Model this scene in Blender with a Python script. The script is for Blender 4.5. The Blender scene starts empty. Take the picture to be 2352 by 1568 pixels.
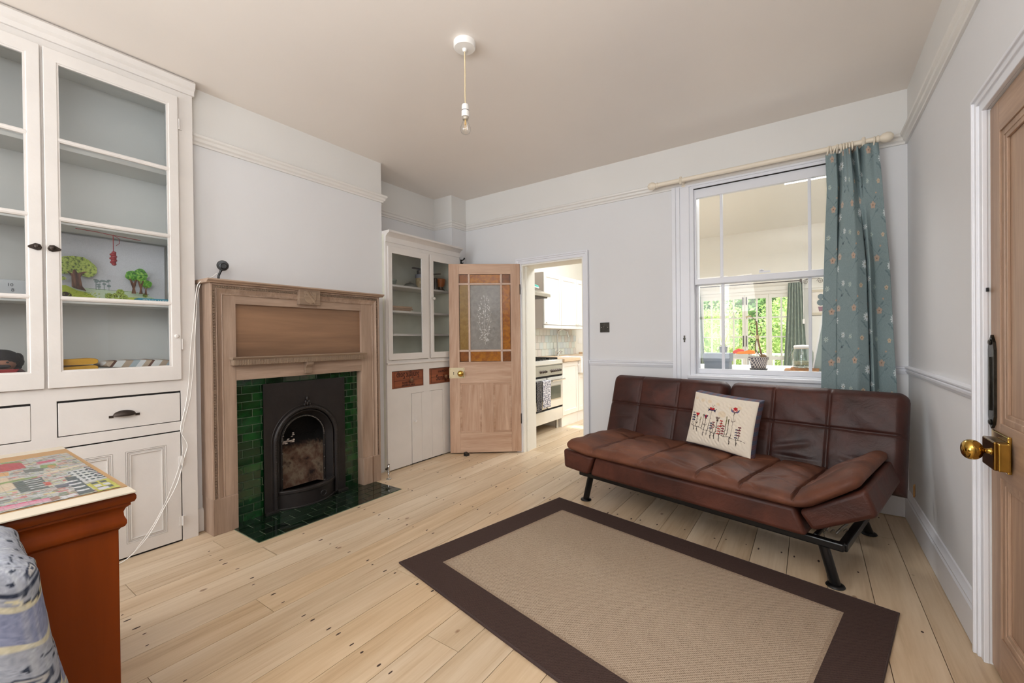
import bpy, bmesh, math, random
import numpy as np
from mathutils import Vector, Matrix
random.seed(7); rng = np.random.default_rng(7)
PI = math.pi
SC = bpy.context.scene
COL = SC.collection

# ------------------------------------------------------------------ camera
cam_d = bpy.data.cameras.new('camera'); cam = bpy.data.objects.new('camera', cam_d); COL.objects.link(cam)
cam_d.sensor_width = 36.0; cam_d.lens = 985.3 / 2352 * 36.0; cam_d.clip_start = 0.02; cam_d.clip_end = 200
_yaw, _pit, _rol = math.radians(34.7556), math.radians(-0.3498), math.radians(0.6177)
_f = Vector((-math.sin(_yaw), math.cos(_yaw), 0)); _r = Vector((math.cos(_yaw), math.sin(_yaw), 0)); _u = Vector((0, 0, 1))
_F = math.cos(_pit)*_f + math.sin(_pit)*_u; _U = -math.sin(_pit)*_f + math.cos(_pit)*_u
_R2 = math.cos(_rol)*_r - math.sin(_rol)*_U; _U2 = math.sin(_rol)*_r + math.cos(_rol)*_U
cam.matrix_world = Matrix(((_R2.x, _U2.x, -_F.x, 0), (_R2.y, _U2.y, -_F.y, 0), (_R2.z, _U2.z, -_F.z, 1.1385), (0, 0, 0, 1)))
SC.camera = cam

# ------------------------------------------------------------------ world, lights, exposure
SC.view_settings.view_transform = 'Standard'; SC.view_settings.look = 'None'
SC.view_settings.gamma = 1.0; SC.view_settings.use_curve_mapping = False
SC.view_settings.exposure = 0.10
SC.cycles.max_bounces = 10; SC.cycles.diffuse_bounces = 6; SC.cycles.glossy_bounces = 4
SC.cycles.transmission_bounces = 6; SC.cycles.transparent_max_bounces = 16
SC.cycles.sample_clamp_indirect = 6.0; SC.cycles.caustics_reflective = False; SC.cycles.caustics_refractive = False
world = bpy.data.worlds.new('overcast_sky'); SC.world = world; world.use_nodes = True
_bg = world.node_tree.nodes['Background']; _bg.inputs[0].default_value = (0.86, 0.93, 1.0, 1); _bg.inputs[1].default_value = 2.0

def area(name, loc, rot, sx, sy, power, col=(1, 1, 1), spread=None):
    d = bpy.data.lights.new(name, 'AREA'); d.shape = 'RECTANGLE'; d.size = sx; d.size_y = sy
    d.energy = power; d.color = col
    if spread: d.spread = spread
    o = bpy.data.objects.new(name, d); COL.objects.link(o); o.location = loc; o.rotation_euler = rot
    return o
RX = math.radians
# daylight through the bay window behind the camera (faces +Y)
area('window_daylight', (-2.15, -2.16, 1.52), (RX(90), 0, RX(-8)), 1.7, 1.75, 66, (0.93, 0.965, 1.0))
# fill lamp added to brighten the ceiling, in place of a bounced flash
area('ceiling_fill', (-0.05, -0.55, 1.70), (RX(180), 0, 0), 0.7, 0.7, 66, (0.96, 0.98, 1.0))
area('room_fill', (-1.0, -0.75, 1.85), (RX(78), 0, RX(26)), 0.6, 0.6, 8, (0.95, 0.98, 1.0))  # second added fill near the camera, brightens the cupboard interiors
# daylight through the extension's skylight, then an added unseen one (face down)
area('overhead_light', (0.55, 5.75, 3.17), (0, 0, 0), 1.6, 1.35, 88, (1.0, 0.99, 0.97))
area('overhead_light', (-1.55, 5.3, 3.17), (0, 0, 0), 1.2, 1.2, 52, (1.0, 0.99, 0.97))  # added overhead opening, out of view, to light the kitchen
sun_d = bpy.data.lights.new('sun', 'SUN'); sun_d.energy = 9.0; sun_d.angle = RX(3); sun_d.color = (1, .97, .9)
sun = bpy.data.objects.new('sun', sun_d); COL.objects.link(sun); sun.rotation_euler = (RX(22), 0, RX(0))

# ------------------------------------------------------------------ helpers
def lin(c):
    out = []
    for v in c[:3]:
        v = v/255.0
        out.append(v/12.92 if v <= 0.04045 else ((v+0.055)/1.055)**2.4)
    return tuple(out)
def nlin(a):
    a = np.clip(a, 0, 255)/255.0
    return np.where(a <= 0.04045, a/12.92, ((a+0.055)/1.055)**2.4)

class NT:
    def __init__(s, name):
        s.m = bpy.data.materials.new(name); s.m.use_nodes = True; s.t = s.m.node_tree; s.n = s.t.nodes
        s.n.clear(); s.out = s.n.new('ShaderNodeOutputMaterial')
    def node(s, kind, **kw):
        nd = s.n.new('ShaderNode'+kind)
        for k, v in kw.items():
            if hasattr(nd, k) and not k.startswith('i_'): setattr(nd, k, v)
        return nd
    def link(s, a, b): s.t.links.new(a, b)
    def math(s, op, a, b=None, clamp=False):
        nd = s.n.new('ShaderNodeMath'); nd.operation = op; nd.use_clamp = clamp
        for i, v in enumerate((a, b)):
            if v is None: continue
            if isinstance(v, (int, float)): nd.inputs[i].default_value = v
            else: s.link(v, nd.inputs[i])
        return nd.outputs[0]
    def coord(s, scale=(1, 1, 1), which='Object', rnd=0.0):
        tc = s.n.new('ShaderNodeTexCoord'); mp = s.n.new('ShaderNodeMapping'); mp.inputs['Scale'].default_value = scale
        s.link(tc.outputs[which], mp.inputs['Vector'])
        if rnd:
            oi = s.n.new('ShaderNodeObjectInfo'); mu = s.math('MULTIPLY', oi.outputs['Random'], rnd)
            cb = s.n.new('ShaderNodeCombineXYZ')
            for i in range(3): s.link(mu, cb.inputs[i])
            s.link(cb.outputs[0], mp.inputs['Location'])
        return mp.outputs[0]
    def noise(s, vec, scale=5, detail=3, rough=0.55, dist=0.0):
        nd = s.n.new('ShaderNodeTexNoise'); nd.inputs['Scale'].default_value = scale; nd.inputs['Detail'].default_value = detail
        nd.inputs['Roughness'].default_value = rough; nd.inputs['Distortion'].default_value = dist
        s.link(vec, nd.inputs['Vector']); return nd.outputs['Fac']
    def ramp(s, fac, stops):
        nd = s.n.new('ShaderNodeValToRGB'); e = nd.color_ramp.elements
        while len(e) < len(stops): e.new(0.5)
        for k, (p, c) in enumerate(stops):
            e[k].position = p; e[k].color = (c[0], c[1], c[2], 1)
        s.link(fac, nd.inputs[0]); return nd.outputs[0]
    def mix(s, fac, a, b, blend='MIX'):
        nd = s.n.new('ShaderNodeMix'); nd.data_type = 'RGBA'; nd.blend_type = blend
        for i, v in ((0, fac), (6, a), (7, b)):
            if isinstance(v, (int, float)): nd.inputs[i].default_value = v
            elif isinstance(v, tuple): nd.inputs[i].default_value = (v[0], v[1], v[2], 1)
            else: s.link(v, nd.inputs[i])
        return nd.outputs[2]
    def bump(s, h, strength=0.3, dist=0.01):
        nd = s.n.new('ShaderNodeBump'); nd.inputs['Strength'].default_value = strength; nd.inputs['Distance'].default_value = dist
        s.link(h, nd.inputs['Height']); return nd.outputs[0]
    def bsdf(s, col, rough=0.5, metal=0.0, normal=None, spec=0.5, coat=0.0, trans=0.0, alpha=None, sheen=0.0, emit=None):
        b = s.n.new('ShaderNodeBsdfPrincipled')
        def put(k, v):
            if isinstance(v, (int, float)): b.inputs[k].default_value = v
            elif isinstance(v, tuple): b.inputs[k].default_value = (v[0], v[1], v[2], 1)
            else: s.link(v, b.inputs[k])
        put('Base Color', col); put('Roughness', rough); put('Metallic', metal); put('Specular IOR Level', spec)
        put('Coat Weight', coat); put('Transmission Weight', trans); put('Sheen Weight', sheen)
        if normal is not None: s.link(normal, b.inputs['Normal'])
        if emit: put('Emission Color', emit[0]); put('Emission Strength', emit[1])
        s.link(b.outputs[0], s.out.inputs[0]); return b

def plain(name, rgb, rough=0.5, metal=0.0, var=0.06, vscale=6, bump=0.0, bscale=120, spec=0.5, coat=0.0, sheen=0.0, rnd=0.0, rvar=0.0):
    m = NT(name); c = lin(rgb); v = m.coord(rnd=rnd)
    n = m.noise(v, vscale, 4)
    dk = tuple(x*(1-var*1.6) for x in c); lt = tuple(min(1, x*(1+var)) for x in c)
    col = m.ramp(n, [(0.3, dk), (0.7, lt)])
    if rvar:
        oi = m.n.new('ShaderNodeObjectInfo')
        f = m.math('ADD', m.math('MULTIPLY', oi.outputs['Random'], 2*rvar), 1-rvar)
        cb = m.n.new('ShaderNodeCombineXYZ')
        for i in range(3): m.link(f, cb.inputs[i])
        col = m.mix(1.0, col, cb.outputs[0], 'MULTIPLY')
    nm = m.bump(m.noise(v, bscale, 3), bump, 0.004) if bump else None
    m.bsdf(col, rough, metal, nm, spec, coat, sheen=sheen)
    return m.m

def wood(name, c1, c2, axis, rough=0.5, grain=22, bump=0.12, rnd=9.0, coat=0.0, knots=0.0, c3=None, spec=0.5):
    m = NT(name); sc = [1, 1, 1]
    sc = tuple(0.07 if i == axis else 1.0 for i in range(3))
    v = m.coord(sc, rnd=rnd)
    n1 = m.noise(v, grain*0.45, 5, 0.6, 1.2); n2 = m.noise(v, grain*4, 4, 0.6, 0.4)
    f = m.math('ADD', m.math('MULTIPLY', n1, 0.72), m.math('MULTIPLY', n2, 0.28))
    a, b = lin(c1), lin(c2)
    col = m.ramp(f, [(0.34, a), (0.5, tuple((x+y)/2 for x, y in zip(a, b))), (0.64, b)])
    big = m.noise(m.coord(rnd=rnd), 1.3, 2)
    col = m.mix(m.math('MULTIPLY', big, 0.35), col, lin(c3) if c3 else a)
    if knots:
        v2 = m.coord(tuple(0.42 if i == axis else 1.0 for i in range(3)), rnd=rnd)
        vo = m.n.new('ShaderNodeTexVoronoi'); vo.inputs['Scale'].default_value = knots; m.link(v2, vo.inputs['Vector'])
        k = m.ramp(vo.outputs['Distance'], [(0.05, (1, 1, 1)), (0.12, (0, 0, 0))])
        rs = m.n.new('ShaderNodeSeparateXYZ'); m.link(vo.outputs['Color'], rs.inputs[0])
        k = m.math('MULTIPLY', k, m.math('GREATER_THAN', rs.outputs[0], 0.62))
        col = m.mix(m.math('MULTIPLY', k, 0.75), col, lin((112, 74, 48)))
    m.bsdf(col, rough, 0, m.bump(n2, bump, 0.003), spec, coat)
    return m.m

def glass(name, tint=(1, 1, 1), refl=1.0, rough=0.02):
    m = NT(name)
    tr = m.n.new('ShaderNodeBsdfTransparent'); tr.inputs[0].default_value = (*tint, 1)
    gl = m.n.new('ShaderNodeBsdfGlossy'); gl.inputs['Roughness'].default_value = rough
    lw = m.n.new('ShaderNodeLayerWeight'); lw.inputs[0].default_value = 0.5      # Schlick, the same from both sides of the pane
    f = m.math('MULTIPLY', m.math('ADD', m.math('MULTIPLY', m.math('POWER', lw.outputs['Facing'], 5.0), 0.96), 0.04), refl, True)
    mx = m.n.new('ShaderNodeMixShader'); m.link(f, mx.inputs[0]); m.link(tr.outputs[0], mx.inputs[1]); m.link(gl.outputs[0], mx.inputs[2])
    m.link(mx.outputs[0], m.out.inputs[0]); return m.m

def painted(name, rough=0.7, bump=0.0, bscale=300, spec=0.3):
    m = NT(name); a = m.n.new('ShaderNodeVertexColor'); a.layer_name = 'print'
    nm = m.bump(m.noise(m.coord(), bscale, 2), bump, 0.003) if bump else None
    m.bsdf(a.outputs[0], rough, 0, nm, spec); return m.m

class MB:
    """collects shapes; build() links them as one mesh object"""
    def __init__(s): s.v = []; s.f = []; s.bx = []
    def add(s, vs, fs):
        o = len(s.v); s.v += [tuple(p) for p in vs]; s.f += [tuple(i+o for i in f) for f in fs]; return s
    def box(s, x0, x1, y0, y1, z0, z1):
        if x0 > x1: x0, x1 = x1, x0
        if y0 > y1: y0, y1 = y1, y0
        if z0 > z1: z0, z1 = z1, z0
        s.bx.append((x0, x1, y0, y1, z0, z1)); return s
    def raw_box(s, x0, x1, y0, y1, z0, z1):
        return s.add([(x0, y0, z0), (x1, y0, z0), (x1, y1, z0), (x0, y1, z0), (x0, y0, z1), (x1, y0, z1), (x1, y1, z1), (x0, y1, z1)],
                     [(0, 3, 2, 1), (4, 5, 6, 7), (0, 1, 5, 4), (1, 2, 6, 5), (2, 3, 7, 6), (3, 0, 4, 7)])
    def obox(s, c, ax, ay, az, hx, hy, hz):
        c = Vector(c); ax = Vector(ax).normalized()*hx; ay = Vector(ay).normalized()*hy; az = Vector(az).normalized()*hz
        vs = [c+ax*i+ay*j+az*k for k in (-1, 1) for i, j in ((-1, -1), (1, -1), (1, 1), (-1, 1))]
        return s.add(vs, [(0, 3, 2, 1), (4, 5, 6, 7), (0, 1, 5, 4), (1, 2, 6, 5), (2, 3, 7, 6), (3, 0, 4, 7)])
    def prism(s, poly, a0, a1, axis='y'):
        """poly of 2-D points swept along axis; y: (x,z), x: (y,z), z: (x,y)"""
        n = len(poly)
        def P(p, a): return {'y': (p[0], a, p[1]), 'x': (a, p[0], p[1]), 'z': (p[0], p[1], a)}[axis]
        vs = [P(p, a0) for p in poly]+[P(p, a1) for p in poly]
        fs = [tuple(range(n))[::-1], tuple(range(n, 2*n))]+[(i, (i+1) % n, (i+1) % n+n, i+n) for i in range(n)]
        return s.add(vs, fs)
    def tube(s, pts, r, n=8, cap=True):
        pts = [Vector(p) for p in pts]; rs = r if isinstance(r, (list, tuple)) else [r]*len(pts)
        vs, fs = [], []; up = None
        for i, p in enumerate(pts):
            t = (pts[min(i+1, len(pts)-1)]-pts[max(i-1, 0)]).normalized()
            if up is None: up = Vector((0, 0, 1)) if abs(t.z) < 0.9 else Vector((1, 0, 0))
            a = t.cross(up)
            if a.length < 1e-4: up = Vector((0, 1, 0)); a = t.cross(up)
            a.normalize(); b = a.cross(t).normalized(); up = b
            for k in range(n):
                q = 2*PI*k/n; vs.append(p+a*math.cos(q)*rs[i]+b*math.sin(q)*rs[i])
        for i in range(len(pts)-1):
            for k in range(n): fs.append((i*n+k, i*n+(k+1) % n, (i+1)*n+(k+1) % n, (i+1)*n+k))
        if cap: fs.append(tuple(range(n))); fs.append(tuple(range((len(pts)-1)*n, len(pts)*n))[::-1])
        return s.add(vs, fs)
    def lathe(s, prof, c=(0, 0, 0), axis='z', n=20):
        """prof: list of (radius, height)"""
        vs, fs = [], []; c = Vector(c)
        for (r, h) in prof:
            for k in range(n):
                q = 2*PI*k/n; a, b = r*math.cos(q), r*math.sin(q)
                d = {'z': (a, b, h), 'x': (h, a, b), 'y': (b, h, a)}[axis]
                vs.append(c+Vector(d))
        m = len(prof)
        for i in range(m-1):
            for k in range(n): fs.append((i*n+k, i*n+(k+1) % n, (i+1)*n+(k+1) % n, (i+1)*n+k))
        fs.append(tuple(range(n))[::-1]); fs.append(tuple(range((m-1)*n, m*n)))
        return s.add(vs, fs)
    def ball(s, c, rx, ry=None, rz=None, n=12, m=8):
        ry = ry or rx; rz = rz or rx; vs, fs = [], []
        for j in range(m+1):
            t = PI*j/m
            for k in range(n):
                q = 2*PI*k/n; vs.append((c[0]+rx*math.sin(t)*math.cos(q), c[1]+ry*math.sin(t)*math.sin(q), c[2]+rz*math.cos(t)))
        for j in range(m):
            for k in range(n): fs.append((j*n+k, (j+1)*n+k, (j+1)*n+(k+1) % n, j*n+(k+1) % n))
        return s.add(vs, fs)
    def flush(s):
        """touching or overlapping boxes become one clean skin"""
        b, s.bx = s.bx, []
        if len(b) == 1 or len(b) > 70:
            for q in b: s.raw_box(*q)
            return s
        if not b: return s
        B = np.round(np.array(b), 5); ax = [np.unique(B[:, 2*i:2*i+2]) for i in range(3)]
        n = [len(q)-1 for q in ax]; F = np.zeros((n[0]+2, n[1]+2, n[2]+2), bool)
        for q in B:
            ix = [(int(np.searchsorted(ax[i], q[2*i])), int(np.searchsorted(ax[i], q[2*i+1]))) for i in range(3)]
            F[ix[0][0]+1:ix[0][1]+1, ix[1][0]+1:ix[1][1]+1, ix[2][0]+1:ix[2][1]+1] = True
        idx = {}; vs, fs = [], []
        def vid(i, j, k):
            if (i, j, k) not in idx: idx[(i, j, k)] = len(vs); vs.append((ax[0][i], ax[1][j], ax[2][k]))
            return idx[(i, j, k)]
        for d, cor in (((-1, 0, 0), ((0, 0, 0), (0, 0, 1), (0, 1, 1), (0, 1, 0))), ((1, 0, 0), ((1, 0, 0), (1, 1, 0), (1, 1, 1), (1, 0, 1))),
                       ((0, -1, 0), ((0, 0, 0), (1, 0, 0), (1, 0, 1), (0, 0, 1))), ((0, 1, 0), ((0, 1, 0), (0, 1, 1), (1, 1, 1), (1, 1, 0))),
                       ((0, 0, -1), ((0, 0, 0), (0, 1, 0), (1, 1, 0), (1, 0, 0))), ((0, 0, 1), ((0, 0, 1), (1, 0, 1), (1, 1, 1), (0, 1, 1)))):
            nb_ = F[1+d[0]:F.shape[0]-1+d[0], 1+d[1]:F.shape[1]-1+d[1], 1+d[2]:F.shape[2]-1+d[2]]
            for i, j, k in np.argwhere(F[1:-1, 1:-1, 1:-1] & ~nb_): fs.append(tuple(vid(i+c[0], j+c[1], k+c[2]) for c in cor))
        return s.add([tuple(float(t) for t in v) for v in vs], fs)
    def build(s, name, mat, parent=None, smooth=0, bevel=0, seg=2, sub=0):
        s.flush()
        me = bpy.data.meshes.new(name); me.from_pydata(s.v, [], s.f); me.materials.append(mat)
        if smooth:
            me.polygons.foreach_set('use_smooth', [True]*len(me.polygons))
            me.set_sharp_from_angle(angle=math.radians(smooth))
        me.update(); o = bpy.data.objects.new(name, me); COL.objects.link(o)
        if parent: o.parent = parent
        if bevel:
            b = o.modifiers.new('bevel', 'BEVEL'); b.width = bevel; b.segments = seg; b.limit_method = 'ANGLE'; b.angle_limit = RX(40)
        if sub:
            b = o.modifiers.new('sub', 'SUBSURF'); b.levels = sub; b.render_levels = sub
        return o

def grid_obj(name, P, mat, parent=None, canvas=None, flipv=False, close=None, smooth=True, thick=0):
    """P: (nv, nu, 3) array -> one mesh; canvas printed over it as colour attribute; close: second grid joined (back side)"""
    nv, nu = P.shape[:2]
    def quads(off):
        i = np.arange(nv-1)[:, None]*nu+np.arange(nu-1)[None, :]+off
        return np.stack([i, i+1, i+1+nu, i+nu], -1).reshape(-1, 4)
    V = P.reshape(-1, 3); Fq = quads(0)
    if close is not None:
        V = np.concatenate([V, close.reshape(-1, 3)]); Fq = np.concatenate([Fq, quads(nu*nv)[:, ::-1]])
    me = bpy.data.meshes.new(name); me.from_pydata(V.tolist(), [], Fq.tolist()); me.materials.append(mat)
    if canvas is not None:
        H, W = canvas.shape[:2]
        iu = np.clip((np.linspace(0, 1, nu)*(W-1)).round().astype(int), 0, W-1); iv = np.clip((np.linspace(0, 1, nv)*(H-1)).round().astype(int), 0, H-1)
        c = nlin(canvas[np.ix_(iv, iu)]).reshape(-1, 3)
        if close is not None: c = np.concatenate([c, c])
        at = me.color_attributes.new('print', 'FLOAT_COLOR', 'POINT')
        buf = np.ones((len(c), 4), dtype=np.float32); buf[:, :3] = c; at.data.foreach_set('color', buf.ravel())
    if smooth: me.polygons.foreach_set('use_smooth', [True]*len(me.polygons))
    if close is not None:
        bm = bmesh.new(); bm.from_mesh(me); bmesh.ops.remove_doubles(bm, verts=bm.verts[:], dist=1e-5); bm.to_mesh(me); bm.free()
    me.update(); o = bpy.data.objects.new(name, me); COL.objects.link(o)
    if parent: o.parent = parent
    if thick:
        b = o.modifiers.new('solid', 'SOLIDIFY'); b.thickness = thick; b.offset = 0
    return o

class Canvas:
    """a small raster painted in code; x right, y up, unit = metres*res"""
    def __init__(s, w, h, res, bg):
        s.res = res; s.W = int(w*res); s.H = int(h*res); s.a = np.zeros((s.H, s.W, 3)); s.a[:] = bg
        s.Y, s.X = np.mgrid[0:s.H, 0:s.W]; s.X = s.X/res; s.Y = s.Y/res
    def put(s, m, c, al=1.0):
        s.a[m] = s.a[m]*(1-al)+np.array(c)*al
    def _bb(s, x0, x1, y0, y1):
        r = s.res; return slice(max(0, int(y0*r)-1), max(0, int(y1*r)+2)), slice(max(0, int(x0*r)-1), max(0, int(x1*r)+2))
    def ell(s, cx, cy, rx, ry, c, rot=0, al=1.0):
        m = max(rx, ry); b = s._bb(cx-m, cx+m, cy-m, cy+m); X = s.X[b]-cx; Y = s.Y[b]-cy
        if X.size == 0: return
        a, bb = math.cos(rot), math.sin(rot); k = ((X*a+Y*bb)/rx)**2+((-X*bb+Y*a)/ry)**2 <= 1
        sub = s.a[b]; sub[k] = sub[k]*(1-al)+np.array(c)*al
    def line(s, pts, w, c, al=1.0):
        for (x0, y0), (x1, y1) in zip(pts[:-1], pts[1:]):
            b = s._bb(min(x0, x1)-w, max(x0, x1)+w, min(y0, y1)-w, max(y0, y1)+w); X = s.X[b]; Y = s.Y[b]
            if X.size == 0: continue
            dx, dy = x1-x0, y1-y0; L = dx*dx+dy*dy+1e-12; t = np.clip(((X-x0)*dx+(Y-y0)*dy)/L, 0, 1)
            k = np.hypot(X-x0-t*dx, Y-y0-t*dy) <= w/2
            sub = s.a[b]; sub[k] = sub[k]*(1-al)+np.array(c)*al
    def rect(s, x0, x1, y0, y1, c, al=1.0):
        r = s.res; sub = s.a[max(0, int(y0*r)):int(y1*r), max(0, int(x0*r)):int(x1*r)]; sub[:] = sub*(1-al)+np.array(c)*al
    def poly(s, pts, c, al=1.0):
        xs = [p[0] for p in pts]; ys = [p[1] for p in pts]; b = s._bb(min(xs), max(xs), min(ys), max(ys)); X = s.X[b]; Y = s.Y[b]
        k = np.zeros(X.shape, bool); n = len(pts)
        for i in range(n):
            (x0, y0), (x1, y1) = pts[i], pts[(i+1) % n]
            if y0 == y1: continue
            k ^= ((Y >= min(y0, y1)) & (Y < max(y0, y1)) & (X < x0+(Y-y0)*(x1-x0)/(y1-y0)))
        sub = s.a[b]; sub[k] = sub[k]*(1-al)+np.array(c)*al
    def grain(s, amp, sx=1, sy=1):
        n = rng.normal(0, amp, (s.H//sy+1, s.W//sx+1)); n = np.repeat(np.repeat(n, sy, 0), sx, 1)[:s.H, :s.W]; s.a += n[..., None]

def smp(prof, k=4):
    out = []
    for i in range(len(prof)-1):
        p0, p1, p2, p3 = prof[max(i-1, 0)], prof[i], prof[i+1], prof[min(i+2, len(prof)-1)]
        for j in range(k):
            t = j/k; out.append(tuple(max(.0005 if c == 0 else -9, .5*(2*p1[c]+(p2[c]-p0[c])*t+(2*p0[c]-5*p1[c]+4*p2[c]-p3[c])*t*t+(3*p1[c]-p0[c]-3*p2[c]+p3[c])*t**3)) for c in (0, 1)))
    return out+[prof[-1]]
def tag(o, label=None, cat=None, group=None, kind=None):
    if label: o['label'] = label
    if cat: o['category'] = cat
    if group: o['group'] = group
    if kind: o['kind'] = kind
    return o
def thing(name, label, cat, loc=(0, 0, 0), rz=0.0, group=None):
    o = bpy.data.objects.new(name, None); COL.objects.link(o); o.location = loc; o.rotation_euler = (0, 0, rz)
    o.empty_display_size = 0.05
    return tag(o, label, cat, group)
def rel(root):
    """children built in world coordinates are moved back into the frame of the thing's empty"""
    bpy.context.view_layer.update()
    inv = root.matrix_basis.inverted()
    for ch in root.children:
        if not ch.get('_rel'): ch.matrix_parent_inverse = inv; ch['_rel'] = 1
def copy_part(o, parent, loc=None, name=None):
    c = o.copy(); COL.objects.link(c); c.parent = parent
    if loc is not None: c.location = loc
    if name: c.name = name
    return c
def text_obj(body, size, mat, parent, matrix, extrude=0.0008, name='lettering', width=1.0, bold=0.0):
    cu = bpy.data.curves.new(name, 'FONT'); cu.body = body; cu.size = size; cu.extrude = extrude; cu.align_x = 'CENTER'; cu.align_y = 'CENTER'
    cu.space_character = width; cu.offset = bold; cu.resolution_u = 2
    t = bpy.data.objects.new(name, cu); COL.objects.link(t)
    dg = bpy.context.evaluated_depsgraph_get(); me = bpy.data.meshes.new_from_object(t.evaluated_get(dg))
    bpy.data.objects.remove(t); me.transform(matrix); me.materials.clear(); me.materials.append(mat)
    o = bpy.data.objects.new(name, me); COL.objects.link(o)
    if parent: o.parent = parent
    return o

# ------------------------------------------------------------------ materials
M = {}
M['wall'] = plain('wall_paint', (219, 220, 222), 0.75, var=0.012, vscale=1.5, bump=0.05, bscale=60)
M['frieze'] = plain('frieze_paint', (221, 220, 217), 0.7, var=0.012, vscale=1.5, bump=0.05, bscale=60)
M['ceil'] = plain('ceiling_paint', (233, 226, 219), 0.40, var=0.02, vscale=0.8, bump=0.03, bscale=12)
M['trim'] = plain('gloss_white_paint', (223, 221, 217), 0.32, var=0.015, vscale=4, bump=0.12, bscale=25)
M['trimc'] = plain('cool_white_paint', (224, 226, 232), 0.35, var=0.015, vscale=4, bump=0.08, bscale=25)
M['cabp'] = plain('old_white_paint', (217, 213, 209), 0.4, var=0.03, vscale=5, bump=0.25, bscale=22)
M['cabi'] = plain('grey_blue_cabinet_paint', (203, 204, 201), 0.6, var=0.02, vscale=2)
M['cream'] = plain('cream_paint', (234, 232, 224), 0.6, var=0.01)
M['creamw'] = plain('kitchen_cream_gloss', (236, 232, 226), 0.3, var=0.01)
M['pine'] = wood('stripped_pine', (130, 108, 92), (180, 156, 137), 2, 0.55, c3=(146, 118, 98))
M['pineh'] = wood('stripped_pine_cross_grain', (130, 108, 92), (180, 156, 137), 1, 0.55, c3=(146, 118, 98))
M['pined'] = wood('pine_door_upright', (166, 130, 104), (214, 184, 160), 2, 0.5, knots=9, c3=(172, 134, 108))
M['pinedh'] = wood('pine_door_rail', (166, 130, 104), (214, 184, 160), 0, 0.5, knots=7, c3=(172, 134, 108))
M['pinedark'] = wood('mantel_panel_pine', (112, 84, 62), (156, 120, 92), 1, 0.42, grain=6, c3=(100, 78, 62))
M['carve'] = wood('carved_grey_pine', (122, 102, 86), (160, 138, 116), 1, 0.7)
M['pinei'] = wood('pine_groove', (92, 62, 44), (120, 86, 62), 2, 0.7)
M['door2'] = wood('right_door_pine', (146, 120, 100), (188, 160, 137), 2, 0.45, c3=(150, 112, 86))
M['door2h'] = wood('right_door_pine_rail', (146, 120, 100), (188, 160, 137), 1, 0.45, c3=(150, 112, 86))
M['iron'] = plain('cast_iron', (38, 34, 33), 0.42, 0.2, var=0.15, vscale=20, bump=0.15, bscale=60, spec=0.4)
M['soot'] = plain('soot', (14, 13, 13), 0.85, var=0.2, bump=0.3, bscale=30)
M['grout'] = plain('grout', (122, 134, 112), 0.85, var=0.1)
M['black'] = plain('black_paint', (14, 14, 15), 0.35, 0.1, var=0.1)
M['blackp'] = plain('black_plastic', (18, 18, 19), 0.3, var=0.05)
M['brass'] = plain('polished_brass', (196, 158, 78), 0.14, 1.0, var=0.08, vscale=14)
M['brassd'] = plain('aged_brass', (128, 96, 44), 0.25, 1.0, var=0.25, vscale=30)
M['bronze'] = plain('dark_bronze', (52, 48, 42), 0.35, 0.8, var=0.25, vscale=40, bump=0.2)
M['dkiron'] = plain('dark_handle_iron', (62, 52, 46), 0.45, 0.6, var=0.2, vscale=60)
M['chrome'] = plain('chrome', (210, 208, 204), 0.12, 1.0, var=0.03)
M['steel'] = plain('brushed_steel', (206, 200, 188), 0.3, 0.75, var=0.04)
M['white'] = plain('white_plastic', (236, 234, 230), 0.35, var=0.01)
M['ivory'] = plain('ivory_enamel', (222, 208, 172), 0.3, var=0.04)
M['rodp'] = plain('cream_pole_paint', (230, 220, 202), 0.4, var=0.02)
M['glass'] = glass('window_glass', refl=0.5)
M['cglass'] = glass('cabinet_glass', (0.97, 0.98, 0.985), refl=0.6)
M['gap'] = plain('shadow_gap', (22, 18, 16), 0.9)
def green_tile():
    m = NT('bottle_green_glaze'); v = m.coord(rnd=30)
    n = m.noise(v, 9, 3); oi = m.n.new('ShaderNodeObjectInfo')
    f = m.math('ADD', m.math('MULTIPLY', n, 0.78), m.math('MULTIPLY', oi.outputs['Random'], 0.22))
    col = m.ramp(f, [(0.3, lin((8, 36, 16))), (0.5, lin((12, 52, 22))), (0.75, lin((24, 76, 32)))])
    m.bsdf(col, 0.09, 0, m.bump(m.noise(v, 20, 2), 0.12, 0.004), 0.5, 0.4); return m.m
M['tile'] = green_tile()
def hearth_tile():
    m = NT('dark_hearth_glaze'); v = m.coord(rnd=30); oi = m.n.new('ShaderNodeObjectInfo')
    col = m.ramp(oi.outputs['Random'], [(0.0, lin((8, 20, 12))), (1.0, lin((16, 38, 22)))])
    m.bsdf(col, 0.07, 0, m.bump(m.noise(v, 12, 2), 0.05, 0.003), 0.5, 0.3); return m.m
M['htile'] = hearth_tile()
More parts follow.
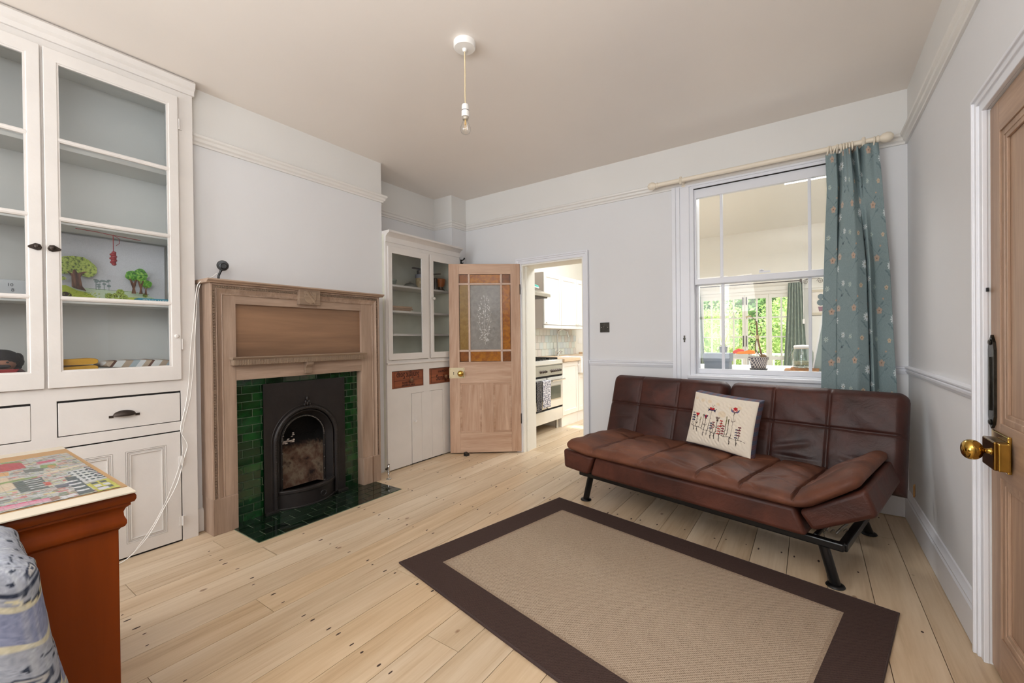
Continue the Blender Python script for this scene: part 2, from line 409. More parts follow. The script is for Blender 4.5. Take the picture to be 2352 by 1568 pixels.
def floor_mat():
    m = NT('scrubbed_pine_boards'); v = m.coord((1, 0.06, 1), rnd=17)
    n1 = m.noise(v, 9, 5, 0.6, 1.0); n2 = m.noise(v, 70, 3, 0.6, 0.3)
    f = m.math('ADD', m.math('MULTIPLY', n1, 0.7), m.math('MULTIPLY', n2, 0.3))
    col = m.ramp(f, [(0.3, lin((178, 153, 124))), (0.45, lin((202, 181, 153))), (0.62, lin((216, 198, 173)))])
    oi = m.n.new('ShaderNodeObjectInfo')
    tint = m.ramp(oi.outputs['Random'], [(0, lin((244, 240, 234))), (0.5, (1, 1, 1)), (1, lin((250, 242, 230)))])
    col = m.mix(1.0, col, tint, 'MULTIPLY')
    pat = m.ramp(m.noise(m.coord((1, .35, 1), rnd=11), 2.2, 3), [(0.5, (0, 0, 0)), (0.75, (1, 1, 1))])
    col = m.mix(m.math('MULTIPLY', pat, 0.35), col, lin((212, 180, 140)))
    vo = m.n.new('ShaderNodeTexVoronoi'); vo.inputs['Scale'].default_value = 7.5; m.link(m.coord((1, 0.6, 1), rnd=7), vo.inputs['Vector'])
    k = m.ramp(vo.outputs['Distance'], [(0.05, (1, 1, 1)), (0.085, (0, 0, 0))])
    rs = m.n.new('ShaderNodeSeparateXYZ'); m.link(vo.outputs['Color'], rs.inputs[0])
    k = m.math('MULTIPLY', k, m.math('GREATER_THAN', rs.outputs[0], 0.5))
    st_ = m.ramp(m.noise(m.coord((1, 0.03, 1), rnd=5), 42, 3, .7), [(.60, (0, 0, 0)), (.74, (1, 1, 1))]); col = m.mix(m.math('MULTIPLY', st_, 0.45), col, lin((168, 130, 92)))
    col = m.mix(m.math('MULTIPLY', k, 0.75), col, lin((120, 84, 58)))
    m.bsdf(col, 0.36, 0, m.bump(n2, 0.1, 0.002), 0.45); return m.m
M['floor'] = floor_mat()
def leather(name, a, b, c, rough):
    m = NT(name); v = m.coord()
    n = m.noise(v, 3.5, 5, 0.6, 0.6)
    col = m.ramp(n, [(0.32, lin(a)), (0.52, lin(b)), (0.72, lin(c))])
    w = m.noise(v, 14, 4, 0.6, 1.6); g = m.noise(v, 260, 2)
    h = m.math('ADD', w, m.math('MULTIPLY', g, 0.12))
    r = m.math('ADD', m.math('MULTIPLY', n, 0.25), rough-0.1)
    m.bsdf(col, r, 0, m.bump(h, 0.28, 0.010), 0.4); return m.m
M['leather'] = leather('brown_leather', (42, 21, 17), (63, 31, 24), (84, 42, 31), 0.48)
M['leatherb'] = leather('base_leather', (56, 28, 21), (76, 39, 28), (96, 52, 38), 0.52)
M['suede'] = leather('worn_tan_leather', (74, 41, 28), (101, 60, 42), (128, 80, 56), 0.6)

# ================================================================== THE SETTING
H = 2.66; XR = 0.504; YB = 3.594; YB2 = 3.815; XC = -3.024; YC = 2.407; XA = -3.348
def struct(name, mb, mat, parent=None, **kw):
    o = mb.build(name, mat, parent, **kw)
    if parent is None: o['kind'] = 'structure'
    return o

# floor: a dark sub-floor with one board object after another
floor = struct('floor', MB().box(-3.6, 2.6, -2.3, 9.05, -0.06, -0.022), M['gap'])
bw = 0.160; X0 = -3.458
protos = {}
def board(x, y0, y1, w):
    key = (round(w, 3), round(y1-y0, 2))
    if key not in protos:
        L = y1-y0; mb = MB().box(0.0012, w-0.0012, 0.001, L-0.001, -0.022, 0.0)
        protos[key] = mb.build('floorboard', M['floor'], floor); o = protos[key]
        o.location = (x, y0, 0)
    else: o = copy_part(protos[key], floor, (x, y0, 0))
    return o
nb = 24
for i in range(nb+2):
    x = X0+i*bw+0.0
    w = bw if x+bw < XR+0.02 else XR+0.02-x
    if w < 0.02: continue
    cuts = [-2.2, [0.35, 1.15, -0.4, 2.9, 0.9][i % 5]+0.13*(i % 3), YB+0.11]
    for a, b in zip(cuts[:-1], cuts[1:]): board(x, a, b, w)
    if x < -0.9: board(x, YB+0.11, 9.0, w)
# nails: little dark heads and old filler marks in rows across the boards
nm = MB()
for i in range(nb):
    for yy in np.arange(-0.3, 5.2, 0.42):
        for dx in (0.03, 0.128):
            x = X0+i*bw+dx+random.uniform(-.006, .006); y = yy+random.uniform(-.012, .012)
            if random.random() < 0.2: continue
            if x > XR-.03 or (y > YB-.05 and (x < -2.5 or x > -1.3)): continue
            r = random.uniform(.003, .0055); a = random.uniform(1.3, 3.0)
            nm.add([(x+r*math.cos(q), y+r*a*math.sin(q), 0.0007) for q in [k*PI/4 for k in range(8)]], [tuple(range(8))])
tag(struct('nail_head', nm, plain('old_nail', (66, 50, 40), 0.7), floor), kind='stuff')

# ceiling
struct('ceiling', MB().box(-3.6, XR+.12, -2.3, YB2, H, H+.1), M['ceil'])

# back wall with doorway and window opening
DX0, DX1, DZ = -2.372, -1.690, 1.885
WX0, WX1, WZ0, WZ1 = -0.775, 0.235, 0.834, 2.32
ZF = 2.345
wb = MB()
wb.box(-3.6, DX0, YB, YB2, 0, ZF).box(DX1, WX0, YB, YB2, 0, ZF).box(WX1, 2.6, YB, YB2, 0, ZF)
wb.box(DX0, DX1, YB, YB2, DZ, ZF).box(WX0, WX1, YB, YB2, 0, WZ0).box(WX0, WX1, YB, YB2, WZ1, ZF)
wall_back = struct('wall_back', wb, M['wall'])
struct('frieze', MB().box(-3.6, XR, YB, YB2, ZF, H), M['frieze'], wall_back)
# boxed pier in the corner
struct('boxed_pier', MB().box(XA, -3.093, 3.366, YB, 0, ZF), M['wall'], wall_back)
struct('frieze', MB().box(XA, -3.093, 3.366, YB, ZF, H), M['frieze'], wall_back)
# left wall: alcoves and chimney breast (with a fire opening)
wl = MB().box(XA-.15, XA, -2.3, YB2, 0, ZF)
CY0 = 1.01
FY0, FY1, FZ = 1.30, 2.0, 0.78
wl.box(XA, XC, CY0, FY0, 0, ZF).box(XA, XC, FY1, YC, 0, ZF).box(XA, XC, FY0, FY1, FZ, ZF)
wall_left = struct('wall_left', wl, M['wall'])
struct('frieze', MB().box(XA-.15, XA, -2.3, YB2, ZF, H).box(XA, XC, CY0, YC, ZF, H), M['frieze'], wall_left)
# right wall with the pine door in it
RY0, RY1, RZ = 1.36, 2.145, 1.905
wr = MB().box(XR, XR+.12, RY1, YB, 0, ZF).box(XR, XR+.12, -2.3, RY0, 0, ZF).box(XR, XR+.12, RY0, RY1, RZ, ZF)
wall_right = struct('wall_right', wr, M['wall'])
struct('frieze', MB().box(XR, XR+.12, -2.3, YB, ZF, H), M['frieze'], wall_right)
# wall behind the camera with the bay window
VX0, VX1, VZ0, VZ1 = -3.05, -1.25, 0.65, 2.40
struct('wall_rear', MB().box(-3.6, VX0, -2.2, -2.1, 0, H).box(VX1, XR+.12, -2.2, -2.1, 0, H).box(VX0, VX1, -2.2, -2.1, 0, VZ0).box(VX0, VX1, -2.2, -2.1, VZ1, H), M['wall'])
wf = MB()
for x in (VX0, -2.2, VX1-.06): wf.box(x, x+.06, -2.16, -2.1, VZ0, VZ1)
for z in (VZ0, 1.5, VZ1-.06): wf.box(VX0, VX1, -2.15, -2.11, z, z+.05)
struct('window_2', wf, M['trim'])

# picture rail: a moulded profile run round the room
def moulding(pts, prof, name, mat, parent, closed=False):
    """pts: plan points (x,y) with the room on the left-hand side of travel; prof: (out, z)"""
    n = len(pts); vs, fs = [], []
    for i, p in enumerate(pts):
        p = Vector(p)
        d0 = (p-Vector(pts[i-1])).normalized() if i else None
        d1 = (Vector(pts[i+1])-p).normalized() if i < n-1 else None
        if d0 is None: d0 = d1
        if d1 is None: d1 = d0
        n0 = Vector((-d0.y, d0.x)); n1 = Vector((-d1.y, d1.x)); m = (n0+n1)
        m = m/(1+n0.dot(n1)) if (1+n0.dot(n1)) > 1e-6 else n0
        for (o, z) in prof: vs.append((p.x+m.x*o, p.y+m.y*o, z))
    k = len(prof)
    for i in range(n-1):
        for j in range(k): fs.append((i*k+j, (i+1)*k+j, (i+1)*k+(j+1) % k, i*k+(j+1) % k))
    fs.append(tuple(range(k))); fs.append(tuple(range((n-1)*k, n*k))[::-1])
    mb = MB().add(vs, fs); o = mb.build(name, mat, parent, smooth=25)
    if parent is None: o['kind'] = 'structure'
    bm = bmesh.new(); bm.from_mesh(o.data); bmesh.ops.recalc_face_normals(bm, faces=bm.faces[:]); bm.to_mesh(o.data); bm.free()
    return o
def prof_rail(z, s=1.0):
    return [(0, z-.030*s), (.012*s, z-.030*s), (.013*s, z-.018*s), (.024*s, z-.010*s), (.026*s, z+.006*s), (.036*s, z+.014*s), (.038*s, z+.026*s), (.03*s, z+.032*s), (0, z+.034*s)]
zp = 2.351
moulding([(XR, -2.1), (XR, YB), (-3.093, YB), (-3.093, 3.366), (XA, 3.366), (XA, YC), (XC, YC), (XC, CY0+.012)], prof_rail(zp), 'trim_1', M['trim'], None)
zd = 0.919
def prof_dado(z): return [(0, z-.024), (.008, z-.024), (.012, z-.012), (.016, z-.010), (.017, z), (.013, z+.004), (.02, z+.012), (.02, z+.018), (0, z+.024)]
moulding([(WX0-.128, YB), (-1.638, YB)], prof_dado(zd), 'trim_2', M['trimc'], None)
moulding([(XR, 2.205), (XR, YB), (WX1+.128, YB)], prof_dado(zd), 'trim_3', M['trimc'], None)
# skirting boards
sk = [(0, 0.004), (.022, .004), (.022, .128), (.017, .136), (.019, .146), (.010, .158), (.006, .17), (0, .172)]
moulding([(XR, 2.205), (XR, YB)], sk, 'baseboard_right', M['trimc'], None)
moulding([(XR, YB), (-1.64, YB)], sk, 'baseboard_back', M['trimc'], None)
b1 = moulding([(XC, 1.075), (XC, CY0+.0)], [(0, 0.004), (.018, .004), (.018, .12), (.012, .138), (0, .142)], 'baseboard_left', M['cabp'], None)

# doorway to the kitchen: jamb lining, stops and architrave
D1 = MB().box(DX0-.004, DX0+.018, YB-.002, YB2+.005, 0, DZ).box(DX1-.018, DX1+.004, YB-.002, YB2+.005, 0, DZ).box(DX0, DX1, YB-.002, YB2+.005, DZ-.02, DZ+.01)
D1.box(DX0+.018, DX0+.03, YB+.05, YB+.08, 0, DZ-.02)
door_1 = struct('door_1', D1, M['cream'])
def architrave(mb, x0, x1, zt, w, y, d=1, base=0.0, plane='y'):
    """three-step architrave round an opening; plane y: wall at y, room towards -y"""
    for (a, b, t) in ((0, w*.55, .014), (w*.5, w*.82, .022), (w*.78, w, .030)):
        if plane == 'y':
            mb.box(x0-b, x0-a, y-t, y, base, zt+b).box(x1+a, x1+b, y-t, y, base, zt+b).box(x0-b, x1+b, y-t, y, zt+a, zt+b)
        else:
            mb.box(y-t, y, x0-b, x0-a, base, zt+b).box(y-t, y, x1+a, x1+b, base, zt+b).box(y-t, y, x0-b, x1+b, zt+a, zt+b)
    return mb
architrave(MB(), DX0+.004, DX1-.004, DZ-.006, 0.055, YB).build('architrave', M['trimc'], door_1, bevel=.003)
# ---- window between the rooms: sash window with marginal lights
window_1 = struct('window_1', MB().box(WX0-.002, WX0+.03, YB-.004, YB2, WZ0, WZ1).box(WX1-.03, WX1+.002, YB-.004, YB2, WZ0, WZ1).box(WX0, WX1, YB-.004, YB2, WZ1-.02, WZ1+.004).box(WX0, WX1, YB, YB2+.02, WZ0-.03, WZ0+.014), M['trimc'])
wa = MB()
for (a, b, t) in ((0, .075, .012), (.07, .10, .020), (.10, .128, .030)):
    wa.box(WX0-b, WX0-a, YB-t, YB, 0.70, WZ1+.01).box(WX1+a, WX1+b, YB-t, YB, 0.70, WZ1+.01)
wa.box(WX0-.128, WX1+.128, YB-.014, YB, WZ1, WZ1+.022)
wa.build('architrave', M['trimc'], window_1, bevel=.003)
MB().box(WX0-.02, WX1+.02, YB-.035, YB, .812, .838).box(WX0-.128, WX1+.128, YB-.016, YB, .70, .812).build('sill', M['trimc'], window_1, bevel=.005)
gx0, gx1 = -0.728, 0.188; m1, m2 = -0.551, 0.004
def sash(zb, zt, gb, gt, y0, y1, name):
    mb = MB().box(WX0+.012, gx0, y0, y1, zb, zt).box(gx1, WX1-.012, y0, y1, zb, zt).box(WX0+.012, WX1-.012, y0, y1, zb, gb).box(WX0+.012, WX1-.012, y0, y1, gt, zt)
    mb.box(m1-.010, m1+.010, y0+.006, y1-.006, gb, gt).box(m2-.010, m2+.010, y0+.006, y1-.006, gb, gt)
    o = mb.build(name, M['trimc'], window_1, bevel=.003)
    for a, b in ((gx0, m1-.01), (m1+.01, m2-.01), (m2+.01, gx1)):
        MB().box(a-.003, b+.003, (y0+y1)/2-.0015, (y0+y1)/2+.0015, gb-.003, gt+.003).build('pane', M['glass'], o)
    return o
us = sash(1.548, 2.30, 1.592, 2.228, 3.612, 3.648, 'upper_sash')
ls = sash(WZ0+.014, 1.548+.035, 0.886, 1.545, 3.655, 3.69, 'lower_sash')
MB().box(WX0+.02, WX1-.02, 3.60, 3.612, 2.296, 2.303).build('shadow_gap', M['gap'], window_1)
MB().box(-.30, -.23, 3.595, 3.613, 1.60, 1.612).ball((-.285, 3.60, 1.617), .014, .01, .008).build('sash_catch', M['trimc'], window_1)
wk = MB().obox((-.817, YB-.014, 1.124), (1, 0, 0), (0, 0, 1), (0, 1, 0), .005, .026, .003).obox((-.817, YB-.016, 1.124), (1, 0, 1), (-1, 0, 1), (0, 1, 0), .008, .008, .004)
wk.build('shutter_catch', M['bronze'], window_1)
# ---- door 2: the pine door on the right with its architrave
XD = XR+.006
door_2 = struct('door_2', architrave(MB(), RY0+.0, RY1-.004, RZ, 0.058, XR, base=0, plane='x'), M['trimc'], bevel=.003)
st = MB().box(XD, XD+.035, RY1-.088, RY1-.004, .008, RZ-.004).box(XD, XD+.035, RY0+.004, RY0+.09, .008, RZ-.004).box(XD, XD+.035, 1.70, 1.79, .15, RZ-.1)
st.build('stile', M['door2'], door_2, bevel=.0015)
rl = MB()
for z0, z1 in ((.008, .140), (.668, .845), (1.795, RZ-.004)): rl.box(XD, XD+.035, RY0+.09, RY1-.088, z0, z1)
rl.build('rail', M['door2h'], door_2, bevel=.0015)
for ya, yb in ((RY0+.09, 1.70), (1.79, RY1-.088)):
    for z0, z1 in ((.140, .668), (.845, 1.795)):
        MB().box(XD+.016, XD+.03, ya, yb, z0, z1).build('panel', M['door2'], door_2)
        fr = MB()
        for k, t in ((.020, .011), (.034, .014)):
            fr.box(XD+t-.006 if k < .03 else XD+.008, XD+.016, ya, ya+k, z0, z1).box(XD+t-.006 if k < .03 else XD+.008, XD+.016, yb-k, yb, z0, z1)
            fr.box(XD+t-.006 if k < .03 else XD+.008, XD+.016, ya, yb, z0, z0+k).box(XD+t-.006 if k < .03 else XD+.008, XD+.016, ya, yb, z1-k, z1)
        fr.build('panel_moulding', M['door2'], door_2, bevel=.004)
fp = MB().prism([(RY1-.052, .835), (RY1-.032, .818), (RY1-.012, .835), (RY1-.004, .86), (RY1-.004, 1.085), (RY1-.012, 1.11), (RY1-.032, 1.135), (RY1-.052, 1.11), (RY1-.060, 1.085), (RY1-.060, .86)], XR-.002, XD, 'x')
fp.prism([(RY1-.036, .88), (RY1-.028, .88), (RY1-.024, .97), (RY1-.028, 1.06), (RY1-.036, 1.06), (RY1-.040, .97)], XR-.007, XR, 'x')
for z in (.84, 1.11): fp.ball((XR-.004, RY1-.032, z), .004, .014, .010)
tag(fp.build('finger_plate', M['bronze'], door_2, bevel=.002), 'dark bronze finger plate')
lk = MB().box(XR-.004, XD, 1.955, 2.10, .702, .818).build('lock_plate', M['brass'], door_2, bevel=.003)
MB().box(XR-.036, XR-.004, 1.945, 2.055, .712, .802).build('lock_case', M['brassd'], lk, bevel=.004)
MB().box(XR-.030, XR-.004, 1.928, 1.945, .714, .800).build('lock_edge', M['brass'], lk, bevel=.003)
kb = MB().lathe(smp([(.013, .0), (.009, .006), (.008, .014), (.010, .019), (.021, .024), (.0295, .034), (.0320, .046), (.0285, .058), (.018, .067), (.001, .071)]), (0, 0, 0), 'x', 40)
kb.v = [(XR-.034-x, 1.968+y, .768+z) for x, y, z in kb.v]
tag(kb.build('door_knob', M['brass'], door_2, smooth=80), 'polished brass knob')
MB().box(XR-.006, XR+.0, RY1-.012, RY1+.004, 1.283, 1.296).build('latch_hook', M['black'], door_2)

# ---- the rooms beyond the doorway and window
HK = 3.05
kw = MB().box(-3.35, -3.2, YB2, 9.0, 0, HK)
struct('wall_kitchen', kw, M['cream'])
struct('ceiling_kitchen', MB().box(-3.35, -2.15, YB2, 9.1, HK, HK+.1).box(-.95, -.25, YB2, 9.1, HK, HK+.1).box(1.35, 2.6, YB2, 9.1, HK, HK+.1)
       .box(-2.15, -.95, YB2, 4.7, HK, HK+.1).box(-2.15, -.95, 5.9, 9.1, HK, HK+.1).box(-.25, 1.35, YB2, 5.05, HK, HK+.1).box(-.25, 1.35, 6.45, 9.1, HK, HK+.1), plain('kitchen_ceiling_white', (246, 245, 240), .6, var=.005))
struct('wall_dining', MB().box(2.3, 2.45, YB2, 9.0, 0, HK), M['cream'])
FX0, FX1, FZT = -1.78, -.19, 1.93
struct('wall_far', MB().box(-3.35, FX0, 9.0, 9.15, 0, HK).box(FX1, 2.45, 9.0, 9.15, 0, HK).box(FX0, FX1, 9.0, 9.15, FZT, HK).box(-3.2, 2.3, 8.985, 9.0, 1.955, 1.985), M['cream'])
# french doors
door_3 = struct('door_3', MB().box(FX0, FX0+.035, 8.99, 9.08, 0, FZT).box(FX1-.03, FX1, 8.99, 9.08, 0, FZT).box(FX0, FX1, 8.99, 9.08, FZT-.03, FZT+.02), M['cream'])
xs = [-1.746, -1.365, -.984, -.602, -.22]
for i in range(4):
    a, b = xs[i], xs[i+1]; s0 = .045; lf = MB().box(a+.002, a+s0, 9.0, 9.045, .02, FZT-.03).box(b-s0, b-.002, 9.0, 9.045, .02, FZT-.03)
    mid = (a+b)/2; lf.box(mid-.014, mid+.014, 9.008, 9.04, .3, 1.83)
    zz = [.02, .30, .715, .77, 1.115, 1.125, 1.47]
    for z0, z1 in ((.02, .31), (.71, .775), (1.115, 1.14), (1.465, 1.49), (1.83, FZT-.03)): lf.box(a+s0, b-s0, 9.004, 9.042, z0, z1)
    leaf = lf.build('door_leaf', M['cream'], door_3)
    for z0, z1 in ((.31, .71), (.775, 1.115), (1.14, 1.465), (1.49, 1.83)):
        for p, q in ((a+s0, mid-.014), (mid+.014, b-s0)):
            MB().box(p, q, 9.022, 9.025, z0, z1).build('pane', M['glass'], leaf)
MB().box(-1.02, -1.005, 8.98, 9.0, 1.72, 1.86).box(-.965, -.95, 8.98, 9.0, 1.72, 1.86).box(-1.015, -1.005, 8.98, 9.0, .95, 1.15).box(-.965, -.955, 8.98, 9.0, .95, 1.15).build('bolt', M['bronze'], door_3)
# ground outside
struct('patio', MB().box(-9, 8, 9.15, 22, -.12, -.02), plain('pale_paving', (196, 190, 176), .8, var=.1, vscale=2))

# ================================================================== BUILT-IN CUPBOARD (left)
FX = -2.964
kab = thing('built_in_cupboard', 'tall white painted built-in cupboard with glazed doors left of the fireplace', 'cupboard', (-3.15, .42, 0))
YL, YR = -.62, 1.012
T = .022
fr = MB()
fr.box(FX-T, FX, .935, YR, 0, 2.60)                # right stile
fr.box(FX-T, FX, YL, YR, 2.54, 2.60)               # head
fr.box(FX-T, FX, .398, .428, .925, 2.54)           # behind the meeting stiles
fr.box(FX-T, FX, YL, .935, .862, .925)
fr.box(FX-T, FX, .358, .442, .636, .862)
fr.box(FX-T, FX, YL, .935, .636, .688)
fr.box(FX-T, FX, YL, -.13, 0, 2.6)
fr.build('face_frame', M['cabp'], kab, bevel=.0015)
MB().box(XA, FX-T, YR-.025, YR, 0, 2.6).box(XA, FX-T, YL, YL+.02, 0, 2.6).box(XA, FX-T, YL, YR, 2.585, 2.6).box(XA, FX-T, YL, YR, .9, .922).box(XA+.002, XA+.012, YL, YR, 0, 2.6).build('carcass', M['cabi'], kab)
cr = MB().prism([(FX-.02, 2.575), (FX+.012, 2.575), (FX+.014, 2.60), (FX+.03, 2.612), (FX+.034, 2.64), (FX+.02, 2.655), (FX-.02, 2.659)], YL, YR+.006, 'y')
cr.build('cornice', M['cabp'], kab)
for z in (2.125, 1.745, 1.345):
    sh = MB().box(XA+.012, -3.115, YL+.02, YR-.025, z, z+.02); o = sh.build('shelf', M['cabi'], kab, bevel=.002)
def glazed_door(y0, y1, flip):
    F = FX+.018
    d = MB().box(FX, F, y0, y1, .927, 1.005).box(FX, F, y0, y1, 2.48, 2.538)
    gl, gr = (y0+.046, y1-.045)
    d.box(FX, F, y0, gl, 1.005, 2.48).box(FX, F, gr, y1, 1.005, 2.48)
    o = d.build('door', M['cabp'], kab, bevel=.003)
    zs = [1.005, 1.357, 1.737, 2.113, 2.48]
    for z in zs[1:4]:
        MB().prism([(FX+.001, z-.012), (F-.004, z-.010), (F, z-.003), (F, z+.003), (F-.004, z+.010), (FX+.001, z+.012)], gl, gr, 'y').build('glazing_bar', M['cabp'], o)
    pt = MB()
    for a, b in zip(zs[:-1], zs[1:]):
        MB().box(FX+.004, FX+.007, gl, gr, a, b).build('pane', M['cglass'], o)
    for (p, q, r, s) in ((gl, gl+.006, 1.005, 2.48), (gr-.008, gr, 1.005, 2.48), (gl, gr, 1.005, 1.011), (gl, gr, 2.472, 2.48)): pt.box(FX+.002, F-.004, p, q, r, s)
    pt.build('glazing_bead', M['cabp'], o)
    return o
dR = glazed_door(.412, .936, 1); dL = glazed_door(-.118, .402, 0)
for z in (2.384, 1.129):
    MB().lathe([(.005, -.03), (.005, .03)], (FX+.012, .942, z), 'z', 8).box(FX+.001, FX+.006, .925, .958, z-.028, z+.028).build('hinge', M['cabp'], kab)
for z in (.462, .118):
    MB().lathe([(.005, -.028), (.005, .028)], (FX+.010, .934, z), 'z', 8).box(FX+.001, FX+.006, .918, .95, z-.026, z+.026).build('hinge', M['cabp'], kab)
MB().lathe([(.011, 0), (.011, .006), (.007, .010)], (FX+.018, .914, 1.174), 'x', 12).build('knob', M['cabp'], dR)
for yy, sgn, par in ((.433, 1, dR), (.384, -1, dL)):
    lt = MB().prism([(yy-.016*sgn, 1.588), (yy-.010*sgn, 1.603), (yy+.006*sgn, 1.606), (yy+.030*sgn, 1.590), (yy+.028*sgn, 1.583), (yy, 1.574), (yy-.012*sgn, 1.578)], FX+.018, FX+.026, 'x')
    lt.ball((FX+.032, yy, 1.590), .012, .013, .011)
    tag(lt.build('turn_latch', M['dkiron'], par, bevel=.002), 'dark iron turn catch')
def drawer(y0, y1, z0, z1, pull):
    MB().box(FX-.012, FX-.004, y0-.003, y1+.003, z0-.002, z1+.005).build('drawer_gap', M['gap'], kab)
    o = MB().box(FX-.016, FX+.001, y0, y1, z0, z1-.003).build('drawer', M['cabp'], kab, bevel=.002)
    if pull is not None:
        n = 9; mb = MB()
        pr = []
        for i in range(17):
            t = i/16; a = -1+2*t; w = .052*a; h = .020*max(0, 1-abs(a)**3)**.5 if abs(a) < .99 else 0
            pr.append((w, h))
        vs, fs = [], []
        for i in range(15):
            a = -1+2*i/14; R = max(.0, 1-a*a)**.5
            for j in range(7):
                b = PI/2*j/6
                vs.append((FX+.001+.026*R*math.sin(b), pull+.048*a, .757+.030*R*math.cos(b)+.004*(1-R)))
        for i in range(14):
            for j in range(6): fs.append((i*7+j, i*7+j+1, (i+1)*7+j+1, (i+1)*7+j))
        mb.add(vs, fs); mb.box(FX, FX+.004, pull-.062, pull-.044, .752, .764).box(FX, FX+.004, pull+.044, pull+.062, .752, .764)
        c = mb.build('cup_pull', M['dkiron'], o, smooth=40)
        s = c.modifiers.new('solid', 'SOLIDIFY'); s.thickness = .003
    return o
drawer(.446, .931, .692, .855, .688); drawer(-.125, .357, .692, .855, .12)
def panel_door(y0, y1, z0, z1, panels):
    MB().box(FX-.014, FX-.006, y0-.004, y1+.004, 0.0, z1+.006).build('door_gap', M['gap'], kab)
    o = MB().box(FX-.018, FX-.004, y0, y1, z0, z1)
    g = MB()
    zc = (.078, .565)
    ys = [y0]+[v for p in panels for v in p]+[y1]
    for a, b in zip(ys[0::2], ys[1::2]): g.box(FX-.004, FX+.002, a, b, z0, z1)
    for p in panels:
        g.box(FX-.004, FX+.002, p[0], p[1], z0, zc[0]).box(FX-.004, FX+.002, p[0], p[1], zc[1], z1)
    d = o.build('door', M['cabp'], kab); g.build('door_frame', M['cabp'], d, bevel=.0015)
    for p in panels:
        mm = MB()
        for k, t in ((.006, .005), (.014, .001), (.022, .004)):
            w = .005; a0, a1, b0, b1 = p[0]+k-.005, p[1]-k+.005, zc[0]+k-.005, zc[1]-k+.005
            mm.box(FX-.004, FX-.004+t+.002, a0, a0+w, b0, b1).box(FX-.004, FX-.004+t+.002, a1-w, a1, b0, b1).box(FX-.004, FX-.004+t+.002, a0, a1, b0, b0+w).box(FX-.004, FX-.004+t+.002, a0, a1, b1-w, b1)
        mm.build('panel_moulding', M['cabp'], d)
panel_door(.400, .930, .010, .629, ((.463, .638), (.689, .864)))
panel_door(-.125, .357, .010, .629, ((-.06, .10), (.15, .31)))
rel(kab)

# things on its shelves ------------------------------------------------------
SZ = 1.366
def P(**k): return k
# painted woodland scene on card
cv = Canvas(.50, .28, 900, (196, 197, 202))
G1, G2, G3, BR, DK = (150, 168, 60), (182, 196, 74), (112, 140, 52), (96, 62, 46), (58, 44, 34)
cv.rect(0, .5, 0, .3, (199, 200, 205))
cv.poly([(0, 0), (.5, 0), (.5, .018), (.46, .03), (.40, .05), (.33, .062), (.25, .056), (.16, .062), (.10, .06), (0, .075)], (190, 205, 178))
for k in range(14):
    x = .17+.075*random.random(); y = .07+.03*random.random(); cv.ell(x, y, .009, .004, (128, 142, 142)); cv.line([(x, y), (x, .058)], .0016, (120, 132, 130))
cv.line([(.15, .06), (.33, .058), (.42, .05)], .0016, (130, 150, 120))
cv.poly([(0, 0), (.215, 0), (.20, .016), (.17, .03), (.14, .042), (.10, .05), (.06, .068), (0, .066)], G2)
cv.poly([(.20, 0), (.5, 0), (.5, .012), (.44, .022), (.36, .034), (.29, .030), (.22, .016)], (176, 190, 82))
cv.poly([(.205, 0), (.26, 0), (.235, .008), (.205, .014)], (176, 196, 214))
for (x, y, r) in ((.235, .032, .018), (.262, .036, .014), (.285, .052, .018), (.30, .028, .022), (.285, .012, .015), (.43, .022, .016), (.40, .045, .012)):
    cv.ell(x, y, r, r*.8, (150, 170, 84))
    for _ in range(26):
        cv.ell(x+random.uniform(-r, r)*.8, y+random.uniform(-r, r)*.65, .0025, .002, random.choice([(104, 130, 60), (186, 196, 110), (92, 84, 52)]))
cv.ell(.055, .024, .028, .017, DK); cv.ell(.045, .012, .014, .005, (190, 140, 116))
for _ in range(160): cv.ell(random.random()*.2, random.random()*.045, .003, .0018, random.choice([(150, 170, 54), (196, 206, 92), (130, 156, 48)]), al=.7)
cv.grain(4, 1, 1)
def card(name, poly, canvas_fn, x, lab=None, parent=None):
    """thin printed card cut to an outline in the (y,z) plane at x"""
card_scene = thing('card_theatre', 'painted cardboard woodland scene with cut-out trees on the third shelf', 'artwork', (-3.27, .70, SZ))
yy = np.linspace(.478, .972, 260); zz = np.linspace(SZ, SZ+.37, 190)
Pm = np.zeros((len(zz), len(yy), 3)); Pm[..., 0] = -3.325+0*Pm[..., 0]; Pm[..., 1] = yy[None, :]; Pm[..., 2] = zz[:, None]
Pm[..., 0] = -3.318
grid_obj('backdrop', Pm, painted('woodland_print'), card_scene, cv.a, thick=.003)
def cutout(name, blobs, mat, x, t=.003):
    mb = MB()
    for i, poly in enumerate(blobs): mb.prism([(p, q+.034) for p, q in poly], x+.0007*i, x+t+.0007*i, 'x')
    return mb.build(name, mat, card_scene)
def blob(cy, cz, ry, rz, n=22, wob=.12, seed=0):
    r = random.Random(seed); return [(cy+ry*math.cos(q)*(1+r.uniform(-wob, wob)), cz+rz*math.sin(q)*(1+r.uniform(-wob, wob))) for q in [2*PI*k/n for k in range(n)]]
leaf1 = NT('card_leaf_print'); _v = leaf1.coord(); leaf1.bsdf(leaf1.ramp(leaf1.noise(_v, 90, 3), [(.36, lin((70, 84, 40))), (.46, lin((140, 160, 70))), (.62, lin((176, 190, 96)))]), .7)
leaf2 = NT('card_leaf_print_bright'); _v = leaf2.coord(); leaf2.bsdf(leaf2.ramp(leaf2.noise(_v, 90, 3), [(.34, lin((50, 96, 34))), (.5, lin((84, 150, 48))), (.66, lin((150, 190, 80)))]), .7)
bark = NT('card_bark_print'); _v = bark.coord((1, 1, .2)); bark.bsdf(bark.ramp(bark.noise(_v, 90, 3), [(.4, lin((66, 42, 34))), (.6, lin((122, 84, 62)))]), .7)
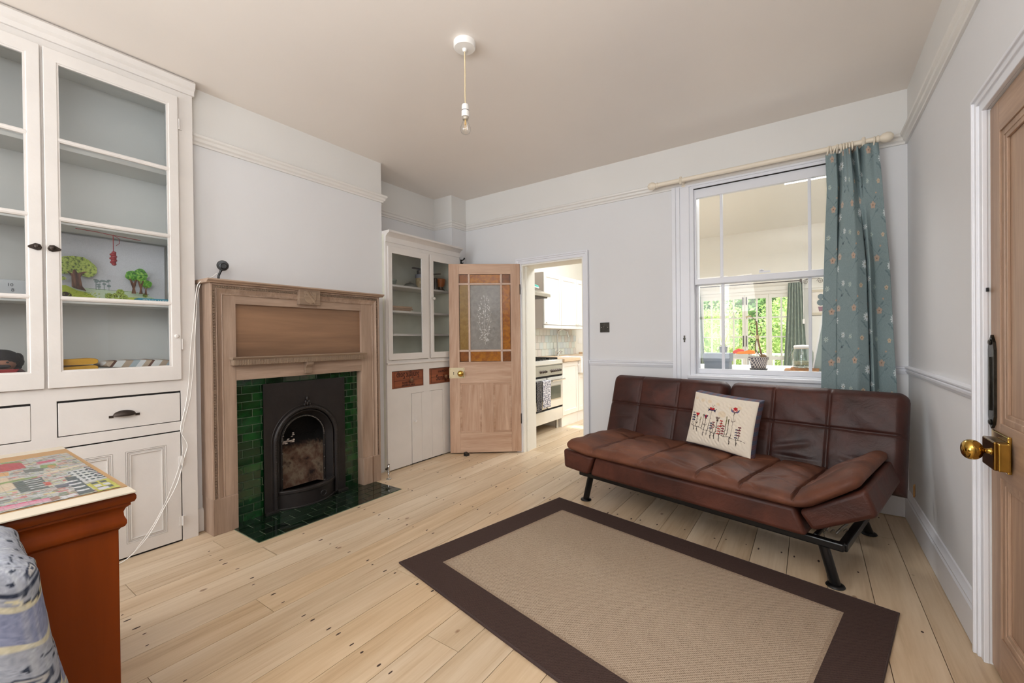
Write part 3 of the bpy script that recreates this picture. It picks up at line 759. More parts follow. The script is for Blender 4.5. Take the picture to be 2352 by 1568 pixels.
cutout('tree_crown', [blob(.565, SZ+.165, .082, .045, 26, .10, 1), blob(.535, SZ+.150, .052, .036, 18, .12, 2), blob(.610, SZ+.150, .048, .042, 18, .12, 3), blob(.570, SZ+.19, .060, .026, 18, .1, 4), blob(.512, SZ+.090, .022, .011, 14, .1, 9)], leaf1.m, -3.29)
MB().box(-3.318, -3.284, .50, .90, SZ, SZ+.004).build('card_foot', M['white'], card_scene)
cutout('tree_trunk', [[(.553, SZ+.048), (.562, SZ+.04), (.585, SZ+.034), (.61, SZ+.028), (.595, SZ+.052), (.588, SZ+.10), (.596, SZ+.12), (.615, SZ+.135), (.60, SZ+.134), (.578, SZ+.122), (.568, SZ+.14), (.560, SZ+.14), (.556, SZ+.118), (.535, SZ+.13), (.553, SZ+.105)]], bark.m, -3.284)
cutout('tree_crown', [blob(.805, SZ+.135, .030, .030, 18, .1, 5), blob(.845, SZ+.142, .033, .038, 18, .1, 6), blob(.872, SZ+.092, .028, .024, 18, .1, 7)], leaf2.m, -3.286)
tk = []
for (c, w, z0, z1) in ((.812, .0075, .03, .115), (.845, .006, .03, .11), (.868, .004, .028, .078)): tk += [[(c-w*1.4, SZ+z0), (c+w*1.4, SZ+z0), (c+w*.7, SZ+z0+.03), (c+w*2.2, SZ+z1), (c+w*1.4, SZ+z1), (c, SZ+z1-.025), (c-w*1.8, SZ+z1), (c-w*2.6, SZ+z1), (c-w*.7, SZ+z0+.03)]]
cutout('tree_trunk', tk, bark.m, -3.281)
rel(card_scene)
bx = thing('game_box', 'blue game box lying in front of the woodland scene', 'box', (-3.19, .87, SZ))
MB().box(-3.23, -3.155, .80, .945, SZ, SZ+.030).build('box_base', plain('teal_card', (60, 142, 166), .5), bx, bevel=.002)
text_obj('TRIVIA WEEK', .022, plain('white_ink', (214, 226, 226), .6), bx, Matrix.Translation((-3.154, .885, SZ+.015)) @ Matrix.Rotation(PI/2, 4, 'Z') @ Matrix.Rotation(PI/2, 4, 'X'))
rel(bx)
dk = thing('dark_bottle', 'dark tall bottle at right end of the third shelf, beside the woodland scene', 'bottle', (-3.16, .965, SZ))
MB().lathe([(.020, 0), (.021, .06), (.019, .085), (.008, .11), (.008, .125)], (-3.17, .965, SZ), 'z', 14).build('bottle_body', plain('dark_grey_glaze', (48, 50, 52), .3), dk, smooth=40)
rel(dk)
# red string and knotted charm hanging under the third shelf edge
ch = thing('red_hanging_charm', 'red knotted cord charm hanging from a red string inside the glazed door', 'ornament', (-2.985, .66, 1.60))
redm = plain('dark_red_cord', (126, 22, 30), .6)
MB().tube([(-3.000, .522, 1.712), (-2.998, .60, 1.709), (-2.997, .662, 1.703), (-2.998, .72, 1.700), (-3.0, .775, 1.697)], .0018, 6).tube([(-2.997, .662, 1.706), (-2.997, .662, 1.62)], .0016, 6).tube([(-2.997, .664, 1.703), (-2.994, .684, 1.690), (-2.994, .686, 1.665), (-2.996, .672, 1.650)], .0013, 6).build('string', redm, ch)
c2 = MB()
for k, (z, r) in enumerate(((1.612, .010), (1.602, .014), (1.592, .013), (1.582, .015), (1.572, .013), (1.562, .013), (1.553, .010))): c2.ball((-2.997, .662+.002*(-1)**k, z), r*.8, r, .0085, 10, 6)
c2.build('knotted_charm', redm, ch, smooth=60); rel(ch)
# folded blankets on the bottom shelf
BZ = .924
def folded(name, label, x0, x1, y0, y1, h, layers, mats, tilt=0.0):
    t = thing(name, label, 'blanket', ((x0+x1)/2, (y0+y1)/2, BZ))
    for k in range(layers):
        z0 = BZ+.001+k*h; n = 14; pr = []
        for i in range(n):
            q = 2*PI*i/n; pr.append((math.copysign(abs(math.cos(q))**.35, math.cos(q)), math.copysign(abs(math.sin(q))**.7, math.sin(q))))
        mb = MB(); my, mz = (y0+y1)/2, z0+h/2
        secs = 10; vs, fs = [], []
        for s in range(secs+1):
            x = x0+(x1-x0)*s/secs
            e = 1-.12*(abs(2*s/secs-1)**6)
            for (a, b) in pr:
                yy_ = my+(y1-y0)/2*a*e; vs.append((x, yy_, mz+h/2*b*.99*e+tilt*(yy_-y0)+.003*math.sin(9*x+12*yy_+k)))
        for s in range(secs):
            for i in range(n): fs.append((s*n+i, s*n+(i+1) % n, (s+1)*n+(i+1) % n, (s+1)*n+i))
        fs += [tuple(range(n)), tuple(range(secs*n, secs*n+n))[::-1]]
        mb.add(vs, fs).build('fold', mats, t, smooth=60)
    rel(t); return t
folded('yellow_blanket', 'mustard yellow folded blanket on the bottom cupboard shelf', -3.20, -3.0, .455, .605, .034, 4, plain('mustard_wool', (196, 148, 42), .9, bump=.3, bscale=200))
sm = NT('striped_blanket_weave'); _s = sm.n.new('ShaderNodeSeparateXYZ'); sm.link(sm.coord(), _s.inputs[0])
_w = sm.math('FRACT', sm.math('ADD', sm.math('MULTIPLY', _s.outputs[1], 6.2), sm.math('MULTIPLY', _s.outputs[2], -4.0)))
_rr = sm.n.new('ShaderNodeValToRGB'); _rr.color_ramp.interpolation = 'CONSTANT'
_cols = [(0, (206, 208, 206)), (.22, (168, 152, 134)), (.42, (158, 170, 176)), (.60, (208, 210, 210)), (.76, (172, 156, 138)), (.92, (94, 68, 58))]
while len(_rr.color_ramp.elements) < len(_cols): _rr.color_ramp.elements.new(.5)
for e, (p, c) in zip(_rr.color_ramp.elements, _cols): e.position = p; e.color = (*lin(c), 1)
sm.link(_w, _rr.inputs[0]); sm.bsdf(_rr.outputs[0], .9)
folded('striped_blanket', 'folded blanket in white, beige, blue and brown stripes', -3.22, -3.01, .612, .93, .040, 3, sm.m)
# left-hand section: perpetual calendar box and bearded doll
cal = thing('number_tin', 'grey tin box printed with rows of numbers behind the left glazed door', 'tin', (-3.12, .22, SZ))
MB().box(-3.17, -3.09, -.02, .385, SZ, SZ+.078).build('tin_body', plain('grey_tin', (166, 170, 172), .4), cal, bevel=.004)
inkm = plain('dark_ink', (70, 72, 76), .6)
for i, row in enumerate((('6', '7', '8', '10'), ('12', '2', '4', '8', '9'))):
    for k, s in enumerate(row):
        text_obj(s, .022, inkm, cal, Matrix.Translation((-3.089, .15+.055*k+.008*i, SZ+.052-.024*i)) @ Matrix.Rotation(PI/2, 4, 'Z') @ Matrix.Rotation(PI/2, 4, 'X'))
rel(cal)
dl = thing('rag_doll', 'dark haired doll in a red neckerchief sitting on the bottom shelf', 'doll', (-3.10, .27, BZ))
body = MB().lathe([(.02, 0), (.062, .004), (.07, .03), (.062, .07), (.045, .095), (.03, .10)], (-3.10, .285, BZ), 'z', 18).build('body', plain('white_cloth', (148, 144, 136), .9), dl, smooth=60)
MB().ball((-3.10, .285, BZ+.128), .045, .048, .045, 18, 12).build('head', plain('doll_face', (140, 96, 74), .8), dl, smooth=60)
hr = MB().ball((-3.112, .285, BZ+.145), .056, .062, .046, 18, 12)
for k in range(16):
    q = PI*(.5+k/15.0*1.0); hr.ball((-3.115+.03*math.cos(q*1.3), .285+.056*math.cos(PI*k/15), BZ+.13+.018*math.sin(k*2.1)), .02, .02, .028, 8, 6)
hr.build('hair', plain('black_yarn', (30, 28, 30), .95, bump=.5, bscale=80), dl, smooth=60)
MB().ball((-3.058, .27, BZ+.131), .004, .005, .004).ball((-3.058, .30, BZ+.131), .004, .005, .004).build('eye', M['black'], dl)
MB().ball((-3.06, .285, BZ+.112), .008, .026, .010).build('beard', plain('black_yarn_beard', (34, 28, 28), .95), dl)
MB().prism([(.235, BZ+.098), (.335, BZ+.098), (.325, BZ+.082), (.30, BZ+.064), (.285, BZ+.078), (.268, BZ+.062), (.245, BZ+.082)], -3.062, -3.04, 'x').build('neckerchief', plain('red_cotton', (138, 26, 28), .85), dl, bevel=.004)
for s in (-1, 1):
    MB().tube([(-3.095, .285+s*.05, BZ+.085), (-3.06, .285+s*.075, BZ+.06), (-3.035, .285+s*.07, BZ+.03)], [.017, .016, .014], 10).build('arm', plain('plaid_sleeve', (84, 56, 58), .9, var=.4, vscale=80), dl, smooth=60)
    MB().tube([(-3.08, .285+s*.03, BZ+.02), (-3.03, .285+s*.045, BZ+.018), (-3.0, .285+s*.05, BZ+.018)], [.02, .019, .016], 10).build('leg', plain('dark_trousers', (60, 54, 56), .9), dl, smooth=60)
rel(dl)

# ================================================================== FIREPLACE
SX = -2.87; Y0, Y1 = 1.054, 2.250; O0, O1, OZ = 1.193, 2.086, .902
man = thing('fire_surround', 'stripped pine fire surround with carved beading and overmantel panel', 'fireplace', (-2.95, 1.65, 0))
pz = .213; TZ = 1.487
MB().box(XC, SX, Y0, Y0+.136, 0, pz).build('plinth_block', M['pine'], man, bevel=.003)
MB().box(XC, SX, Y1-.164, Y1, 0, pz).build('plinth_block', M['pine'], man, bevel=.003)
MB().box(SX, SX+.004, Y1-.164+.083, Y1-.164+.087, 0, pz).build('plinth_seam', M['pinei'], man)
# carcass behind (side returns)
MB().box(XC, SX-.02, Y0, Y0+.136, pz, TZ).build('jamb', M['pine'], man); MB().box(XC, SX-.02, Y1-.161, Y1, pz, TZ).build('jamb', M['pine'], man)
def frame_loop(prof, name, mat, T=TZ):
    """mitred moulding round the three sides: prof of (inset from the outer edge, x)"""
    vs, fs = [], []; k = len(prof)
    for (dd, x) in prof: vs += [(x, Y0+dd, pz), (x, Y0+dd, T-dd), (x, Y1-dd, T-dd), (x, Y1-dd, pz)]
    for i in range(k):
        n_ = (i+1) % k
        for j in range(3): fs.append((i*4+j, i*4+j+1, n_*4+j+1, n_*4+j))
    fs += [tuple(i*4 for i in range(k)), tuple(i*4+3 for i in range(k))[::-1]]
    o = MB().add(vs, fs).build(name, mat, man, smooth=25)
    bm = bmesh.new(); bm.from_mesh(o.data); bmesh.ops.recalc_face_normals(bm, faces=bm.faces[:]); bm.to_mesh(o.data); bm.free(); return o
BK = SX-.021
frame_loop([(0, BK), (0, SX-.001), (.002, SX), (.010, SX), (.012, SX-.002), (.012, BK)], 'edge_strip', M['pine'])
frame_loop([(.012, BK), (.012, SX-.010), (.030, SX-.010), (.030, BK)], 'bead_bed', M['carve'])
frame_loop([(.030, BK), (.030, SX-.001), (.032, SX), (.036, SX-.003), (.044, SX-.008), (.054, SX-.012), (.060, SX-.013), (.060, BK)], 'cove', M['pine'])
frame_loop([(.060, BK), (.060, SX-.007), (.0635, SX-.005), (.067, SX-.008), (.067, BK)], 'quirk', M['pine'])
for a, b in ((Y0+.067, O0), (O1, Y1-.067)): MB().box(SX-.05, SX-.012, a, b, pz, TZ-.067).build('inner_strip', M['pine'], man)
bd = MB()
for yc in (Y0+.021, Y1-.021):
    z = pz+.01
    while z < TZ-.03:
        r = .0065; bd.add([(SX-.010, yc-r, z), (SX-.010, yc, z-r*1.1), (SX-.010, yc+r, z), (SX-.010, yc, z+r*1.1), (SX-.001, yc, z)], [(0, 1, 4), (1, 2, 4), (2, 3, 4), (3, 0, 4)]); z += .0165
tag(bd.build('carved_bead', M['carve'], man), kind='stuff')
fd = MB(); y = Y0+.036
while y < Y1-.036:
    if not (1.57 < y < 1.735):
        yc, zc_, r = y, TZ-.021, .0066; fd.add([(SX-.010, yc-r, zc_), (SX-.010, yc, zc_-r*1.15), (SX-.010, yc+r, zc_), (SX-.010, yc, zc_+r*1.15), (SX-.001, yc, zc_)], [(0, 1, 4), (1, 2, 4), (2, 3, 4), (3, 0, 4)])
        fd.box(SX-.010, SX-.004, y+.0085, y+.0105, TZ-.029, TZ-.013)
    y += .019
fd.flush() if 0 else None
tag(fd.build('carved_fret', M['carve'], man), kind='stuff')
MB().box(SX-.05, SX-.013, O0, O1, 1.370, TZ-.067).build('panel_rail', M['pineh'], man)
MB().box(SX-.045, SX-.032, O0, O1, OZ+.01, 1.40).build('overmantel_panel', M['pinedark'], man)
MB().box(SX-.05, SX-.013, O0, O1, OZ, 1.005).build('lower_rail', M['pineh'], man, bevel=.001)
# mantel shelf
MB().prism([(XC, TZ), (SX+.018, TZ), (SX+.022, TZ+.006), (SX+.038, TZ+.014), (SX+.038, TZ+.022), (XC, TZ+.022)], Y0-.024, Y1+.024, 'y').build('mantel_shelf', M['pineh'], man, bevel=.001)
# shield block
MB().box(SX-.013, SX+.022, 1.576, 1.728, 1.388, TZ+.004).build('shield_block', M['carve'], man, bevel=.002)
sp = [(-.046, .040), (-.030, .046), (-.012, .040), (0, .048), (.012, .040), (.030, .046), (.048, .038), (.040, .018), (.046, -.004), (.030, -.030), (.012, -.040), (0, -.046), (-.014, -.040), (-.034, -.028), (-.047, -.004), (-.038, .018)]
shd = MB().prism([(1.652+a, 1.440+b) for a, b in sp], SX+.022, SX+.027, 'x')
shd.obox((SX+.029, 1.652, 1.440), (0, .62, -.78), (0, .78, .62), (1, 0, 0), .050, .005, .003).obox((SX+.029, 1.665, 1.452), (0, .62, -.78), (0, .78, .62), (1, 0, 0), .036, .003, .003)
for k in range(7): shd.ball((SX+.027, 1.620+.010*k, 1.462+.004*math.sin(k*2)), .003, .004, .005, 6, 4)
shd.build('carved_shield', M['carve'], man, bevel=.0015)
# reeded shelf under the panel
shf = MB().prism([(SX-.02, 1.030), (SX+.040, 1.030), (SX+.044, 1.036), (SX+.050, 1.040), (SX+.050, 1.046), (SX-.02, 1.046)], 1.152, 2.094, 'y')
shf.box(SX-.013, SX+.036, 1.160, 2.086, .996, 1.030); shf.build('ledge', M['carve'], man)
rd = MB(); y = 1.164
while y < 2.08:
    rd.box(SX+.036, SX+.040, y, y+.0052, 1.014, 1.028).box(SX+.036, SX+.040, y, y+.0052, .998, 1.011); y += .0092
tag(rd.build('reeding', M['carve'], man), kind='stuff')
MB().prism([(SX-.013, .915), (SX+.012, .915), (SX+.014, .928), (SX+.008, .936), (SX+.012, .955), (SX+.030, .978), (SX+.030, .996), (SX-.013, .996)], 1.618, 1.668, 'y').build('corbel', M['carve'], man, bevel=.002)
rel(man)

# green tiled slips round the grate
TX = -2.944
slip = thing('tiled_slips', 'bottle green glazed brick tiles framing the cast iron grate', 'tiles', (TX, 1.64, 0))
MB().box(XC, TX-.004, O0-.01, 1.40, 0, .93).box(XC, TX-.004, 1.93, O1+.01, 0, .93).box(XC, TX-.004, 1.40, 1.93, .78, .93).build('grout_bed', M['grout'], slip)
tproto = {}
def tile(par, L, W, Tk, mat, loc, rot=None):
    k = (round(L, 3), round(W, 3), id(par))
    if k not in tproto:
        e = .0016
        tproto[k] = MB().add([(0, 0, 0), (Tk-.001, 0, 0), (Tk-.001, L, 0), (0, L, 0), (0, 0, W), (Tk-.001, 0, W), (Tk-.001, L, W), (0, L, W), (Tk, e, e), (Tk, L-e, e), (Tk, L-e, W-e), (Tk, e, W-e)],
          [(0, 3, 2, 1), (4, 5, 6, 7), (0, 1, 5, 4), (3, 7, 6, 2), (0, 4, 7, 3), (1, 2, 9, 8), (2, 6, 10, 9), (6, 5, 11, 10), (5, 1, 8, 11), (8, 9, 10, 11)]).build('tile', mat, par)
        o = tproto[k]; o.location = loc
    else: o = copy_part(tproto[k], par, loc)
    if rot: o.rotation_euler = rot
    return o
def slip_tile(y0, y1, z0):
    g = .0045; tile(slip, round(y1-y0-g, 3), .0465, .008, M['tile'], (TX-.006+random.uniform(-.0006, .0006)-TX, y0-1.64, z0))
# the empty sits at (TX,1.64,0); tile locations are relative to it
for r in range(18):
    z = .002+r*.0505
    if r % 2: ys = [(O0, O0+.118), (O0+.118, 1.395)]
    else: ys = [(O0, O0+.056), (O0+.056, O0+.172), (O0+.172, 1.395)]
    ys = [(a, min(b, 1.395)) for a, b in ys if min(b, 1.395)-a > .012]
    for a, b in ys: slip_tile(a, b, z)
    if r % 2: ys = [(1.930, 2.030), (2.030, O1)]
    else: ys = [(1.930, 1.992), (1.992, O1)]
    for a, b in ys: slip_tile(a, b, z)
y = 1.395; k = 0
while y < 1.93: slip_tile(y, min(y+.116, 1.930), .861); y += .116
slip_children = list(slip.children)
for c in slip_children:
    if c.name.startswith('grout'): c.location = (-TX, -1.64, 0)

# hearth
hx0, hx1, hy0, hy1 = -2.944, -2.562, 1.163, 2.196
hth = thing('tiled_hearth', 'dark green tiled hearth set flush into the floorboards', 'hearth', (hx1, hy0, 0))
hb = MB().box(hx0, hx1, hy0, hy1, -.02, .003).build('grout_bed', M['grout'], hth); hb.location = (-hx1, -hy0, 0)
hw, hl = .0765, .1475
for i in range(5):
    x = hx1-(i+1)*hw
    y = 0.0 if i % 2 == 0 else -hl/2
    while y < hy1-hy0-.01:
        a = max(0, y); b = min(y+hl, hy1-hy0)
        if b-a > .02: tile(hth, round(b-a-.0035, 3), hw-.0035, .0045, M['htile'], (-(i+1)*hw+hw-.0015, a+.0017, .001), (0, -PI/2, 0))
        y += hl
# cast iron grate
IX = -2.928; CYm = 1.657; ZA = .452
gr = thing('cast_iron_grate', 'black cast iron arched grate with rope moulding and curved front bar', 'fireplace insert', (IX, CYm, 0))
def arc_pts(r, n=28, x=IX, cy=CYm, za=ZA, zb=.02):
    return [(x, cy-r, zb)]+[(x, cy-r, zb+(za-zb)*k/5) for k in range(1, 6)]+[(x, cy-r*math.cos(PI*k/n), za+r*math.sin(PI*k/n)) for k in range(1, n)]+[(x, cy+r, za-(za-zb)*k/5) for k in range(0, 6)]
# plate with arched hole
R1 = .212; outer = [];
vs, fs = [], []
ap = arc_pts(R1, 28, IX, CYm, ZA, 0.0); n = len(ap)
y0p, y1p, ztp = 1.364, 1.955, .862
for (x, y, z) in ap:
    vs.append((IX, y, z))
for (x, y, z) in ap:
    dy, dz = y-CYm, z-ZA*0.6
    # push outwards to the rectangle
    if z <= ZA: vs.append((IX, y0p if y < CYm else y1p, z))
    else:
        q = math.atan2(z-ZA, y-CYm); c, s = math.cos(q), math.sin(q)
        t = min(((y1p-CYm)/c if c > 0 else (y0p-CYm)/c) if abs(c) > 1e-6 else 9, (ztp-ZA)/s if s > 1e-6 else 9)
        vs.append((IX, CYm+c*t, ZA+s*t))
for i in range(n-1): fs.append((i, i+1, n+i+1, n+i))
vs += [(IX, y0p, ztp), (IX, y1p, ztp)]
ia = max(i for i in range(n, 2*n) if abs(vs[i][1]-y0p) < 1e-5); ib = min(i for i in range(n, 2*n) if i > ia and abs(vs[i][1]-y1p) < 1e-5)
fs.append((ia, ia+1, 2*n)); fs.append((ib-1, ib, 2*n+1))
pl = MB().add(vs, fs).build('plate', M['iron'], gr); s_ = pl.modifiers.new('solid', 'SOLIDIFY'); s_.thickness = .012; s_.offset = -1 if 0 else 1
bm = bmesh.new(); bm.from_mesh(pl.data); bmesh.ops.remove_doubles(bm, verts=bm.verts[:], dist=1e-5); bmesh.ops.recalc_face_normals(bm, faces=bm.faces[:])
if sum(f.normal.x for f in bm.faces) < 0: bmesh.ops.reverse_faces(bm, faces=bm.faces[:])
bm.to_mesh(pl.data); bm.free(); s_.offset = 1
# edge lip of plate
MB().box(IX, IX+.006, y0p, y0p+.006, 0, ztp).build('plate_lip', M['iron'], gr); MB().box(IX, IX+.006, y1p-.006, y1p, 0, ztp).build('plate_lip', M['iron'], gr)
MB().tube(arc_pts(.222, 28, IX+.012), .014, 10).build('arch_moulding', M['iron'], gr, smooth=50)
MB().tube(arc_pts(.245, 28, IX+.008), .006, 8).tube(arc_pts(.200, 28, IX+.004), .005, 8).build('arch_fillet', M['iron'], gr, smooth=50)
rp = MB(); pts = arc_pts(.222, 60, IX+.022)
acc = 0
for i in range(1, len(pts)):
    a, b = Vector(pts[i-1]), Vector(pts[i]); L = (b-a).length; k = max(1, int(L/.016))
    for j in range(k):
        p = a.lerp(b, (j+.5)/k); rp.ball(tuple(p), .006, .006, .006, 6, 4)
tag(rp.build('rope_bead', M['iron'], gr, smooth=60), kind='stuff')
# splayed funnel from plate back to the inner arch
fa, fb_ = arc_pts(.200, 28, IX), arc_pts(.160, 28, -2.985, CYm+.008, ZA)
MB().add(list(fa)+list(fb_), [(i, i+1, len(fa)+i+1, len(fa)+i) for i in range(len(fa)-1)]).build('funnel', M['iron'], gr, smooth=50)
MB().tube(arc_pts(.158, 28, -2.982, CYm+.008), .008, 8).build('inner_ring', M['iron'], gr, smooth=50)
rb = MB()
for i, p in enumerate(arc_pts(.154, 44, -2.974, CYm+.008)): rb.ball(p, .005, .005, .005, 6, 4)
tag(rb.build('ring_bead', plain('worn_iron', (92, 86, 80), .4, .4), gr), kind='stuff')
# leaf crest
cr = MB()
for a, b, s in ((0, .735, .018), (-.012, .712, .014), (.012, .712, .014), (-.020, .694, .012), (.020, .694, .012), (0, .700, .016)): cr.ball((IX+.016, CYm+a, b), .010, s*.6, s, 8, 6)
cr.build('leaf_crest', M['iron'], gr, smooth=60)
# fire chamber
MB().box(-3.34, -2.99, 1.36, 1.37, 0, .78).box(-3.34, -2.99, 1.96, 1.97, 0, .78).box(-3.345, -3.33, 1.36, 1.97, 0, .78).box(-3.34, -2.99, 1.36, 1.97, .77, .78).box(-3.34, -2.99, 1.36, 1.97, .0, .012).build('fire_chamber', M['soot'], gr)
fbm = NT('fireback_clay'); _v = fbm.coord()
_n = fbm.noise(_v, 7, 5, .65); _n2 = fbm.noise(_v, 60, 3)
_c = fbm.ramp(_n, [(.35, lin((48, 34, 28))), (.47, lin((112, 84, 68))), (.58, lin((138, 120, 100))), (.7, lin((66, 44, 36)))])
_z = fbm.n.new('ShaderNodeSeparateXYZ'); fbm.link(_v, _z.inputs[0])
_f = fbm.ramp(fbm.math('ADD', _z.outputs[2], fbm.math('MULTIPLY', _n2, .08)), [(.36, (0, 0, 0)), (.42, (1, 1, 1))])
fbm.bsdf(fbm.mix(_f, _c, lin((16, 13, 13))), .9, 0, fbm.bump(_n2, .5, .01))
MB().add([(-3.16, 1.44, .06), (-3.16, 1.87, .06), (-3.20, 1.87, .42), (-3.20, 1.44, .42), (-3.05, 1.46, .62), (-3.05, 1.86, .62), (-3.0, 1.40, .06), (-3.0, 1.40, .6), (-3.0, 1.93, .06), (-3.0, 1.93, .6)],
   [(0, 1, 2, 3), (3, 2, 5, 4), (6, 0, 3, 7), (7, 3, 4), (1, 8, 9, 2), (2, 9, 5)]).build('fireback', fbm.m, gr)
asb = MB()
for k in range(26): asb.ball((-3.03-random.random()*.06, 1.54+random.random()*.09, .415+.07*random.random()*(1 if k % 3 else .2)), .004+.006*random.random(), .006+.008*random.random(), .003+.004*random.random(), 6, 4)
tag(asb.build('flaking_plaster', plain('flaked_plaster', (196, 184, 174), .9), gr), kind='stuff')
# curved front bar and ash pan cover
def bow(r0, z0, z1, t, ya=1.452, yb=1.872, sag=.085, xb=-2.93):
    vs, fs = [], []; N = 18
    for i in range(N+1):
        a = -1+2*i/N; y = (ya+yb)/2+(yb-ya)/2*a; x = xb+r0+(sag-.0)*(1-a*a)
        for (dx, z) in ((0, z0), (0, z1), (-t, z1), (-t, z0)): vs.append((x+dx, y, z))
    for i in range(N):
        for j in range(4): fs.append((i*4+j, (i+1)*4+j, (i+1)*4+(j+1) % 4, i*4+(j+1) % 4))
    fs += [(0, 1, 2, 3), (N*4+3, N*4+2, N*4+1, N*4)]
    return MB().add(vs, fs)
bow(0, .012, .112, .012).build('ash_pan_cover', M['iron'], gr, smooth=40)
bow(.010, .108, .132, .034).build('front_bar', M['iron'], gr, smooth=40, bevel=.005)
bow(.008, .004, .016, .02).build('base_bead', M['iron'], gr, smooth=40, bevel=.003)
kn = MB(); q = [(-2.93+.088, 1.73+.020*math.cos(t*PI/8), .062+.020*math.sin(t*PI/8)) for t in range(17)]
kn.tube(q, .0035, 6).tube([(-2.93+.088, 1.712, .072), (-2.93+.092, 1.735, .080), (-2.93+.086, 1.752, .070)], .003, 6).build('damper_knob', M['iron'], gr, smooth=50)
MB().box(IX, IX+.034, y0p, 1.445, 0, .022).box(IX, IX+.034, 1.88, y1p+.01, 0, .022).build('foot', M['iron'], gr, bevel=.004)
rel(gr)

# webcam-like black spot lamp on the mantel, with its white flex
tz = TZ+.022
lamp = thing('clip_spotlight', 'small black swivel spotlight standing on the left end of the mantelpiece', 'lamp', (-2.945, 1.126, tz))
MB().lathe([(.016, 0), (.016, .004), (.006, .007)], (-2.945, 1.126, tz), 'z', 16).tube([(-2.945, 1.126, tz+.004), (-2.945, 1.128, tz+.03), (-2.943, 1.137, tz+.055), (-2.94, 1.145, tz+.075)], [.0075, .0065, .0065, .009], 10).build('stem', M['blackp'], lamp, smooth=50)
hd = MB().lathe([(.010, -.028), (.024, -.024), (.031, -.010), (.032, .006), (.028, .014), (.012, .016)], (0, 0, 0), 'x', 24)
hd.lathe([(.020, .014), (.021, .030), (.016, .032), (.014, .022)], (0, .006, -.002), 'x', 20)
rm = Matrix.Translation((-2.94, 1.150, tz+.095)) @ Matrix.Rotation(RX(-25), 4, 'Z') @ Matrix.Rotation(RX(8), 4, 'Y')
hd.v = [tuple(rm @ Vector(p)) for p in hd.v]; hd.build('lamp_head', M['blackp'], lamp, smooth=40); rel(lamp)
fl = thing('white_flex', 'thin white flex trailing from the mantel spotlight down the cupboard to the floor', 'cable', (-2.94, .95, 0))
w1 = [(-2.945, 1.118, tz+.045), (-2.940, 1.09, tz+.018), (-2.94, 1.055, tz+.006), (-2.938, 1.026, tz-.02), (-2.945, 1.012, 1.44), (-2.955, .998, 1.25), (-2.958, .984, 1.10), (-2.958, .972, .90), (-2.956, .955, .778), (-2.954, .939, .705), (-2.952, .928, .632), (-2.952, .958, .551), (-2.952, .943, .479), (-2.945, .905, .34), (-2.935, .842, .225), (-2.93, .774, .106), (-2.925, .70, .03), (-2.92, .64, .004), (-2.90, .56, .004)]
def smooth_path(pts, k=5):
    P_ = [Vector(p) for p in pts]; out = []
    for i in range(len(P_)-1):
        p0, p1, p2, p3 = P_[max(i-1, 0)], P_[i], P_[i+1], P_[min(i+2, len(P_)-1)]
        for j in range(k):
            t = j/k; out.append(.5*((2*p1)+(-p0+p2)*t+(2*p0-5*p1+4*p2-p3)*t*t+(-p0+3*p1-3*p2+p3)*t**3))
    out.append(P_[-1]); return out
MB().tube(smooth_path(w1), .0022, 6).build('flex', M['white'], fl, smooth=60)
w2 = [(-2.94, 1.03, tz-.03), (-2.95, 1.018, 1.40), (-2.957, 1.008, 1.2), (-2.958, .996, 1.0), (-2.957, .978, .82), (-2.955, .95, .70), (-2.953, .934, .60), (-2.952, .93, .48), (-2.945, .87, .30), (-2.935, .80, .16), (-2.925, .71, .04)]
MB().tube(smooth_path(w2), .0018, 6).build('flex', M['white'], fl, smooth=60); rel(fl)
# gas tap post beside the hearth
gp = thing('gas_tap', 'short nickel gas tap post on the floor by the hearth corner', 'gas tap', (-2.841, 2.301, 0))
MB().lathe([(.022, 0), (.022, .003), (.016, .007), (.008, .008), (.008, .045), (.010, .047), (.0085, .052), (.008, .085), (.011, .092), (.009, .104), (.006, .112)], (-2.841, 2.301, 0), 'z', 16).build('post', M['chrome'], gp, smooth=40)
MB().tube([(-2.841, 2.295, .096), (-2.836, 2.272, .088)], [.006, .010], 10).build('nozzle', M['dkiron'], gp)
MB().tube([(-2.841, 2.301+.010*math.cos(q*PI/6), .114+.008*math.sin(q*PI/6)) for q in range(0, 7)], .0025, 6).build('key', M['dkiron'], gp); rel(gp)

# ================================================================== ALCOVE CUPBOARD (right of the fireplace)
AX = -2.98
alc = thing('alcove_cupboard', 'cream painted alcove cupboard with glazed top doors behind the pine door', 'cupboard', (-3.15, 2.85, 0))
ya, yb = YC+.001, 3.352
f2 = MB().box(AX-.02, AX, ya, 2.462, .63, 2.05).box(AX-.02, AX, ya, yb, 1.952, 2.05).box(AX-.02, AX, 2.893, 2.927, .955, 1.955)
f2.box(AX-.02, AX, ya, yb, .865, .962).box(AX-.02, AX, 2.834, 2.906, .64, .87).box(AX-.02, AX, 3.285, yb, 0, 2.05).box(AX-.02, AX, ya, yb, .652, .712)
f2.box(AX-.02, AX, ya, 2.678, .01, .655).box(AX-.02, AX, 3.08, yb, .01, .66)
f2.build('face_frame', M['cabp'], alc, bevel=.0012)
MB().box(AX-.02, AX+.012, ya, yb, .925, .943).build('waist_moulding', M['cabp'], alc, bevel=.004)
MB().box(XA+.01, AX-.02, ya, yb, 2.03, 2.05).box(XA, XA+.012, ya, yb, 0, 2.05).box(XA+.01, AX-.02, ya, ya+.012, 0, 2.05).box(XA+.01, AX-.02, yb-.012, yb, 0, 2.05).box(XA+.01, AX-.02, ya, yb, .93, .95).build('carcass', plain('inside_cream', (214, 214, 200), .6), alc)
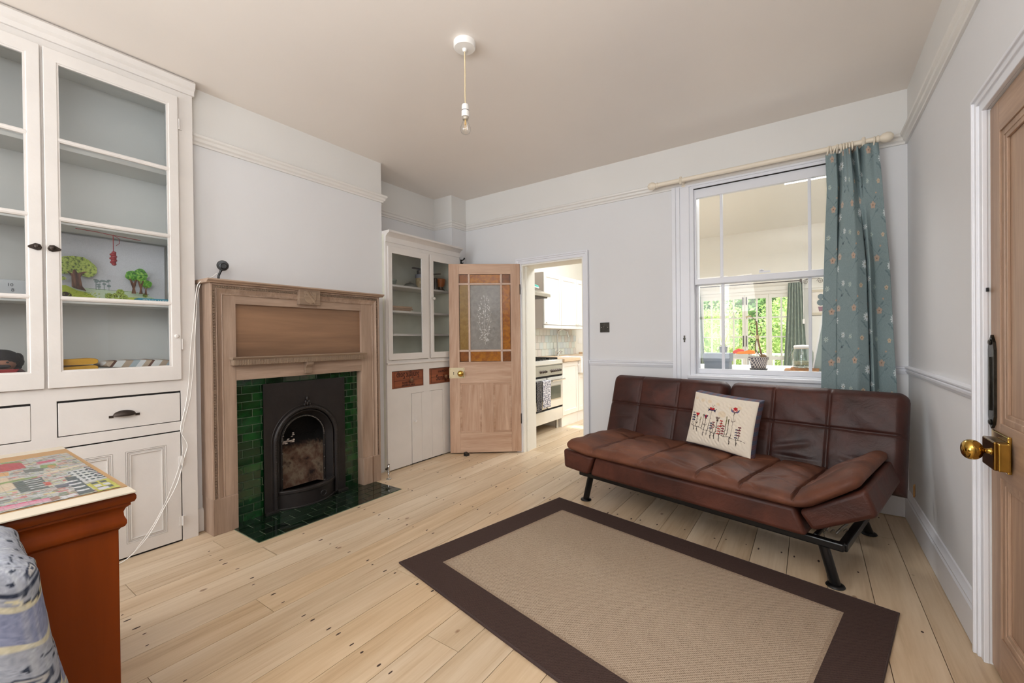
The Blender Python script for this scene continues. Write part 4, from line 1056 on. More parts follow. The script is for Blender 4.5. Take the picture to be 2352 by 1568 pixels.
MB().prism([(AX+.0006, 1.985), (AX+.006, 1.985), (AX+.008, 2.03), (AX+.030, 2.052), (AX+.055, 2.062), (AX+.055, 2.078), (XA, 2.078), (XA, 2.0505), (AX-.02, 2.0505)], ya-.0012, yb+.001, 'y').build('cornice', M['cabp'], alc, smooth=30)
for z in (1.625, 1.390, 1.178): MB().box(XA+.012, -3.09, ya+.012, yb-.012, z, z+.018).build('shelf', M['cabp'], alc)
def gdoor(y0, y1, g0, g1):
    o = MB().box(AX, AX+.016, y0, y1, .965, 1.022).box(AX, AX+.016, y0, y1, 1.893, 1.950).box(AX, AX+.016, y0, g0, 1.022, 1.893).box(AX, AX+.016, g1, y1, 1.022, 1.893).build('door', M['cabp'], alc, bevel=.002)
    MB().box(AX+.005, AX+.008, g0-.003, g1+.003, 1.02, 1.896).build('pane', M['cglass'], o); return o
g1_ = gdoor(2.424, 2.897, 2.466, 2.812); g2_ = gdoor(2.925, 3.345, 2.962, 3.26)

tag(MB().lathe([(.006, 0), (.006, .012), (.014, .016), (.016, .024), (.012, .032), (.001, .034)], (AX+.016, 2.944, 1.531), 'x', 18).build('glass_knob', plain('clear_knob', (206, 204, 198), .1, .4), g2_, smooth=50), 'clear glass knob')
cw = wood('soap_crate_wood', (118, 60, 34), (164, 92, 54), 1, .55, grain=16, c3=(92, 46, 28))
ink = plain('burnt_print', (62, 26, 18), .7)
def crate(y0, y1, flip, words):
    MB().box(AX-.03, AX-.012, y0-.004, y1+.004, .709, .868).build('drawer_gap', M['gap'], alc)
    o = MB().box(AX-.02, AX-.003, y0, y1, .714, .860).build('drawer', cw, alc, bevel=.002)
    tag(o, 'old printed soap crate end used as a drawer front')
    for (t, dz, sz, wd) in words:
        ang = PI if flip else 0
        mt = Matrix.Translation((AX-.002, (y0+y1)/2, .787)) @ Matrix.Rotation(PI/2, 4, 'Z') @ Matrix.Rotation(PI/2, 4, 'X') @ Matrix.Rotation(ang, 4, 'Z') @ Matrix.Translation((0, dz, 0)) @ Matrix.Diagonal((wd, 1.0, 1, 1))
        text_obj(t, sz, ink, o, mt, bold=.0006)
    fr_ = MB(); a, b, c, d = y0+.024, y1-.012, .722, .852
    for p in ((a, b, c, c+.003), (a, b, d-.003, d), (a, a+.003, c, d), (b-.003, b, c, d), (a, b, .776, .779)): fr_.box(AX-.0031, AX-.002, *p)
    fr_.build('printed_border', ink, o)
    MB().lathe([(.008, 0), (.007, .012), (.016, .018), (.018, .026), (.010, .032), (.001, .033)], (AX-.003, (y0+y1)/2+.02, .775), 'x', 16).build('knob', wood('crate_knob', (96, 62, 40), (130, 90, 60), 2), o, smooth=50)
crate(2.462, 2.832, True, (('Sunlight Soap', -.034, .078, .64), ('LEVER BROS', .030, .026, 1.0), ('PORT SUNLIGHT', .052, .020, 1.0)))
crate(2.908, 3.284, False, (('Sunlight', -.020, .078, .80), ('LAUNDRY', .042, .030, 1.0)))
# board door below
MB().box(AX-.03, AX-.014, 2.676, 3.082, 0.0, .655).build('door_gap', M['gap'], alc)
dr_ = MB().box(AX-.018, AX-.010, 2.682, 3.078, .012, .650).build('door', M['cabp'], alc)
for a, b in ((2.682, 2.803), (2.803, 2.935), (2.935, 3.078)): MB().box(AX-.012, AX+.002, a+.0008, b-.0008, .012, .650).build('plank', M['cabp'], dr_, bevel=.002)
MB().lathe([(.006, 0), (.005, .010), (.013, .014), (.014, .022), (.008, .027)], (AX+.002, 2.716, .394), 'x', 16).build('knob', M['cabp'], dr_, smooth=50)
rel(alc)
# contents of its shelves
def put(name, label, cat, loc, parts, group=None):
    t = thing(name, label, cat, loc, group=group)
    for nm_, mb, mt, *sm in parts: mb.build(nm_, mt, t, smooth=sm[0] if sm else 0)
    rel(t); return t
s1, s2, s3 = 1.643, 1.408, 1.196
cg = glass('clear_jar_glass', (.86, .9, .88), 1.6)
put('glass_dish', 'low glass dish at the left end of the top alcove shelf', 'dish', (-3.17, 2.60, s1), [('bowl', MB().lathe([(.05, 0), (.065, .02), (.07, .05), (.066, .05), (.055, .012), (.001, .006)], (-3.17, 2.60, s1+.001), 'z', 20), cg, 50)])
put('metal_colander', 'dark domed metal bowl upside down on the top alcove shelf', 'bowl', (-3.17, 2.86, s1), [('dome', MB().lathe([(.07, 0), (.066, .018), (.045, .038), (.015, .046), (.001, .047)], (-3.17, 2.855, s1+.001), 'z', 20), plain('dull_steel', (120, 122, 122), .4, .7), 50), ('foot', MB().lathe([(.008, .046), (.014, .055), (.012, .058)], (-3.17, 2.855, s1+.001), 'z', 12), M['steel'], 40)])
put('striped_tin', 'tall beige and gold striped tin with a grey lid on the top alcove shelf', 'tin', (-3.15, 2.965, s1), [('tin_body', MB().lathe([(.045, 0), (.045, .10), (.044, .102)], (-3.15, 2.965, s1+.001), 'z', 22), plain('beige_tin', (176, 156, 118), .4, var=.3, vscale=40), 40), ('lid', MB().lathe([(.05, .10), (.05, .135), (.02, .14), (.001, .14)], (-3.15, 2.965, s1+.001), 'z', 22), plain('grey_lid', (112, 116, 128), .5), 40)])
put('coffee_grinder', 'dark metal hand grinder with a crank on the top alcove shelf', 'grinder', (-3.22, 3.03, s1), [('grinder_body', MB().lathe([(.04, 0), (.036, .04), (.022, .10), (.03, .15), (.034, .19), (.01, .20)], (-3.22, 3.03, s1+.001), 'z', 16), M['dkiron'], 50), ('crank', MB().box(-3.23, -3.21, 2.93, 3.04, s1+.2, s1+.215), M['dkiron'])])
put('white_carton', 'narrow white and grey carton standing on the top alcove shelf', 'carton', (-3.15, 3.085, s1), [('carton', MB().box(-3.18, -3.12, 3.055, 3.12, s1+.001, s1+.135), plain('white_card', (196, 196, 196), .5, var=.25, vscale=30))])
put('dark_jar', 'dark green jar with a curved top on the top alcove shelf', 'jar', (-3.14, 3.16, s1), [('jar_body', MB().lathe([(.026, 0), (.028, .06), (.02, .09), (.026, .10), (.022, .12), (.001, .122)], (-3.14, 3.160, s1+.001), 'z', 16), plain('dark_green_jar', (26, 32, 26), .3), 50)])
put('orange_lantern', 'orange lacquered bowl on a dark stand at right end of alcove shelf', 'bowl', (-3.16, 3.255, s1), [('bowl', MB().lathe([(.03, .04), (.045, .06), (.055, .12), (.05, .125)], (-3.16, 3.255, s1+.001), 'z', 18), plain('orange_lacquer', (158, 84, 38), .35), 50), ('stand', MB().lathe([(.05, 0), (.045, .012), (.03, .025), (.03, .04)], (-3.16, 3.255, s1+.001), 'z', 18), M['dkiron'], 40)])
put('serving_tray', 'dark oval tray resting across the pots on the top alcove shelf', 'tray', (-3.2, 3.15, s1+.16), [('tray', MB().prism([(3.06+.001, s1+.150), (3.24, s1+.172), (3.245, s1+.180), (3.06, s1+.160)], -3.28, -3.14, 'x'), M['dkiron'])])
wv = wood('slatted_mat_wood', (150, 122, 100), (180, 152, 128), 1)
put('wooden_mat', 'bundle of slatted wooden table mats on the middle alcove shelf', 'mat', (-3.17, 2.66, s2), [('slat', MB().box(-3.25, -3.11, 2.50, 2.80, s2+.001, s2+.012).box(-3.25, -3.11, 2.50, 2.83, s2+.014, s2+.024).box(-3.25, -3.11, 2.50, 2.82, s2+.026, s2+.045), wv)])

# ================================================================== PINE DOOR (open, glazed)
FPx, FPy = -2.934, 3.138; HX_, HY_ = -2.376, 3.572
dang = math.atan2(HY_-FPy, HX_-FPx); DL = math.hypot(HX_-FPx, HY_-FPy)
pd = thing('pine_kitchen_door', 'open stripped pine door with amber and frosted glass panes', 'door', (FPx, FPy, 0.012), dang)
# local frame: x along the leaf from the free edge, y away from the camera, z up
TH = .036; dh = 1.874
S0, S1_ = .100, .612
MB().box(0, S0, 0, TH, 0, dh).build('stile', M['pined'], pd, bevel=.0015)
MB().box(S1_, DL, 0, TH, 0, dh).build('stile', M['pined'], pd, bevel=.0015)
for z0, z1 in ((0, .196), (.692, .903), (1.773, dh)): MB().box(S0, S1_, 0.0005, TH-.0005, z0, z1).build('rail', M['pinedh'], pd, bevel=.0015)
MB().box(.314, .430, 0.0005, TH-.0005, .196, .692).build('muntin', M['pined'], pd, bevel=.0015)
for a, b in ((S0, .314), (.430, S1_)):
    MB().box(a, b, .012, TH-.012, .196, .692).build('panel', M['pined'], pd)
    fm = MB()
    for k, t in ((0, .004), (.010, .008)):
        w = .010; fm.box(a+k, a+k+w, t, .012, .196+k, .692-k).box(b-k-w, b-k, t, .012, .196+k, .692-k).box(a+k, b-k, t, .012, .196+k, .196+k+w).box(a+k, b-k, t, .012, .692-k-w, .692-k)
    fm.build('panel_moulding', M['pinedh'], pd, bevel=.003)
gv = (.200, .520); gzl, gzh = 1.012, 1.676
bars = MB()
def bar_v(x, z0, z1): bars.prism([(x-.011, .010), (x-.007, .002), (x+.007, .002), (x+.011, .010), (x+.011, TH-.010), (x-.011, TH-.010)], z0, z1, 'z')
def bar_h(z, x0, x1): bars.prism([(.010, z-.011), (.002, z-.007), (.002, z+.007), (.010, z+.011), (TH-.010, z+.011), (TH-.010, z-.011)], x0, x1, 'x')
for x in gv: bar_v(x, .903, 1.773)
for z in (gzl, gzh): bar_h(z, S0, S1_)
bars.build('glazing_bar', plain('pale_bar_pine', (204, 178, 160), .5, var=.06, vscale=30), pd)
def amber(name, c1, c2, t=.35):
    m = NT(name); v = m.coord((1, 1, 1)); n = m.noise(v, 30, 2, .5, .6)
    c = m.ramp(n, [(.35, lin(c1)), (.65, lin(c2))])
    d = m.n.new('ShaderNodeBsdfPrincipled'); m.link(c, d.inputs['Base Color']); d.inputs['Roughness'].default_value = .18
    m.link(m.bump(n, .12, .004), d.inputs['Normal'])
    tl = m.n.new('ShaderNodeBsdfTranslucent'); m.link(c, tl.inputs[0])
    mx = m.n.new('ShaderNodeMixShader'); mx.inputs[0].default_value = t; m.link(d.outputs[0], mx.inputs[1]); m.link(tl.outputs[0], mx.inputs[2]); m.link(mx.outputs[0], m.out.inputs[0]); return m.m
amA = amber('amber_glass', (168, 98, 8), (204, 132, 22)); amB = amber('dark_amber_glass', (134, 74, 12), (164, 96, 24)); amC = amber('olive_amber_glass', (146, 112, 50), (164, 130, 64), .25)
fro = amber('frosted_glass', (164, 160, 154), (176, 172, 166), .4)
xs_ = [S0, gv[0], gv[1], S1_]; zs_ = [.903, gzl, gzh, 1.773]
for i in range(3):
    for j in range(3):
        mt = fro if (i, j) == (1, 1) else (amB if i != 1 and j != 1 else (amC if (i, j) == (0, 1) else amA))
        MB().box(xs_[i]+.004, xs_[i+1]-.004, .016, .020, zs_[j]+.004, zs_[j+1]-.004).build('pane', mt, pd)
et = MB(); r_ = random.Random(3)
def leaf2(mb, x, z, a, L, W, y=.0153):
    c, s = math.cos(a), math.sin(a)
    pts = [(0, 0), (.3, .5), (.65, .45), (1, 0), (.65, -.45), (.3, -.5)]
    mb.add([(x+(p*L)*c-(q*W)*s, y, z+(p*L)*s+(q*W)*c) for p, q in pts], [tuple(range(6))[::-1]])
for k in range(110):
    t = r_.random(); x = .35+.085*(r_.random()-.5)*2*(1-abs(t-.45)*1.2); z = 1.10+.46*t
    leaf2(et, x, z, r_.uniform(.2, 2.9), r_.uniform(.008, .022), r_.uniform(.005, .010))
et.tube([(.36, .0155, 1.07), (.35, .0155, 1.25), (.36, .0155, 1.45), (.35, .0155, 1.56)], .0015, 5).tube([(.355, .0155, 1.2), (.40, .0155, 1.33), (.42, .0155, 1.40)], .001, 5).tube([(.352, .0155, 1.15), (.30, .0155, 1.26), (.28, .0155, 1.30)], .001, 5)
tag(et.build('etched_flower', plain('etched_clear', (206, 204, 200), .25), pd), 'etched sprig of leaves', kind='stuff')
lp = MB().box(-.003, .148, -.004, .0, .742, .846).build('lock_plate', M['ivory'], pd, bevel=.002)
for x, z in ((.012, .754), (.136, .754), (.012, .834), (.136, .834)): MB().lathe([(.003, 0), (.002, .001)], (x, -.0045, z), 'y', 8).build('screw', M['brassd'], lp)
MB().prism([(.037, .778), (.043, .778), (.042, .792), (.045, .799), (.040, .804), (.035, .799), (.038, .792)], -.0048, -.004, 'y').build('keyhole', M['gap'], lp)
kb = MB().lathe(smp([(.026, 0), (.024, .005), (.010, .008), (.009, .020), (.013, .026), (.026, .032), (.030, .042), (.027, .052), (.016, .059), (.001, .062)]), (0, 0, 0), 'y', 36)
kb.v = [(.110+x, -.004-y, .790+z) for x, y, z in kb.v]
tag(kb.build('door_knob', M['brass'], lp, smooth=80), 'round brass door knob')
for z in (1.62, .33): MB().box(DL-.004, DL+.004, -.003, .012, z-.05, z+.05).build('hinge', M['dkiron'], pd)
ds = thing('door_stop', 'small black rubber door stop on the floor under the pine door', 'door stop', (-2.76, 3.19, 0))
MB().prism([(-2.784, 0), (-2.744, 0), (-2.744, .020), (-2.784, .036)], 3.16, 3.205, 'y').build('wedge', M['blackp'], ds, bevel=.003); rel(ds)
hk = thing('coat_hook', 'black iron coat hook on the corner pier above the pine door', 'hook', (-3.093, 3.50, 1.98))
MB().box(-3.093, -3.087, 3.495, 3.515, 1.955, 2.0).tube([(-3.090, 3.505, 1.99), (-3.065, 3.505, 1.992), (-3.045, 3.505, 2.004)], .006, 8).ball((-3.045, 3.505, 2.006), .010).tube([(-3.090, 3.505, 1.965), (-3.07, 3.505, 1.955), (-3.06, 3.505, 1.965)], .005, 8).build('hook', M['black'], hk, smooth=40); rel(hk)
sw = thing('light_switch', 'square dark bronze toggle light switch on the wall right of the doorway', 'switch', (-1.49, YB, 1.23))
MB().box(-1.534, -1.448, YB-.007, YB, 1.188, 1.274).build('switch_plate', M['bronze'], sw, bevel=.002)
MB().lathe([(.004, 0), (.0035, .014), (.001, .016)], (0, 0, 0), 'y', 10); tg = MB().tube([(-1.491, YB-.006, 1.231), (-1.491, YB-.022, 1.236)], [.004, .003], 10)
for x in (-1.521, -1.461): tg.ball((x, YB-.0075, 1.231), .003, .001, .003, 8, 4)
tg.build('toggle', M['chrome'], sw, smooth=40); rel(sw)
so = thing('wall_socket', 'small brass wall socket low on the back wall beside the sofa end', 'socket', (.452, YB, .30))
MB().box(.412, .498, YB-.008, YB, .262, .345).build('socket_plate', M['brassd'], so, bevel=.002)
MB().box(.445, .452, YB-.0085, YB-.008, .315, .325).box(.462, .469, YB-.0085, YB-.008, .295, .302).box(.438, .445, YB-.0085, YB-.008, .295, .302).build('socket_hole', M['gap'], so); rel(so)

# ================================================================== PENDANT LIGHT
px, py = -1.446, 1.686
pn = thing('pendant_light', 'bare clear filament bulb hanging on a cream flex from a white ceiling rose', 'pendant light', (px, py, 2.2))
MB().lathe([(.056, H), (.056, H-.026), (.052, H-.031), (.012, H-.034), (.010, H-.044), (.006, H-.048)], (px, py, 0), 'z', 36).build('ceiling_rose', M['white'], pn, smooth=40)
MB().tube([(px, py, H-.046), (px+.001, py, 2.50), (px-.001, py, 2.40), (px+.001, py, 2.342)], .0032, 8).build('flex', plain('cream_flex', (214, 196, 158), .6), pn, smooth=60)
MB().lathe([(.006, 2.346), (.016, 2.342), (.018, 2.336), (.018, 2.312), (.0195, 2.311), (.0195, 2.284), (.019, 2.280), (.014, 2.280)], (px, py, 0), 'z', 24).build('lamp_holder', M['white'], pn, smooth=35)
MB().lathe([(.0184, 2.3125), (.0198, 2.312), (.0198, 2.3095), (.0184, 2.309)], (px, py, 0), 'z', 24).build('holder_ring', M['dkiron'], pn)
MB().lathe([(.014, 2.281), (.0155, 2.276), (.0145, 2.266), (.010, 2.264)], (px, py, 0), 'z', 24).build('bulb_cap', M['steel'], pn, smooth=40)
bl = MB().lathe([(.012, 2.266), (.0135, 2.255), (.020, 2.240), (.0265, 2.224), (.027, 2.212), (.022, 2.199), (.012, 2.193), (.001, 2.191)], (px, py, 0), 'z', 28).build('bulb', glass('bulb_glass', (.97, .97, .96), 2.2), pn, smooth=60)
fi = MB()
for k in range(4):
    q = k*PI/2+.4; fi.tube([(px+.005*math.cos(q), py+.005*math.sin(q), 2.252), (px+.008*math.cos(q), py+.008*math.sin(q), 2.212)], .0008, 5)
fi.tube([(px, py, 2.264), (px, py, 2.240)], .004, 8); fi.build('filament', plain('amber_filament', (222, 184, 120), .4), bl); rel(pn)

# ================================================================== RUG
rA, rB, rC = Vector((-1.466, 2.683)), Vector((-1.768, 1.468)), Vector((.292, 2.316))
rang = math.atan2(rC.y-rA.y, rC.x-rA.x)
rug = thing('rug', 'flat woven beige rug with a wide dark brown border in front of the sofa', 'rug', (rA.x, rA.y, 0), rang)
RL = (rC-rA).length; RW = (rB-rA).length; bwid = .155
def weave(name, c1, c2, sc, c3=None):
    m = NT(name); tc = m.coord((1, 1, 1)); sx = m.n.new('ShaderNodeSeparateXYZ'); m.link(tc, sx.inputs[0])
    u = m.math('ADD', sx.outputs[0], m.math('MULTIPLY', sx.outputs[1], .5)); w = m.math('SINE', m.math('MULTIPLY', u, sc*2*PI)); w2 = m.math('SINE', m.math('MULTIPLY', sx.outputs[1], sc*1.3*2*PI))
    h = m.math('MULTIPLY', w, w2); hh = m.math('ADD', m.math('MULTIPLY', h, .5), .5)
    n = m.noise(m.coord(), 200, 2); n2 = m.noise(m.coord(), 3, 3)
    f = m.math('ADD', m.math('MULTIPLY', hh, .45), m.math('MULTIPLY', n, .55))
    c = m.ramp(f, [(.25, lin(c1)), (.6, lin(c2))])
    if c3: c = m.mix(m.math('MULTIPLY', m.ramp(n2, [(.5, (0, 0, 0)), (.8, (1, 1, 1))]), .5), c, lin(c3))
    m.bsdf(c, .95, 0, m.bump(f, .5, .004), .15); return m.m
def rugbox(x0, x1, y0, y1, z0, z1, name, mt, par=rug, bev=.002):
    nx, ny = max(2, int((x1-x0)/.06)), max(2, int(abs(y1-y0)/.06)); mb = MB()
    return mb.box(x0, x1, y0, y1, z0, z1).build(name, mt, par, bevel=bev)
brd = weave('brown_border_weave', (50, 38, 36), (78, 62, 57), 110)
bb = MB()
bb.prism([(0, 0), (RL, 0), (RL-bwid, -bwid), (bwid, -bwid)], .001, .009, 'z').prism([(RL, 0), (RL, -RW), (RL-bwid, -RW+bwid), (RL-bwid, -bwid)], .001, .009, 'z')
bb.prism([(RL, -RW), (0, -RW), (bwid, -RW+bwid), (RL-bwid, -RW+bwid)], .001, .009, 'z').prism([(0, -RW), (0, 0), (bwid, -bwid), (bwid, -RW+bwid)], .001, .009, 'z')
bb.build('border', brd, rug)
ctr = weave('beige_rug_weave', (122, 104, 88), (182, 164, 144), 75, (164, 144, 124))
MB().box(bwid+.014, RL-bwid-.014, -RW+bwid+.014, -bwid-.014, .001, .0085).build('centre', ctr, rug)
ln = MB(); a = bwid-.003; b = bwid+.015
ln.box(a, RL-a, -b, -a, .001, .0088).box(a, RL-a, -RW+a, -RW+b, .001, .0088).box(a, b, -RW+b, -b, .001, .0088).box(RL-b, RL-a, -RW+b, -b, .001, .0088)
ln.build('inner_line', weave('grey_line_weave', (92, 76, 70), (176, 156, 134), 190), rug)
MB().tube([(0, 0, .005), (RL, 0, .005), (RL, -RW, .005), (0, -RW, .005), (0, 0, .005)], .0055, 8).build('bound_edge', plain('brown_binding', (66, 50, 48), .8, bump=.4, bscale=250), rug)

# ================================================================== SOFA
sang = math.atan2(-.2395, .9709)
sofa = thing('sofa_bed', 'brown leather click-clack sofa bed on black tubular legs under the window', 'sofa', (-.605, 2.595, 0), sang)
def noise1(seed, amp, n=7):
    r = np.random.default_rng(seed); k = r.uniform(2, 14, (n, 2)); ph = r.uniform(0, 6.28, n); a = r.uniform(.3, 1, n)/k.max(1)*4
    return lambda x, y: amp*sum(a[i]*np.sin(k[i, 0]*x+k[i, 1]*y+ph[i]) for i in range(n))
def pad(name, x0, x1, w0, w1, th, seams_x, seams_w, mat, mapf, puff=.018, seam_d=.014, nu=200, nv=90, edge=.05, seed=1, crease=.003, creases=(), rtop=0, rbot=0):
    """upholstered pad in (x,w) with thickness th: mapf(x,w,t)->local xyz"""
    u = np.linspace(0, 1, nu); v = np.linspace(0, 1, nv)
    # denser near edges
    u = .5-.5*np.cos(PI*u)*(.35)-.5*(1-2*u)*.65; v = .5-.5*np.cos(PI*v)*.5-.5*(1-2*v)*.5
    X, W = np.meshgrid(x0+(x1-x0)*u, w0+(w1-w0)*v)
    du = np.minimum(X-x0, x1-X); dw = np.minimum(W-w0, w1-W)
    def rnd(d): t = np.clip(d/edge, 0, 1); return np.sqrt(np.clip(1-(1-t)**2, 0, 1))
    # rounded corners in plan
    prof = rnd(du)*rnd(dw)
    ridge = np.ones_like(X); g = np.zeros_like(X)
    sx = sorted([x0]+list(seams_x)+[x1]); sw = sorted([w0]+list(seams_w)+[w1])
    for a, b in zip(sx[:-1], sx[1:]):
        for c, d in zip(sw[:-1], sw[1:]):
            m = (X >= a) & (X <= b) & (W >= c) & (W <= d)
            g[m] = (np.sin(PI*(X[m]-a)/(b-a))**.6)*(np.sin(PI*(W[m]-c)/(d-c))**.6)
    for s in seams_x: ridge -= np.exp(-((X-s)/.006)**2)*.8
    for s in seams_w: ridge -= np.exp(-((W-s)/.006)**2)*.8
    for (xa, wa, xb, wb_, dep, wid) in creases:
        dx, dw_ = xb-xa, wb_-wa; L = dx*dx+dw_*dw_; t = np.clip(((X-xa)*dx+(W-wa)*dw_)/L, 0, 1)
        d2 = np.hypot(X-xa-t*dx, W-wa-t*dw_); g -= dep/puff*np.exp(-(d2/wid)**2)*np.sin(PI*np.clip(t*.9+.05, 0, 1))
    nz = noise1(seed, crease)
    top = th/2*prof+(g*puff+(ridge-1)*seam_d+nz(X*3, W*3))*np.clip(prof, 0, 1)
    bot = -th/2*prof
    def rc(r):
        q = np.clip((r-(np.minimum(X-x0, x1-X)))/max(r, 1e-6), 0, 1); return r-r*np.sqrt(1-q*q) if r else 0*X
    hi_, lo_ = w1-rc(rtop), w0+rc(rbot); W = lo_+(W-w0)/(w1-w0)*(hi_-lo_)
    A = np.stack(mapf(X, W, top), -1); B = np.stack(mapf(X, W, bot), -1)
    return grid_obj(name, A, mat, sofa, close=B)
# bent path of the seat pad (left end lifts a little, right end a lot)
sT = np.linspace(-1.3, 1.3, 1041)
def ang(s):
    r = np.clip((s-.56)/.12, 0, 1); l = np.clip((-.56-s)/.10, 0, 1); r = r*r*(3-2*r); l = l*l*(3-2*l)
    return RX(37)*r-RX(7)*l
aa = ang(sT); ds_ = sT[1]-sT[0]; xc = np.cumsum(np.cos(aa))*ds_; zc = np.cumsum(np.sin(aa))*ds_; i0 = 520; xc -= xc[i0]; zc -= zc[i0]
def bend(S, t):
    a = ang(S); return np.interp(S, sT, xc)-np.sin(a)*t, np.interp(S, sT, zc)+np.cos(a)*t
def seat_map(S, W, t):
    # front edge droops a little
    z0 = .386-.004*np.clip((-.05-W)/.12, 0, 1)**1.5-.02*np.clip(W, 0, .5)
    bx, bz = bend(S, t); return bx, W+0*t, z0+bz
pad('seat_pad', -.795, .880, -.150, .54, .058, (-.54, -.20, .14, .36, .59), (), M['suede'], seat_map, puff=.026, seam_d=.020, nu=420, nv=160, edge=.045, seed=5, crease=.005, rtop=.05, rbot=.07,
    creases=((-.2, .0, .1, -.1, .012, .02), (.14, .25, .36, .05, .014, .02), (.36, -.10, .55, .12, .012, .018), (.40, .3, .56, .18, .010, .02), (-.7, .35, -.3, .25, .008, .02), (-.45, -.1, -.25, .10, .007, .02), (.16, .0, .30, -.12, .010, .015), (.62, .0, .80, .10, .008, .02), (0.228, 0.308, 0.348, 0.406, 0.0067, 0.0052), (-0.019, 0.419, -0.119, 0.510, 0.0049, 0.0067), (0.104, 0.216, 0.158, 0.192, 0.0067, 0.0104), (-0.499, 0.338, -0.516, 0.401, 0.0030, 0.0111), (-0.421, 0.019, -0.266, 0.117, 0.0068, 0.0088), (0.314, 0.013, 0.495, 0.064, 0.0066, 0.0071), (-0.183, -0.009, -0.126, -0.054, 0.0054, 0.0050), (0.314, 0.086, 0.401, 0.131, 0.0043, 0.0084), (0.356, -0.069, 0.485, -0.188, 0.0064, 0.0051), (0.487, 0.101, 0.596, 0.173, 0.0037, 0.0117), (-0.441, 0.316, -0.308, 0.424, 0.0044, 0.0087), (0.468, -0.041, 0.609, 0.027, 0.0031, 0.0116), (-0.607, 0.087, -0.501, 0.167, 0.0067, 0.0088), (-0.259, 0.074, -0.201, 0.123, 0.0058, 0.0120), (-0.496, -0.073, -0.299, -0.064, 0.0039, 0.0092), (0.547, 0.151, 0.630, 0.082, 0.0031, 0.0085), (0.566, -0.028, 0.678, 0.066, 0.0062, 0.0057), (-0.068, -0.018, 0.098, -0.069, 0.0070, 0.0110), (0.782, 0.149, 0.900, 0.191, 0.0042, 0.0078), (-0.520, 0.107, -0.386, 0.224, 0.0050, 0.0074), (-0.610, 0.050, -0.476, 0.133, 0.0061, 0.0104), (0.341, 0.265, 0.502, 0.233, 0.0041, 0.0084), (0.459, 0.280, 0.529, 0.338, 0.0053, 0.0051), (0.109, 0.038, 0.262, 0.030, 0.0056, 0.0106), (-0.204, 0.254, -0.068, 0.327, 0.0064, 0.0111), (0.331, 0.437, 0.524, 0.442, 0.0037, 0.0109), (0.722, 0.162, 0.866, 0.211, 0.0037, 0.0105), (0.162, 0.266, 0.278, 0.287, 0.0055, 0.0100), (-0.707, -0.012, -0.739, 0.082, 0.0057, 0.0094), (-0.684, 0.159, -0.618, 0.210, 0.0043, 0.0063), (-0.446, -0.080, -0.324, -0.102, 0.0054, 0.0067), (0.668, -0.100, 0.776, -0.136, 0.0035, 0.0108), (-0.163, -0.080, -0.054, -0.158, 0.0044, 0.0091), (0.755, 0.350, 0.855, 0.401, 0.0045, 0.0060), (0.186, 0.210, 0.315, 0.326, 0.0044, 0.0113), (-0.749, -0.041, -0.777, 0.068, 0.0055, 0.0112), (-0.160, 0.137, -0.075, 0.111, 0.0045, 0.0117), (0.685, 0.228, 0.747, 0.286, 0.0047, 0.0072), (0.795, 0.170, 0.800, 0.250, 0.0055, 0.0081), (-0.290, 0.330, -0.177, 0.222, 0.0041, 0.0115), (0.478, 0.035, 0.557, -0.010, 0.0042, 0.0093), (-0.005, 0.255, -0.066, 0.359, 0.0060, 0.0071), (0.088, 0.085, 0.189, 0.089, 0.0044, 0.0102), (0.178, -0.080, 0.273, -0.086, 0.0066, 0.0088), (-0.727, 0.328, -0.608, 0.341, 0.0055, 0.0084), (0.681, 0.112, 0.613, 0.186, 0.0042, 0.0108)))
# lower upholstered base with its two hinged end flaps
def slab(name, poly, y0, y1, mat, seg=10, bulge=.008, bev=.020):
    n = len(poly); ys = np.linspace(y0, y1, 5); mb = MB(); mb.prism(poly, y0, y1, 'y'); return mb.build(name, mat, sofa, smooth=50, bevel=bev, seg=4)
slab('base', [(-.60, .222), (.632, .226), (.585, .350), (-.555, .350)], -.105, .56, M['leatherb'])
slab('end_flap', [(-.565, .348), (-.83, .360), (-.822, .232), (-.615, .222)], -.11, .56, M['leatherb'])
slab('end_flap', [(.600, .338), (.842, .500), (.885, .392), (.655, .262)], -.11, .56, M['leatherb'])
# backrest: two leather halves, tilted
def back_map(X, W, t):
    # W = height along the back, tilt 18 degrees
    a = RX(17); y0, z0 = .545, .312
    return X+0*t, y0+W*math.sin(a)-t*math.cos(a), z0+W*math.cos(a)+t*math.sin(a)
pad('backrest', -.918, -.006, 0, .535, .150, (-.640, -.335), (.30,), M['leather'], back_map, puff=.016, seam_d=.010, nu=180, nv=120, edge=.050, seed=8, rtop=.05, creases=((-.3, .2, -.05, .1, .008, .03), (-.9, .18, -.66, .2, .006, .012), (-.62, .24, -.4, .15, .006, .02)))
pad('backrest', .006, .902, 0, .535, .150, (.285, .568), (.30,), M['leather'], back_map, puff=.016, seam_d=.010, nu=180, nv=120, edge=.050, seed=9, rtop=.05, creases=((.3, .14, .5, .2, .012, .02), (.3, .10, .55, .10, .010, .015), (.10, .27, .27, .25, .006, .008), (.10, .23, .27, .22, .006, .008), (.12, .19, .27, .18, .006, .008), (.58, .16, .85, .12, .008, .02), (.6, .12, .75, .08, .006, .012)))
